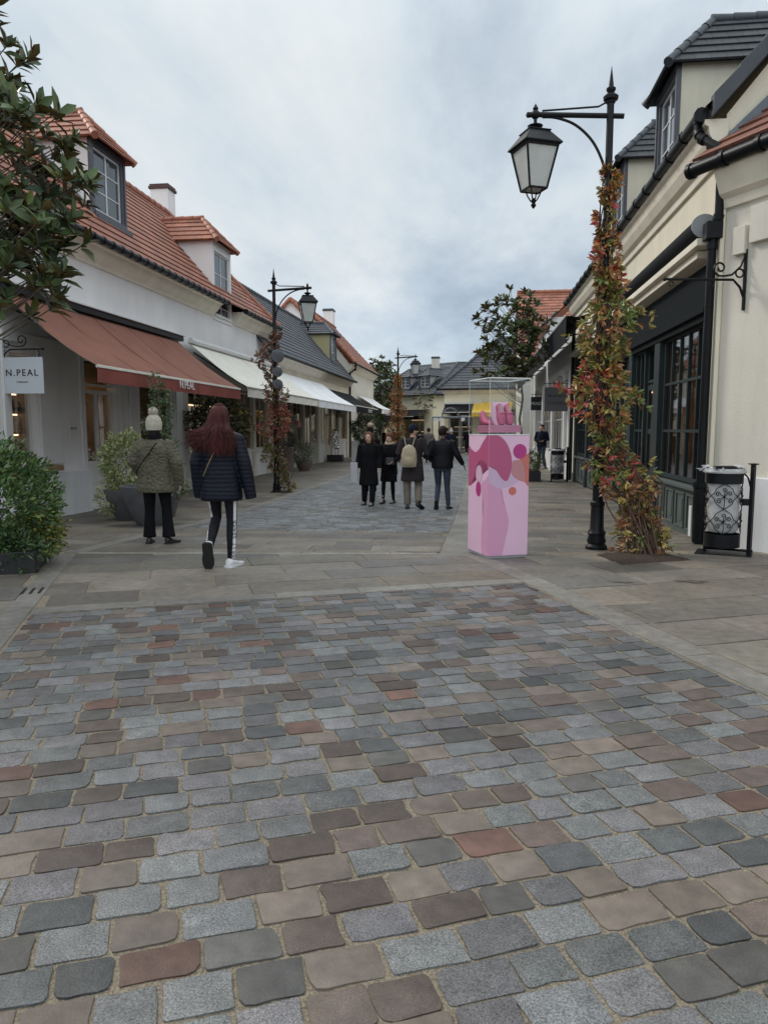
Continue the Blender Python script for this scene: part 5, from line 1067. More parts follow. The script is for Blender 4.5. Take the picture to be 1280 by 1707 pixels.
street_lamp(1.45, 9.56, -.05, (-1, -.03), 'nearest black lantern lamp post, right of the pink display case', .42)
street_lamp(-5.42, 19.08, -.2, (1, .05), 'black lantern lamp post on the left pavement past the two women', .35)
street_lamp(-4.3, 37.6, -.2, (1, 0), 'distant black lantern lamp post wrapped in orange leaves', .3)
climber('climbing_vine', 'red, orange and green vine winding up the nearest lamp post', 1.45, 9.56, -.05, [(.05, .26, .50, -.38), (.3, .34, .48, -.33), (.6, .38, .40, -.25), (1.0, .32, .22, -.1), (1.4, .28, .1, 0), (1.8, .40, .02), (2.2, .42, -.02), (2.6, .34, .04), (3.0, .34, .10), (3.4, .20, .04), (3.8, .10, 0), (4.1, .14, -.05), (4.4, .10, .04), (4.65, .05, 0)], 4300, palA, (1.95, 8.95, .0), 1.0, 26)
climber('climbing_vine', 'brown and rusty vine on the left lamp post', -5.42, 19.08, -.2, [(.1, .2, .35, 0), (.5, .22, .12, 0), (.9, .28, -.1), (1.3, .36, -.12), (1.7, .45, 0), (2.1, .42, .06), (2.5, .3, .02), (2.9, .22, -.1), (3.3, .28, -.2), (3.7, .26, -.22), (4.0, .22, 0), (4.2, .08, .1)], 3200, palB, (-5.15, 19.0, -.2), 2.0, 5)
climber('climbing_vine', 'bright orange vine on the distant lamp post', -4.3, 37.6, -.2, [(.1, .3, 0), (1, .45, -.1), (1.8, .5, -.1), (2.6, .42, 0), (3.4, .35, -.1), (4.1, .22, 0), (4.4, .1, 0)], 4200, palC, (-4.3, 37.4, -.2), 2.5, 8)
t = thing('speaker_cluster', 'three grey loudspeaker discs fixed to the left lamp post', 'loudspeaker', (-5.3, 19, 2.6))
for z, r in ((3.33, .17), (2.93, .13), (2.62, .13)):
    m = M(); m.tube([V((-5.30, 18.86, z)), V((-5.26, 18.74, z)), V((-5.25, 18.72, z))], [r * .7, r, r * .9], 18); m.build('disc', m_surround, t, smooth=True)
m = M(); m.lathe([(.30, 0), (.30, .012), (.0, .013)], (-5.3, 19.05, -.2), 18); o = m.build('soil', m_soil); o['kind'] = 'structure'
# ------------------------------------------------------------------ pink display case
DP = (.07, 8.46); du = V((.917, .40, 0)); dv = V((-.40, .917, 0)); B0 = V((DP[0], DP[1], -.02)); Z = V((0, 0, 1)); DW, DD, DH = .505, .59, 1.42
t = thing('display_case', 'pink patterned pedestal with a clear glass box holding pink shoes', 'display case', B0)
m_pk = mat('pale_pink', (.74, .48, .64), .35, .03, 2, spec=.4); m_pk2 = mat('rose_pink', (.64, .32, .49), .35, .03, 2, spec=.4); m_mg = mat('magenta', (.42, .035, .20), .35, .03, 2); m_ras = mat('raspberry', (.44, .09, .20), .35, .03, 2); m_or = mat('coral', (.55, .16, .13), .35, .03, 2); m_pch = mat('peach', (.48, .22, .24), .35, .03, 2); m_lil = mat('lilac', (.58, .41, .58), .35, .03, 2); m_ppk = mat('powder_pink', (.66, .42, .56), .35, .03, 2)
F = lambda u, v, z, o=0: B0 + du * u + dv * v + Z * z
m = M(); m.hexa([F(0, 0, .03), F(DW, 0, .03), F(DW, DD, .03), F(0, DD, .03), F(0, 0, DH), F(DW, 0, DH), F(DW, DD, DH), F(0, DD, DH)], 0)
m.hexa([F(.01, .01, 0), F(DW - .01, .01, 0), F(DW - .01, DD - .01, 0), F(.01, DD - .01, 0), F(.01, .01, .0299), F(DW - .01, .01, .0299), F(DW - .01, DD - .01, .0299), F(.01, DD - .01, .0299)], 1)
pd = m.build('pedestal', [m_pk, m_letterg], t, bevel=.004)
def smoothpts(pts, n=6):
    out_ = []; k = len(pts)
    for i in range(k):
        p0, p1, p2, p3 = [V(pts[(i + j - 1) % k]) for j in range(4)]
        for q in range(n): s_ = q / n; out_.append(.5 * ((2 * p1) + (p2 - p0) * s_ + (2 * p0 - 5 * p1 + 4 * p2 - p3) * s_ ** 2 + (3 * p1 - p0 - 3 * p2 + p3) * s_ ** 3))
    return out_
def clipr(pts, x0, x1, z0, z1): return clip([tuple(p) for p in pts], [(x0, z0), (x1, z0), (x1, z1), (x0, z1)])
def deco(face, pts, m_, lay, sm_=True):
    q = smoothpts(pts) if sm_ else [V(p) for p in pts]
    W_ = DW if face == 'f' else DD; q = clipr(q, .002, W_ - .002, .034, DH - .002)
    if len(q) < 3: return
    e_ = .0004 * lay
    P_ = [(F(a, -e_, b) if face == 'f' else F(-e_, a, b)) for a, b in q]; P2 = [(F(a, -e_ + .0003, b) if face == 'f' else F(-e_ + .0003, a, b)) for a, b in q]
    m = M(); bm_ = bmesh.new(); vs = [bm_.verts.new(p) for p in P_]; fc = bm_.faces.new(vs); bmesh.ops.triangulate(bm_, faces=[fc]); bm_.verts.index_update()
    m.v = [tuple(v.co) for v in bm_.verts]; m.f = [tuple(v.index for v in f_.verts) for f_ in bm_.faces]; m.mi = [0] * len(m.f); bm_.free(); return m.build('printed_shape', m_, pd, recalc=False)
circ = lambda cx_, cz, r, sx=1: [(cx_ + r * sx * math.cos(i / 10 * 6.283), cz + r * math.sin(i / 10 * 6.283)) for i in range(10)]
deco('f', [(-.1, 1.2), (.2, 1.15), (.42, 1.12), (.46, 1.02), (.38, .90), (.26, .83), (.1, .81), (-.1, .83)], m_lil, 1)
deco('f', [(.30, 1.12), (.40, 1.14), (.6, 1.16), (.6, .86), (.45, .88), (.33, .93), (.28, 1.0)], m_pch, 2)
deco('f', [(.40, 1.16), (.6, 1.22), (.6, .83), (.47, .86), (.46, 1.0), (.43, 1.1)], m_or, 3)
deco('f', [(-.03, .0), (.15, -.02), (.22, .2), (.26, .42), (.22, .58), (.175, .70), (.17, .80), (.12, .815), (-.08, .83)], m_pk2, 1.5)
deco('f', [(-.02, 1.40), (.10, 1.42), (.21, 1.34), (.28, 1.18), (.28, 1.02), (.23, .90), (.16, .93), (.08, 1.04), (-.02, 1.10)], m_ras, 4)
deco('f', circ(.385, 1.235, .085), m_mg, 5); deco('f', circ(.30, .78, .048), m_or, 4)
deco('l', [(-.05, .0), (.14, -.02), (.18, .3), (.13, .6), (.2, .84), (.1, .9), (-.05, .9)], m_pk2, 1)
deco('l', [(.62, 1.28), (.45, 1.22), (.30, 1.24), (.14, 1.36), (-.05, 1.44), (-.05, 1.02), (.1, 1.10), (.22, 1.13), (.34, 1.06), (.42, .92), (.5, .82), (.62, .86)], m_ras, 2)
deco('l', circ(.27, .965, .105, .9), m_lil, 3); deco('l', circ(.275, .965, .082, .9), m_ppk, 4); deco('l', circ(.28, .79, .088, .85), m_mg, 5)
H0 = DH; H1 = DH + .64; i_ = .004
def cpanel(a, b, name='glass_panel'):
    m = M(); m.hexa([a[0], a[1], a[2], a[3], b[0], b[1], b[2], b[3]]); return m.build(name, m_case, t)
for (u0, v0), (u1, v1) in (((0, 0), (DW, .006)), ((0, DD - .006), (DW, DD)), ((0, .0065), (.006, DD - .0065)), ((DW - .006, .0065), (DW, DD - .0065))):
    cpanel([F(u0, v0, H0 + .002), F(u1, v0, H0 + .002), F(u1, v1, H0 + .002), F(u0, v1, H0 + .002)], [F(u0, v0, H1), F(u1, v0, H1), F(u1, v1, H1), F(u0, v1, H1)])
cpanel([F(0, 0, H1 + .0005), F(DW, 0, H1 + .0005), F(DW, DD, H1 + .0005), F(0, DD, H1 + .0005)], [F(0, 0, H1 + .008), F(DW, 0, H1 + .008), F(DW, DD, H1 + .008), F(0, DD, H1 + .008)])
m_edge = mat('acrylic_edge', (.62, .66, .66), .2, .05); m = M(); cs_ = [(0, 0), (DW, 0), (DW, DD), (0, DD)]
for (a, b) in cs_: m.tube([F(a, b, H0), F(a, b, H1)], .003, 6)
for k in range(4):
    (a, b), (c, d) = cs_[k], cs_[(k + 1) % 4]; m.tube([F(a, b, H1), F(c, d, H1)], .007, 6); m.tube([F(a, b, H0 + .004), F(c, d, H0 + .004)], .005, 6); pass
m.build('clear_edging', m_edge, t)
m = M(); m.hexa([F(.08, .12, H0 + .03), F(DW - .05, .12, H0 + .03), F(DW - .05, DD - .08, H0 + .03), F(.08, DD - .08, H0 + .03), F(.08, .12, H0 + .115), F(DW - .05, .12, H0 + .115), F(DW - .05, DD - .08, H0 + .115), F(.08, DD - .08, H0 + .115)]); 
for zz in (.055, .085): m.hexa([F(.076, .116, H0 + zz), F(DW - .046, .116, H0 + zz), F(DW - .046, DD - .076, H0 + zz), F(.076, DD - .076, H0 + zz), F(.076, .116, H0 + zz + .006), F(DW - .046, .116, H0 + zz + .006), F(DW - .046, DD - .076, H0 + zz + .006), F(.076, DD - .076, H0 + zz + .006)])
m.build('plinth', mat('rose_plinth', (.48, .18, .28), .5, .05), t, bevel=.002)
zf = H0 + .116; m = M(); m.hexa([F(.17, .18, zf), F(.40, .18, zf), F(.40, .36, zf), F(.17, .36, zf), F(.17, .30, zf + .27), F(.37, .30, zf + .27), F(.37, .34, zf + .27), F(.17, .34, zf + .27)]); m.build('shoe_stand', m_ppk, t, bevel=.003)
m_shoe = mat('pink_suede', (.50, .09, .19), .6, .1, 10); m_ins = mat('insole', (.46, .24, .28), .7, .1)
def loafer(name, cu, cv, z, tilt, label, s_=1):
    """sole runs up the sloping stand, toe down"""
    up = (Z * math.sin(tilt) + dv * math.cos(tilt)).normalized(); out_ = up.cross(du).normalized()
    if out_.dot(dv) > 0: out_ = -out_
    o0 = F(cu, cv, z); ring_ = []
    prof = [(0, .026, .018), (.02, .042, .03), (.06, .048, .045), (.10, .047, .055), (.14, .040, .05), (.18, .034, .046), (.22, .034, .05), (.25, .024, .045)]
    for y_, wx, h in prof:
        ring_.append([o0 + up * y_ * s_ + du * wx * s_ * math.cos(a) + out_ * (h * s_ * (.5 + .5 * math.sin(a))) for a in [2 * math.pi * i / 16 for i in range(16)]])
    m = M(); m.loft(ring_); e_ = m.build(name, m_shoe, None, smooth=True); tag(e_, label, 'shoe', 'pink shoes in the display case')
    m = M(); m.loft([[o0 + up * (.175 + .05 * 1.15 * math.cos(a)) * s_ + du * .024 * s_ * math.sin(a) + out_ * (.049 * s_ + .004 * q) for a in [2 * math.pi * i / 14 for i in range(14)]] for q in (0, 1)]); m.build('insole', m_ins, e_, recalc=True)
    m = M(); m.loft([[o0 + up * y_ * s_ + du * wx * 1.08 * s_ * sg + out_ * q for sg, q in ((-1, -.004), (1, -.004), (1, .008), (-1, .008))] for y_, wx, h in prof]); m.build('sole', m_ras, e_)
    m = M(); m.tube([o0 + up * .125 * s_ - du * .04 * s_ + out_ * .04 * s_, o0 + up * .12 * s_ + out_ * .06 * s_, o0 + up * .125 * s_ + du * .04 * s_ + out_ * .04 * s_], [.012, .012, .012], 6); m.build('strap', m_shoe, e_, smooth=True)
loafer('shoe', .235, .168, zf + .004, 1.12, 'left pink loafer leaning on the stand in the display case')
loafer('shoe', .335, .168, zf + .004, 1.12, 'right pink loafer leaning on the stand in the display case')
m = M(); q0 = F(.10, .33, zf + .002)
m.loft([[q0 + du * (.045 * math.cos(a) * wx) + dv * y_ + Z * (h * (.5 + .5 * math.sin(a))) for a in [2 * math.pi * i / 14 for i in range(14)]] for y_, wx, h in ((-.12, .5, .03), (-.09, .9, .05), (-.03, 1, .065), (.03, .85, .12), (.08, .75, .17), (.12, .6, .175))]); tag(m.build('shoe', m_shoe, smooth=True), 'dark pink boot shaped shoe standing at the left inside the display case', 'shoe')
# ------------------------------------------------------------------ litter bins
def bin_(x, y, z, label, d):
    t = thing('litter_bin', label, 'litter bin', (x, y, z), 'ornate iron litter bins'); b = V((x, y, z)); r = .205; ux = V((d[0], d[1], 0)).normalized(); uy = V((-ux.y, ux.x, 0)); Zz = V((0, 0, 1))
    cyl = lambda rr, a, h: b + (-uy) * rr * math.cos(a) + ux * rr * math.sin(a) + Zz * h
    m = M(); m.lathe([(r * .9, .085), (r, .09), (r, .25), (r - .01, .25), (r - .01, .1), (.01, .1)], b, 30); m.build('bottom_band', m_iron, t, smooth=True)
    m = M(); m.lathe([(r, .86), (r + .006, .865), (r + .006, 1.03), (r - .01, 1.03), (r - .01, .86)], b, 30); m.build('top_band', m_iron, t, smooth=True)
    m = M(); m.lathe([(.11, 1.05), (.13, 1.052), (.13, 1.06), (.105, 1.065), (.105, 1.02)], b, 24); m.build('lid', m_iron, t, smooth=True)
    m = M()
    m.tube([b + ux * (r + .10) + Zz * .0, b + ux * (r + .10) + Zz * 1.1], .032, 4); m.box(b.x + ux.x * (r + .1) - .045, b.y + ux.y * (r + .1) - .045, z + 1.09, b.x + ux.x * (r + .1) + .045, b.y + ux.y * (r + .1) + .045, z + 1.105); m.build('post', m_iron, t)
    m = M(); m.tube([b + ux * r + Zz * .99, b + ux * (r + .05) + Zz * .93, b + ux * (r + .09) + Zz * .78], .010, 6); m.build('stay', m_iron, t, smooth=True)
    m = M(); m.tube([b + ux * (r + .0) + Zz * .055, b + ux * (r + .14) + Zz * .055], .016, 4); m.tube([b - ux * r + Zz * .055, b + ux * r + Zz * .055], .014, 4); m.tube([b - ux * (r - .02) + Zz * .0, b - ux * (r - .02) + Zz * .1], .018, 4); m.build('foot_bar', m_iron, t)
    m = M(); m.hexa([b + ux * sx + uy * sy + Zz * sz for sz in (.0, .012) for sx, sy in ((-.28, -.2), (.34, -.2), (.34, .2), (-.28, .2))]); m.build('foot_plate', m_iron, t)
    m = M(); m.hexa([b + ux * sx + uy * sy + Zz * sz for sz in (.60, .68) for sx, sy in ((r, -.03), (r + .08, -.03), (r + .08, .03), (r, .03))]); m.build('lock', m_iron, t, bevel=.005)
    m = M(); w_ = .0052; H_ = .305
    for k in range(4):
        a0 = k * math.pi / 2 + .1
        for lv in (0, 1):
            zc_ = .255 + H_ * (lv + .5); f = lambda x_, y_: cyl(r - .003, a0 + x_ / r, zc_ + y_)
            hw = math.pi * r / 4
            for sx in (-1, 1):
                for sy in (-1, 1):
                    P_ = [f(0, sy * H_ / 2), f(sx * hw * .35, sy * H_ * .38), f(sx * hw * .55, sy * H_ * .30), f(sx * hw * .72, sy * H_ * .12), f(sx * hw, 0)]; m.tube(P_, w_, 5)
            for (cx_, cy_, rad, a_, tn, sx) in ((-.0, .075, .030, -1.4, 1.3, 1), (-.075, .028, .030, -.2, 1.3, 1), (-.055, -.055, .032, .8, 1.3, 1), (.065, -.05, .030, 2.4, 1.3, -1), (.06, .035, .03, 3.3, 1.3, -1)):
                sp = [f(cx_ + (rad * (1 - .75 * i / 16)) * math.cos(a_ + sx * tn * 6.283 * i / 16), cy_ + rad * (1 - .75 * i / 16) * math.sin(a_ + sx * tn * 6.283 * i / 16)) for i in range(17)]
                m.tube([f(0, 0)] + sp, w_, 5)
            m.ell(f(0, 0), (.015, .015, .015), 6); m.tube([f(0, -H_ * .5), f(.006, -H_ * .25), f(0, 0)], w_, 5)
    m.build('scrollwork', m_iron, t, smooth=True)
    m = M(); rr = [[V((b.x + (q + rnd.gauss(0, .003)) * math.cos(i / 30 * 6.283), b.y + (q + rnd.gauss(0, .003)) * math.sin(i / 30 * 6.283), z + h)) for i in range(30)] for q, h in ((.15, .27), (.168, .3), (.175, .45), (.172, .6), (.176, .8), (.18, .95), (r + .015, 1.04), (r + .035, 1.0), (r + .03, .985))]; m.loft(rr, 0, False); bg_ = m.build('bag', m_bag, t, smooth=True, recalc=False)
    m = M(); m.ell(b + Zz * .36 + ux * .03 - uy * .06, (.09, .09, .07), 10); m.build('rubbish', mat('rubbish', (.13, .05, .05), .7), t, smooth=True)
    m = M()
    for i in range(26):
        a = rnd.random() * 6.28; p = b + V((math.cos(a) * r * 1.05, math.sin(a) * r * 1.05, 1.03 + rnd.uniform(-.04, .03))); q = [p + V((rnd.gauss(0, .035), rnd.gauss(0, .035), rnd.gauss(0, .018))) for _ in range(4)]; m.quad(*q)
    for i in range(10):
        p = b - ux * (r + .05 * i / 10) + V((0, 0, 1.02 + rnd.gauss(0, .01))); q = [p + V((rnd.gauss(0, .04), rnd.gauss(0, .03), rnd.gauss(0, .015))) for _ in range(4)]; m.quad(*q)
    m.build('crumpled_edge', m_bag, t, recalc=False)
    return t
bin_(2.90, 9.36, -.04, 'near ornate iron litter bin with clear bag, in front of the pale wall', (.93, -.36))
bin_(2.36, 24.0, -.2, 'small ornate iron litter bin beside the white pilasters in the distance', (.95, -.1))
# ------------------------------------------------------------------ hanging signs
def hsign(x0, x1, y, z0, z1, wallx, label, mat_, lines, lm, grp=None, side=1):
    t = thing('hanging_sign', label, 'sign', ((x0 + x1) / 2, y, z0), grp)
    m = M(); m.box(x0, y - .012, z0, x1, y + .012, z1); m.build('sign_board', mat_, t, bevel=.003)
    zb = z1 + .13; L_ = abs((x1 if side > 0 else x0) - wallx)
    bracket(t, (wallx, y), (side, 0), zb, L_, .5, .012, False)
    for f in (.1, .9):
        x = x0 + (x1 - x0) * f; m = M(); m.tube([(x + .022 * math.cos(a), y, z1 + .07 + .028 * math.sin(a)) for a in [i / 12 * 6.283 for i in range(13)]], .005, 6); m.tube([(x, y, z1 - .02), (x, y, z1 + .045)], .006, 6); m.tube([(x, y, z1 + .095), (x, y, zb)], .006, 6); m.build('hook', m_iron, t, smooth=True)
    for s_, zz, sz, sp in lines: text('lettering', s_, ((x0 + x1) / 2, y - .016, zz), (1, 0, 0), sz, lm, t, spacing=sp)
    return t
m_signw = mat('sign_white', (.58, .62, .67), .45, .03); m_signg = mat('sign_grey', (.12, .12, .13), .5, .03)
hsign(-8.04 + .02, -7.26, 11.6, 2.06, 2.66, -8.0, 'white square shop sign reading N.PEAL on a scroll bracket at the left edge', m_signw, [('N.PEAL', 2.40, .155, 1.25), ('LONDON', 2.25, .035, 1.5)], m_letter)
hsign(2.03, 2.86, 25.5, 2.06, 2.86, 2.9, 'grey hanging shop sign half covered by the near vine', m_signg, [('BRUNELLO', 2.57, .13, 1.0), ('CUCINELLI', 2.33, .13, 1.0)], m_letter, side=-1)
hsign(2.24, 2.9, 36.2, 2.36, 2.99, 2.95, 'small black hanging shop sign reading PRADA', m_letter, [('PRADA', 2.67, .205, 1.0)], m_letterw, side=-1)
hsign(-7.35, -6.3, 55.3, 2.0, 2.75, -8.0, 'distant black hanging sign beyond the last left building', m_letter, [('THE KOOPLES', 2.5, .13, 1.0)], m_letterw)
# ------------------------------------------------------------------ mirror sculpture
t = thing('sculpture', 'polished silver abstract sculpture on a black block by the cream shopfront', 'sculpture', (-7.55, 37.6, -.2))
m = M(); m.box(-7.95, 37.3, -.2, -7.15, 37.9, .14); m.build('block', m_letter, t, bevel=.01)
m = M(); m.tube([(-7.55, 37.6, .14), (-7.55, 37.6, .5)], .045, 10); m.build('rod', m_silver, t, smooth=True)
m = M(); q_ = random.Random(4)
for i in range(20):
    h = .48 + .92 * (i / 20); c = V((-7.55 + .14 * math.sin(i * 1.9) * (1 if h < 1.2 else .6), 37.6 + q_.uniform(-.08, .08), h)); m.ell(c, (q_.uniform(.07, .14), q_.uniform(.07, .12), q_.uniform(.05, .12)), 10)
m.build('figure', m_silver, t, remesh=.018, sm=1)
# ------------------------------------------------------------------ arched kiosk in the far centre
t = thing('archway', 'grey arched steel shelter frame in front of the yellow shop', 'shelter', (-2.35, 50.5, -.2)); m = M()
for x in (-2.95, -1.45):
    m.tube([(x, 50.5, -.2), (x, 50.5, 2.25)], .055, 8)
m.tube([(-3.4, 50.5, 2.25), (-1.0, 50.5, 2.25)], .07, 6); m.tube([(-2.2 + .55 * math.cos(a), 50.5, 2.25 + .62 * math.sin(a)) for a in [math.pi * i / 14 for i in range(15)]], .05, 8); m.tube([(-3.4, 50.5, 2.25), (-3.4, 50.5, -.2)], .04, 6); m.tube([(-1.0, 50.5, 2.25), (-1.0, 50.5, -.2)], .04, 6)
m.build('frame', m_zinc, t, smooth=True)
for x in (-3.2, -2.85, -1.35): 
    m = M(); m.box(x - .12, 50.42, 2.0, x + .12, 50.46, 2.22); m.build('lamp_panel', m_winwhite, t)
# ------------------------------------------------------------------ people
m_skin = mat('skin', (.60, .38, .29), .5, .06, 8); m_skin2 = mat('skin_dark', (.22, .12, .085), .5, .06, 8)
m_redhair = mat('red_hair', (.062, .015, .013), .6, .5, 30, stretch=(1, 1, .10), spec=.25); m_darkhair = mat('dark_hair', (.018, .012, .010), .6, .3, 20, spec=.2); m_brownhair = mat('brown_hair', (.13, .055, .035), .6, .4, 20, spec=.25)
m_navy = quilt_mat('navy_puffer', (.007, .009, .016), 'bands', .42); m_olive = quilt_mat('olive_quilt', (.118, .108, .076), 'quilt', .6); m_blk = mat('black_cloth', (.008, .008, .010), .85, .25, 10, .5, 90, spec=.12)
m_leg = mat('black_leggings', (.009, .008, .014), .6, .2, 10, spec=.2); m_knit = mat('cream_knit', (.50, .46, .38), .95, .15, 30, 1, 130); m_shoew = mat('white_trainer', (.66, .66, .68), .5, .06); m_soleb = mat('black_sole', (.012, .012, .012), .6, .1); m_shoeb = mat('black_shoe', (.015, .014, .014), .4, .1)
m_khaki = mat('khaki_trousers', (.17, .145, .115), .85, .12, 6, .5, 30); m_jean = mat('dark_jeans', (.030, .038, .065), .8, .2, 8, .4, 40); m_coatb = mat('brown_coat', (.036, .03, .034), .85, .2, 6, .5, 50, spec=.15); m_bk = mat('beige_bag', (.40, .34, .24), .75, .12, 8, .4, 60)
m_grey = mat('grey_coat', (.12, .10, .10), .85, .15, 6); m_dnavy = mat('navy_coat', (.012, .016, .03), .85, .2, 6, spec=.12); m_lip = mat('lips', (.35, .10, .09), .5); m_eye = mat('eye', (.02, .015, .012), .3); m_fleece = mat('fleece_collar', (.45, .36, .26), .95, .15, 20, 1, 90); m_paper = mat('paper_bag', (.5, .5, .54), .7, .05)
def eloft(m, rows, n=18):
    """rows: (x, y, z, rx, ry)"""
    m.loft([[V((x + rx * math.cos(2 * math.pi * i / n), y + ry * math.sin(2 * math.pi * i / n), z)) for i in range(n)] for x, y, z, rx, ry in rows]); return m
def person(loc, head_az, h, label, pose, top=None, legs=None, hair=None, skin=None, vox=.012, face=False, shoes=m_shoeb, extra=None, group=None, build=1.0, coatlen=.72, flare=1.0, hands=True, legw=1.0, headturn=0, hood=False):
    """local frame: +y is where the person faces, x to their right; unit = h/1.72"""
    t = thing('person', label, 'person', loc, group); k = h / 1.72; skin = skin or m_skin; B = build
    p = dict(hl=(-.095, 0, .90), kl=(-.10, .03, .49), al=(-.10, 0, .085), hr=(.095, 0, .90), kr=(.10, .03, .49), ar=(.10, 0, .085), fl=(0, 1, 0), fr=(0, 1, 0),
             sl=(-.175 * B, 0, 1.40), el=(-.25 * B, -.02, 1.13), wl=(-.26 * B, .06, .90), sr=(.175 * B, 0, 1.40), er=(.25 * B, -.02, 1.13), wr=(.26 * B, .06, .90)); p.update(pose)
    P = {q: V(v) for q, v in p.items()}
    parts = []
    def fin(m, name, mt, vx, sm=3, smooth=True):
        m.v = [(a * k, b * k, c * k) for a, b, c in m.v]; o = m.build(name, mt, None, smooth=smooth, remesh=vx * 1.0 if vx else 0, sm=sm if vx else 0); o.parent = t; parts.append(o); return o
    # body: one continuous surface
    m = M()
    eloft(m, [(0, 0, .84, .12, .09), (0, 0, .92, .155 * B, .105), (0, 0, 1.02, .135 * B, .095), (0, .0, 1.12, .13 * B, .095), (0, .005, 1.25, .155 * B, .105), (0, 0, 1.36, .16 * B, .09), (0, -.01, 1.42, .10, .07), (0, -.01, 1.45, .06, .06)])
    eloft(m, [(0, -.015, 1.40, .058, .058), (0, -.005, 1.47, .052, .054), (0, 0, 1.54, .05, .055)], 14)
    ct, st_ = math.cos(headturn), math.sin(headturn)
    hd = [(0, .045, 1.487, .022, .018), (0, .035, 1.497, .042, .045), (0, .022, 1.515, .056, .068), (0, .012, 1.545, .066, .083), (0, .005, 1.585, .073, .094), (0, 0, 1.62, .076, .098), (0, -.004, 1.655, .074, .095), (0, -.006, 1.685, .062, .080), (0, -.006, 1.705, .042, .055), (0, -.006, 1.716, .015, .02)]
    eloft(m, [(x * ct - y * st_, x * st_ + y * ct, z, rx, ry) for x, y, z, rx, ry in hd], 20)
    rot_ = lambda x, y, z: V((x * ct - y * st_, x * st_ + y * ct, z))
    m.ell(rot_(0, .112, 1.565), (.012, .018, .018), 8); m.tube([rot_(0, .1, 1.60), rot_(0, .118, 1.568)], [.008, .012], 6)
    for sx in (-1, 1): m.ell(rot_(sx * .077, -.008, 1.578), (.010, .018, .030), 8)
    for s_ in 'lr':
        sg = -1 if s_ == 'l' else 1
        a, b, c = P['s' + s_], P['e' + s_], P['w' + s_]
        m.tube([a + V((-sg * .05, 0, .0)), a, a.lerp(b, .5), b, b.lerp(c, .5), c], [.05, .052, .043, .037, .034, .025], 10)
        if hands:
            d = (c - b).normalized(); side = V((sg, 0, 0)); pa = (V((0, 1, 0)) - d * d.y).normalized(); nn = d.cross(pa).normalized()
            m.tube([c - d * .01, c + d * .03, c + d * .085], [.028, .040, .038], 10, 0, [.018, .017, .014], ref=pa)
            for q, L_ in enumerate((.068, .078, .074, .058)):
                o = c + d * .08 + pa * (.030 - .02 * q); cu = -nn * sg * .0
                m.tube([o, o + d * L_ * .45 + nn * sg * -.006, o + d * L_ * .78 + nn * sg * -.018, o + d * L_ * .95 + nn * sg * -.034], [.0095, .009, .0085, .006], 7)
            o = c + d * .02 + pa * .03; m.tube([o, o + pa * .028 + d * .025, o + pa * .04 + d * .055 - nn * sg * .01], [.012, .0105, .008], 7)
        a, b, c = P['h' + s_], P['k' + s_], P['a' + s_]
        m.tube([a, a.lerp(b, .5), b, b.lerp(c, .35), c + V((0, 0, .01)), c - V((0, 0, .0))], [.085, .066, .05, .05, .033, .033], 10)
        f_ = P['f' + s_].normalized(); m.tube([c - f_ * .035 - V((0, 0, .045)), c + f_ * .05 - V((0, 0, .055)), c + f_ * .13 - V((0, 0, .065))], [.03, .034, .022], 8)
    fin(m, 'body', skin, max(.007, vox * .6) if hands else vox, 2)
    if face:
        for sx in (-1, 1):
            m = M(); m.ell(rot_(sx * .030, .096, 1.597), (.010, .004, .0055), 8); fin(m, 'eye', m_eye, 0)
            m = M(); m.tube([rot_(sx * .014, .100, 1.614), rot_(sx * .03, .100, 1.619), rot_(sx * .047, .090, 1.612)], .0035, 5); fin(m, 'eyebrow', m_darkhair, 0)
        m = M(); m.tube([rot_(-.022, .096, 1.533), rot_(0, .103, 1.532), rot_(.022, .096, 1.533)], [.003, .0065, .003], 6); fin(m, 'mouth', m_lip, 0)
    # trousers
    m = M(); L_ = legs
    eloft(m, [(0, 0, .80, .15 * B, .11), (0, -.005, .90, .168 * B, .118), (0, 0, 1.0, .150 * B, .108), (0, 0, 1.04, .145 * B, .105)])
    for s_ in 'lr':
        a, b, c = P['h' + s_], P['k' + s_], P['a' + s_]; w_ = L_['w']
        d = (c - b).normalized(); e_ = c + d * L_.get('drop', 0)
        m.tube([a + V((0, 0, .02)), a.lerp(b, .5), b, b.lerp(e_, .4), b.lerp(e_, .8), e_], [x * legw for x in w_], 14)
    if L_.get('fold', 1):
        q = random.Random(int(abs(loc[0] * 97)))
        for s_ in 'lr':
            b, c = P['k' + s_], P['a' + s_]
            for f_ in (.02, .55, .7, .85, .95): p_ = b.lerp(c, f_ + q.uniform(-.05, .05)); w0 = w_[3] * .93; m.tube([p_ + V((-w0 * .8, -w0 * .35, q.uniform(-.02, .02))), p_ + V((0, -w0 * .95, q.uniform(-.015, .015))), p_ + V((w0 * .8, -w0 * .35, q.uniform(-.02, .02)))], [.004, .012, .004], 6)
    o = fin(m, 'trousers', L_['m'], vox, 2)
    for s_ in 'lr':
        c = P['a' + s_]; f_ = P['f' + s_].normalized(); u_ = (c - P['k' + s_]).normalized(); dn = (u_ - f_ * u_.dot(f_)).normalized(); sd_ = f_.cross(dn)
        m = M(); rr = []
        for y_, wx, z0, z1 in ((-.075, .022, -.02, -.075), (-.06, .036, .005, -.082), (-.02, .040, .01, -.084), (.04, .041, -.02, -.084), (.10, .048, -.042, -.084), (.155, .045, -.055, -.084), (.195, .030, -.062, -.082), (.21, .012, -.07, -.08)):
            zc_, hz = -(z0 + z1) / 2, (z0 - z1) / 2; q_ = 1.18 if shoes is m_shoew else 1.0; rr.append([c + f_ * y_ * (1.08 if q_ > 1 else 1) + sd_ * wx * q_ * math.cos(a_) + dn * (zc_ + hz * math.sin(a_)) for a_ in [2 * math.pi * i / 14 for i in range(14)]])
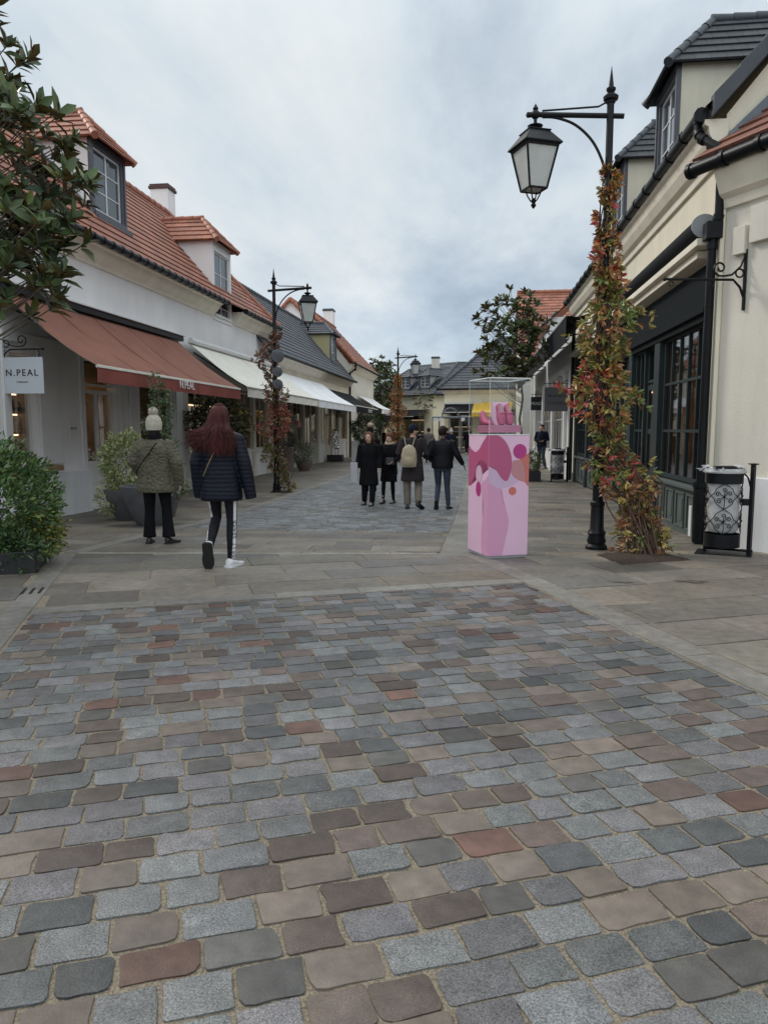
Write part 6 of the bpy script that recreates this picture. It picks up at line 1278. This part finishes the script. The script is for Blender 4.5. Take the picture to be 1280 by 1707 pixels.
        m.loft(rr); sh = fin(m, 'shoe', shoes, 0)
        m = M(); rr = []
        for y_, wx in ((-.085, .02), (-.07, .042), (-.02, .044), (.04, .043), (.10, .052), (.16, .048), (.2, .032), (.218, .012)): rr.append([c + f_ * y_ * (1.1 if shoes is m_shoew else 1) + sd_ * wx * (1.22 if shoes is m_shoew else 1) * sg2 + dn * z_ for sg2, z_ in ((-1, .068), (1, .068), (1, .092), (-1, .092))])
        m.loft(rr); m.v = [(a_ * k, b_ * k, c_ * k) for a_, b_, c_ in m.v]; so_ = m.build('sole', m_soleb if shoes is not m_shoew or s_ == 'l' else m_shoew, None); so_.parent = sh
    # coat or jacket with sleeves
    T = top; cl = 1.45 - coatlen; F = flare; pf = T.get('puff', 1.0)
    m = M(); eloft(m, [(0, -.0, cl, .185 * B * F * pf, .135 * F * pf), (0, -.0, cl + .04, .192 * B * F * pf, .142 * F * pf), (0, 0, .5 * (cl + 1.1), .185 * B * (F * .5 + .5) * pf, .138 * pf), (0, 0, 1.12, .172 * B * pf, .13 * pf), (0, .0, 1.25, .182 * B * pf, .135 * pf), (0, -.005, 1.34, .182 * B * pf, .122 * pf), (0, -.01, 1.405, .145 * B, .098), (0, -.01, 1.445, .085, .08), (0, -.005, 1.47, .072, .075)], 26)
    for s_ in 'lr':
        sg = -1 if s_ == 'l' else 1; a, b, c = P['s' + s_], P['e' + s_], P['w' + s_]; sw = T.get('sw', (.075, .072, .068, .060, .055, .046)); d = (c - b).normalized(); e_ = c + d * T.get('sleeve', .0)
        m.tube([a + V((-sg * .045, -.005, .0)), a + V((sg * .01, 0, -.01)), a.lerp(b, .5), b, b.lerp(e_, .5), e_], sw, 14)
    if hood: m.tube([(-.11, -.06, 1.43), (-.06, -.13, 1.38), (0, -.15, 1.35), (.06, -.13, 1.38), (.11, -.06, 1.43)], [.04, .06, .065, .06, .04], 12); m.ell((0, -.11, 1.40), (.12, .07, .07), 12)
    fin(m, T.get('name', 'coat'), T['m'], vox, 3)
    if extra: extra(t, k, P, fin, rot_)
    t.rotation_euler = (0, 0, head_az); return t
W_FLARE = (.105, .088, .070, .070, .082, .092); W_SLIM = (.088, .071, .054, .053, .040, .038); W_STR = (.105, .088, .072, .070, .068, .066)
def longhair(m_, wind=(0, 0), L_=.42, n=260, seed=3, back=-1, w_=.006, cap=True, wide=1.0):
    def f(t, k, P, fin, rot_):
        q = random.Random(seed); m = M()
        if cap: eloft(m, [(0, -.03, 1.50, .070, .072), (0, -.025, 1.56, .088, .096), (0, -.02, 1.62, .092, .104), (0, -.018, 1.67, .088, .100), (0, -.014, 1.705, .068, .078), (0, -.01, 1.722, .035, .04), (0, -.01, 1.727, .01, .01)], 20)
        for i in range(n):
            a = q.uniform(.12, math.pi - .12) + math.pi if back < 0 else q.uniform(0, 6.28); a += q.uniform(-.25, .25)
            r0 = q.uniform(.3, 1); x, y = .092 * math.cos(a), .105 * math.sin(a) - .02; zt = 1.70 - .05 * r0 ** 2 - .03 * q.random()
            L2 = L_ * q.uniform(.62, 1.12); wx = wind[0] * q.uniform(.1, 1) * (1.6 if math.cos(a) < -.35 else .12); wy = wind[1] * q.uniform(.2, 1)
            top_ = V((x * r0 * .5, y * r0 * .5, 1.742 - .012 * r0)); p1 = V((x * 1.03, y * 1.03, zt - .05)); p2 = V((x * 1.12 + wx * .25, y * 1.12 + wy * .2 - .012, zt - .16)); p3 = V((x * 1.36 * wide + wx * .6, y * 1.35 - .025 + wy * .6, zt - .16 - (L2 - .16) * .5)); p4 = V((x * 1.72 * wide + wx * 1.1 + q.gauss(0, .018), y * 1.4 - .03 + wy, zt - L2 * (1 - .30 * min(1, abs(wx) * 4)) + q.gauss(0, .015)))
            m.tube(spl([top_, p1, p2, p3, p4], 3), [w_] * 9 + [w_ * .8, w_ * .6, w_ * .4, w_ * .15], 5)
        fin(m, 'hair', m_, 0)
    return f
def shorthair(m_, size=1.0, top=1.73):
    def f(t, k, P, fin, rot_):
        m = M(); rows = [(-.035, 1.535, .055, .05), (-.03, 1.56, .076, .078), (-.024, 1.60, .084, .088), (-.012, 1.65, .086, .100), (-.008, 1.69, .076, .090), (-.006, top - .01, .05, .06), (-.006, top, .015, .02)]
        eloft(m, [(*rot_(0, y, 0).xy, z, rx * size, ry * size) for y, z, rx, ry in rows]); fin(m, 'hair', m_, 0)
    return f
# --- woman with red hair, walking away
def red_extra(t, k, P, fin, rot_):
    longhair(m_redhair, (-.10, -.02), .42, 1100, 5, w_=.0055, wide=1.18)(t, k, P, fin, rot_)
    # white lettered side stripes down the leggings
    for s_, sg, txt in (('l', -1, 'WORST BEHAVIOR'), ('r', 1, 'WORST BEHAVIOR')):
        a, b, c = P['h' + s_], P['k' + s_], P['a' + s_]
        pts = [a.lerp(b, .35), b, b.lerp(c, .4), c]; ws = [.083, .0555, .055, .0415]; off = (V((sg * .74, -.67, 0))).normalized()
        P2 = spl([p + off * (w_ * .995) for p, w_ in zip(pts, ws)], 5); tn = V((-off.y, off.x, 0)); m = M()
        for i in range(len(P2) - 1): m.hexa([P2[i] - tn * .017 - off * .006, P2[i] + tn * .017 - off * .006, P2[i + 1] + tn * .017 - off * .006, P2[i + 1] - tn * .017 - off * .006, P2[i] - tn * .017 + off * .003, P2[i] + tn * .017 + off * .003, P2[i + 1] + tn * .017 + off * .003, P2[i + 1] - tn * .017 + off * .003])
        st = fin(m, 'side_stripe', m_letterw, 0, smooth=False)
        a, b = P2[-1], P2[5]; L_ = (a - b).length; chars = txt; 
        for i, ch in enumerate(chars):
            if ch == ' ': continue
            f = (i + .5) / len(chars) * (len(P2) - 6); j = int(f); p = P2[-1 - j].lerp(P2[-2 - j], f - j) + off * .0035; ax = (P2[-2 - j] - P2[-1 - j]).normalized()
            c_ = bpy.data.curves.new('letter', 'FONT'); c_.body = ch; c_.size = .052 * k; c_.align_x = 'CENTER'; c_.align_y = 'CENTER'; c_.extrude = .0008
            tm = bpy.data.objects.new('letter', c_); S.collection.objects.link(tm); me = bpy.data.meshes.new_from_object(tm.evaluated_get(bpy.context.evaluated_depsgraph_get())); bpy.data.objects.remove(tm)
            me.materials.clear(); me.materials.append(m_letter); lo = bpy.data.objects.new('letter', me); S.collection.objects.link(lo); lo.parent = st
            z = off; u = z.cross(ax).normalized(); x = u.cross(z); q = p * k; lo.matrix_basis = Matrix(((x.x, u.x, z.x, q.x), (x.y, u.y, z.y, q.y), (x.z, u.z, z.z, q.z), (0, 0, 0, 1)))
person((-2.76, 7.56, 0), R(6), 1.72, 'woman with long red hair, navy puffer jacket and white lettered leggings, mid stride', dict(kl=(-.085, .10, .52), al=(-.10, -.16, .235), fl=(-.06, .35, -.93), kr=(.10, .02, .50), ar=(.095, -.02, .086), fr=(.25, .97, 0), hl=(-.09, .02, .90), el=(-.25, -.03, 1.12), wl=(-.25, .02, .88), er=(.255, -.03, 1.12), wr=(.30, -.02, .87), sl=(-.17, 0, 1.37), sr=(.17, 0, 1.37)),
       dict(m=m_navy, name='puffer_jacket', puff=1.13, sleeve=.14, sw=(.080, .084, .082, .076, .070, .060)), dict(m=m_leg, w=(.088, .071, .056, .056, .044, .042)), vox=.011, shoes=m_shoew, extra=red_extra, coatlen=.74, flare=1.06, hood=True, build=1.0)
def bagstrap(name, label, loc, rz, k, pts, r=.006, body=None, m_=None, chain=False):
    t = M()
    c, s = math.cos(rz), math.sin(rz); W_ = lambda p: V((loc[0] + (p[0] * c - p[1] * s) * k, loc[1] + (p[0] * s + p[1] * c) * k, loc[2] + p[2] * k))
    t.tube([W_(p) for p in spl(pts, 4)], r, 6)
    if body: (x0, y0, z0), (x1, y1, z1) = body; t.hexa([W_(p) for p in ((x0, y0, z0), (x1, y0, z0), (x1, y1, z0), (x0, y1, z0), (x0, y0, z1), (x1, y0, z1), (x1, y1, z1), (x0, y1, z1))])
    return tag(t.build(name, m_ or m_bk, smooth=False), label, 'bag')
bagstrap('shoulder_bag', 'thin gold strap crossing the back of the navy puffer jacket', (-2.76, 7.56, 0), R(6), 1.0, [(.06, -.135, 1.37), (.0, -.172, 1.27), (-.08, -.172, 1.12), (-.15, -.15, .98)], .0045, m_=mat('gold_chain', (.35, .25, .10), .3, metal=.8))
def hat_extra(t, k, P, fin, rot_):
    m = M(); eloft(m, [(0, -.006, 1.555, .100, .118), (0, -.006, 1.60, .108, .122), (0, -.006, 1.66, .108, .118), (0, -.01, 1.72, .092, .100), (0, -.012, 1.757, .058, .066), (0, -.012, 1.77, .015, .02)], 24); h_ = fin(m, 'knitted_hat', m_knit, 0)
    m = M(); q = random.Random(2)
    c = V((0, -.015, 1.805)); m.ell(c, (.058, .058, .052), 12)
    for i in range(160): v = V((q.gauss(0, 1), q.gauss(0, 1), q.gauss(0, 1))).normalized(); m.tube([c + v * .045, c + v * .072], [.007, .002], 4)
    fin(m, 'pompom', m_knit, 0)
    m = M(); eloft(m, [(0, -.01, 1.43, .098, .096), (0, -.01, 1.47, .088, .090), (0, -.01, 1.53, .080, .088)], 20); fin(m, 'scarf', m_blk, 0)
    m = M(); eloft(m, [(0, -.03, 1.49, .07, .07), (0, -.02, 1.56, .084, .09), (0, -.015, 1.60, .084, .095)], 16); fin(m, 'hair', m_darkhair, 0)
person((-4.25, 9.2, gz(9.2)), R(4), 1.65, 'woman in olive quilted jacket and cream pompom hat, seen from behind beside the potted shrub', dict(kl=(-.105, .02, .49), al=(-.115, 0, .085), kr=(.12, .05, .50), ar=(.165, -.02, .09), fl=(-.2, 1, 0), fr=(.35, 1, 0), el=(-.29, -.03, 1.12), wl=(-.24, .12, .95), er=(.30, -.03, 1.12), wr=(.315, .04, .86), sl=(-.19, 0, 1.36), sr=(.19, 0, 1.36)),
       dict(m=m_olive, name='quilted_jacket', puff=1.22, sleeve=.05, sw=(.085, .092, .09, .085, .076, .062)), dict(m=m_blk, w=W_FLARE), vox=.012, extra=hat_extra, coatlen=.74, flare=1.10, build=1.05)
bagstrap('shoulder_bag', 'dark strap crossing the back of the olive quilted jacket', (-4.25, 9.2, gz(9.2)), R(4), .95, [(.07, -.125, 1.40), (-.02, -.185, 1.25), (-.14, -.18, 1.1), (-.22, -.13, .98)], .007, m_=m_blk)
# --- the group in the middle of the street
PI = math.pi; G = -.2
person((-2.47, 16.0, G), PI - .12, 1.60, 'woman with shoulder length auburn hair and open black coat walking towards the camera', dict(kl=(-.10, .05, .49), al=(-.115, .12, .085), kr=(.10, .03, .49), ar=(.12, -.05, .09), el=(-.26, -.03, 1.12), wl=(-.27, .05, .88), er=(.26, -.03, 1.12), wr=(.27, .05, .88)), dict(m=m_blk, name='long_coat'), dict(m=m_blk, w=W_STR), hair=1, vox=.016, face=True, coatlen=.98, flare=1.15, extra=longhair(m_brownhair, (0, 0), .36, 240, 8, w_=.009), hands=True, build=1.08)
m = M(); m.hexa([(-2.87, 16.02, .30), (-2.70, 15.92, .30), (-2.70, 15.98, .30), (-2.87, 16.08, .30), (-2.88, 16.02, .74), (-2.71, 15.92, .74), (-2.71, 15.98, .74), (-2.88, 16.08, .74)]); m.tube(spl([(-2.84, 16.03, .74), (-2.81, 16.02, .84), (-2.78, 16.0, .74)]), .004, 5); tag(m.build('shopping_bag', m_paper), 'pale grey shopping bag at the side of the auburn haired woman', 'bag')
def l2(t, k, P, fin, rot_):
    shorthair(m_brownhair, 1.12, 1.74)(t, k, P, fin, rot_); m = M(); m.tube([(.0 + .085 * math.cos(a), -.01 + .085 * math.sin(a), 1.475 - .02 * math.sin(a)) for a in [i / 16 * 2 * PI for i in range(17)]], .032, 8); fin(m, 'fleece_collar', m_fleece, 0)
person((-2.08, 16.5, G), PI - .25, 1.58, 'short haired woman in black coat with beige fleece collar facing the camera', dict(kl=(-.10, .03, .49), al=(-.09, -.05, .085), kr=(.10, .12, .50), ar=(.08, .2, .11), el=(-.26, .0, 1.12), wl=(-.16, .17, 1.02), er=(.26, .0, 1.12), wr=(.18, .17, 1.0)), dict(m=m_blk, name='coat'), dict(m=m_blk, w=W_SLIM), vox=.016, face=True, coatlen=.92, flare=1.12, extra=l2, build=1.08)
m = M(); m.hexa([(-2.15, 16.34, .68), (-1.93, 16.34, .68), (-1.93, 16.26, .68), (-2.15, 16.26, .68), (-2.13, 16.34, .84), (-1.95, 16.34, .84), (-1.95, 16.28, .84), (-2.13, 16.28, .84)]); tag(m.build('handbag', m_shoeb, bevel=.015), 'small black handbag held in front by the woman with the fleece collar', 'bag')
def pomp(t, k, P, fin, rot_):
    m = M(); eloft(m, [(0, 0, 1.59, .088, .104), (0, 0, 1.66, .088, .10), (0, 0, 1.72, .065, .07), (0, 0, 1.74, .02, .02)]); fin(m, 'woolly_hat', m_blk, 0); m = M(); m.ell((0, 0, 1.79), (.075, .075, .065), 12); fin(m, 'pompom', m_fleece, 0)
person((-2.82, 18.5, G), PI, 1.70, 'person in dark clothes and beige pompom hat, mostly hidden behind the auburn haired woman', {}, dict(m=m_blk), dict(m=m_blk, w=W_STR), vox=.02, coatlen=.8, extra=pomp)
def capx(t, k, P, fin, rot_):
    m = M(); eloft(m, [(*rot_(0, -.004, 0).xy, 1.605, .084, .104), (*rot_(0, -.004, 0).xy, 1.66, .086, .106), (*rot_(0, -.004, 0).xy, 1.71, .070, .085), (*rot_(0, -.004, 0).xy, 1.735, .035, .04), (*rot_(0, -.004, 0).xy, 1.742, .01, .01)]); m.loft([[rot_(x, y, z + dz) for x, y in ((-.06, .08), (.06, .08), (.045, .165), (-.045, .165))] for z, dz in ((1.625, 0), (1.633, 0))]); fin(m, 'cap', m_dnavy, 0)
    m = M(); eloft(m, [(*rot_(0, -.03, 0).xy, 1.55, .066, .062), (*rot_(0, -.02, 0).xy, 1.61, .080, .09)]); fin(m, 'hair', m_darkhair, 0)
person((-1.45, 15.4, G), .05, 1.76, 'man in navy cap and brown coat with a beige backpack, walking away', dict(kl=(-.11, .02, .49), al=(-.10, 0, .085), kr=(.12, .06, .50), ar=(.13, -.20, .16), fr=(.4, .8, -.35), fl=(-.1, 1, 0), el=(-.29, -.04, 1.14), wl=(-.2, .16, 1.04), er=(.30, -.02, 1.14), wr=(.24, .18, 1.06)), dict(m=m_coatb, name='coat', sw=(.08, .078, .074, .068, .06, .05)), dict(m=m_khaki, w=W_STR), vox=.014, coatlen=.88, flare=1.15, extra=capx, headturn=-.7, build=1.1, legw=1.1)
tb = thing('backpack', 'beige backpack on the back of the man in the navy cap', 'backpack', (-1.48, 15.2, .7)); c0 = V((-1.50, 15.16, 0))
m = M(); m.loft([[c0 + V((rx * math.cos(a) ** 1 * (1 if 1 else 0), ry * math.sin(a), z)) for a in [2 * PI * i / 20 for i in range(20)]] for z, rx, ry in ((.68, .10, .05), (.70, .15, .08), (.80, .165, .095), (.95, .16, .09), (1.07, .13, .075), (1.13, .07, .05), (1.15, .02, .02))]); m.build('pack', m_bk, tb, smooth=True)
m = M(); m.loft([[c0 + V((rx * math.cos(a), -.055 + ry * math.sin(a), z)) for a in [2 * PI * i / 16 for i in range(16)]] for z, rx, ry in ((.72, .09, .04), (.75, .115, .06), (.87, .115, .055), (.92, .09, .03))]); m.build('front_pocket', m_bk, tb, smooth=True)
for sx in (-1, 1):
    m = M(); m.tube(spl([c0 + V((sx * .06, .03, 1.10)), c0 + V((sx * .09, .07, 1.20)), c0 + V((sx * .115, .14, 1.30)), c0 + V((sx * .125, .22, 1.275))]), .022, 8, 0, .010); m.build('strap', m_bk, tb, smooth=True)
m = M(); m.hexa([(-1.80, 15.62, .12), (-1.66, 15.55, .12), (-1.66, 15.62, .12), (-1.80, 15.69, .12), (-1.80, 15.62, .5), (-1.66, 15.55, .5), (-1.66, 15.62, .5), (-1.80, 15.69, .5)]); tag(m.build('shopping_bag', m_paper), 'dim grey shopping bag between the black coat and the khaki trousers', 'bag')
person((-.83, 15.45, G), -.02, 1.73, 'man in black quilted jacket and dark jeans walking away with one arm swung out', dict(kl=(-.09, .09, .50), al=(-.10, -.14, .16), fl=(-.05, .45, -.85), kr=(.10, .03, .49), ar=(.13, .0, .085), fr=(.25, 1, 0), el=(-.29, -.05, 1.13), wl=(-.25, .14, 1.0), er=(.31, -.01, 1.12), wr=(.42, .10, .93), sr=(.19, 0, 1.38)), dict(m=quilt_mat('black_puffer', (.007, .008, .011), 'bands', .5), name='puffer_jacket', puff=1.08, sw=(.08, .08, .075, .068, .06, .045)), dict(m=m_jean, w=(.1, .08, .062, .058, .05, .048)), skin=m_skin2, vox=.011, coatlen=.60, extra=shorthair(m_darkhair, 1.06), headturn=-.2, build=1.1)
# --- distant walkers
def far(x, y, az, h, label, top, legs, ex, cl=.8, pose=None, z=-.2): return person((x, y, z), az, h, label, pose or dict(kl=(-.1, .1, .5), al=(-.1, .0, .1), ar=(.1, -.12, .12)), dict(m=top), dict(m=legs, w=W_STR), vox=.024, coatlen=cl, extra=ex, flare=1.1, hands=False, shoes=m_shoew if h == 1.79 else m_shoeb)
far(-2.68, 37, .1, 1.72, 'far woman in long grey coat with short dark hair, walking away', m_grey, m_blk, shorthair(m_darkhair, 1.1), 1.12)
far(-1.62, 38.5, 0, 1.66, 'far person in navy coat with pale grey bobble hat', m_dnavy, m_blk, lambda t, k, P, fin, rot_: (lambda m: (eloft(m, [(0, 0, 1.58, .088, .104), (0, 0, 1.66, .09, .10), (0, 0, 1.74, .05, .06)]), m.ell((0, 0, 1.77), (.04, .04, .04), 8), fin(m, 'woolly_hat', m_paper, 0)))(M()), .85)
far(-1.98, 41, 0, 1.74, 'far man in black partly hidden behind the head of the man in the quilted jacket', m_blk, m_blk, shorthair(m_darkhair), .7)
far(-.98, 49.5, 0, 1.79, 'distant person in a long dark coat and white shoes left of the display case', m_blk, m_blk, shorthair(m_darkhair, 1.15), 1.05)
far(-3.05, 36, 0, 1.6, 'far person in black seen just behind the shoulder of the man in the cap', m_blk, m_blk, shorthair(m_darkhair), .8)
person((2.48, 32.2, -.2), 2.6, 1.86, 'man in dark jacket and jeans stepping out beside the right shopfront', dict(kl=(-.12, .08, .5), al=(-.2, .05, .085), kr=(.1, -.02, .5), ar=(.16, -.12, .1), el=(-.28, -.02, 1.13), wl=(-.15, .16, 1.08), er=(.3, -.05, 1.15), wr=(.2, .12, 1.05)), dict(m=m_dnavy, name='jacket'), dict(m=m_jean, w=W_STR), vox=.02, coatlen=.62, extra=shorthair(m_darkhair), face=False, build=1.05)
q = random.Random(9); cols_ = [m_blk, m_dnavy, m_grey, m_coatb, m_khaki]
for i, (x, y, lb_) in enumerate(((-8.35, 62.5, 'leftmost of the distant shoppers in the gap, in black'), (-7.75, 64.5, 'distant shopper in a grey coat in the gap under the white awning'), (-7.3, 66, 'distant shopper in navy, nearest the orange vine'), (-8.2, 69, 'farthest shopper in brown in the gap beyond the last left building'))):
    far(x, y, q.uniform(0, 6), 1.62 + .05 * i, lb_, cols_[i], m_blk, shorthair(m_darkhair), .8)
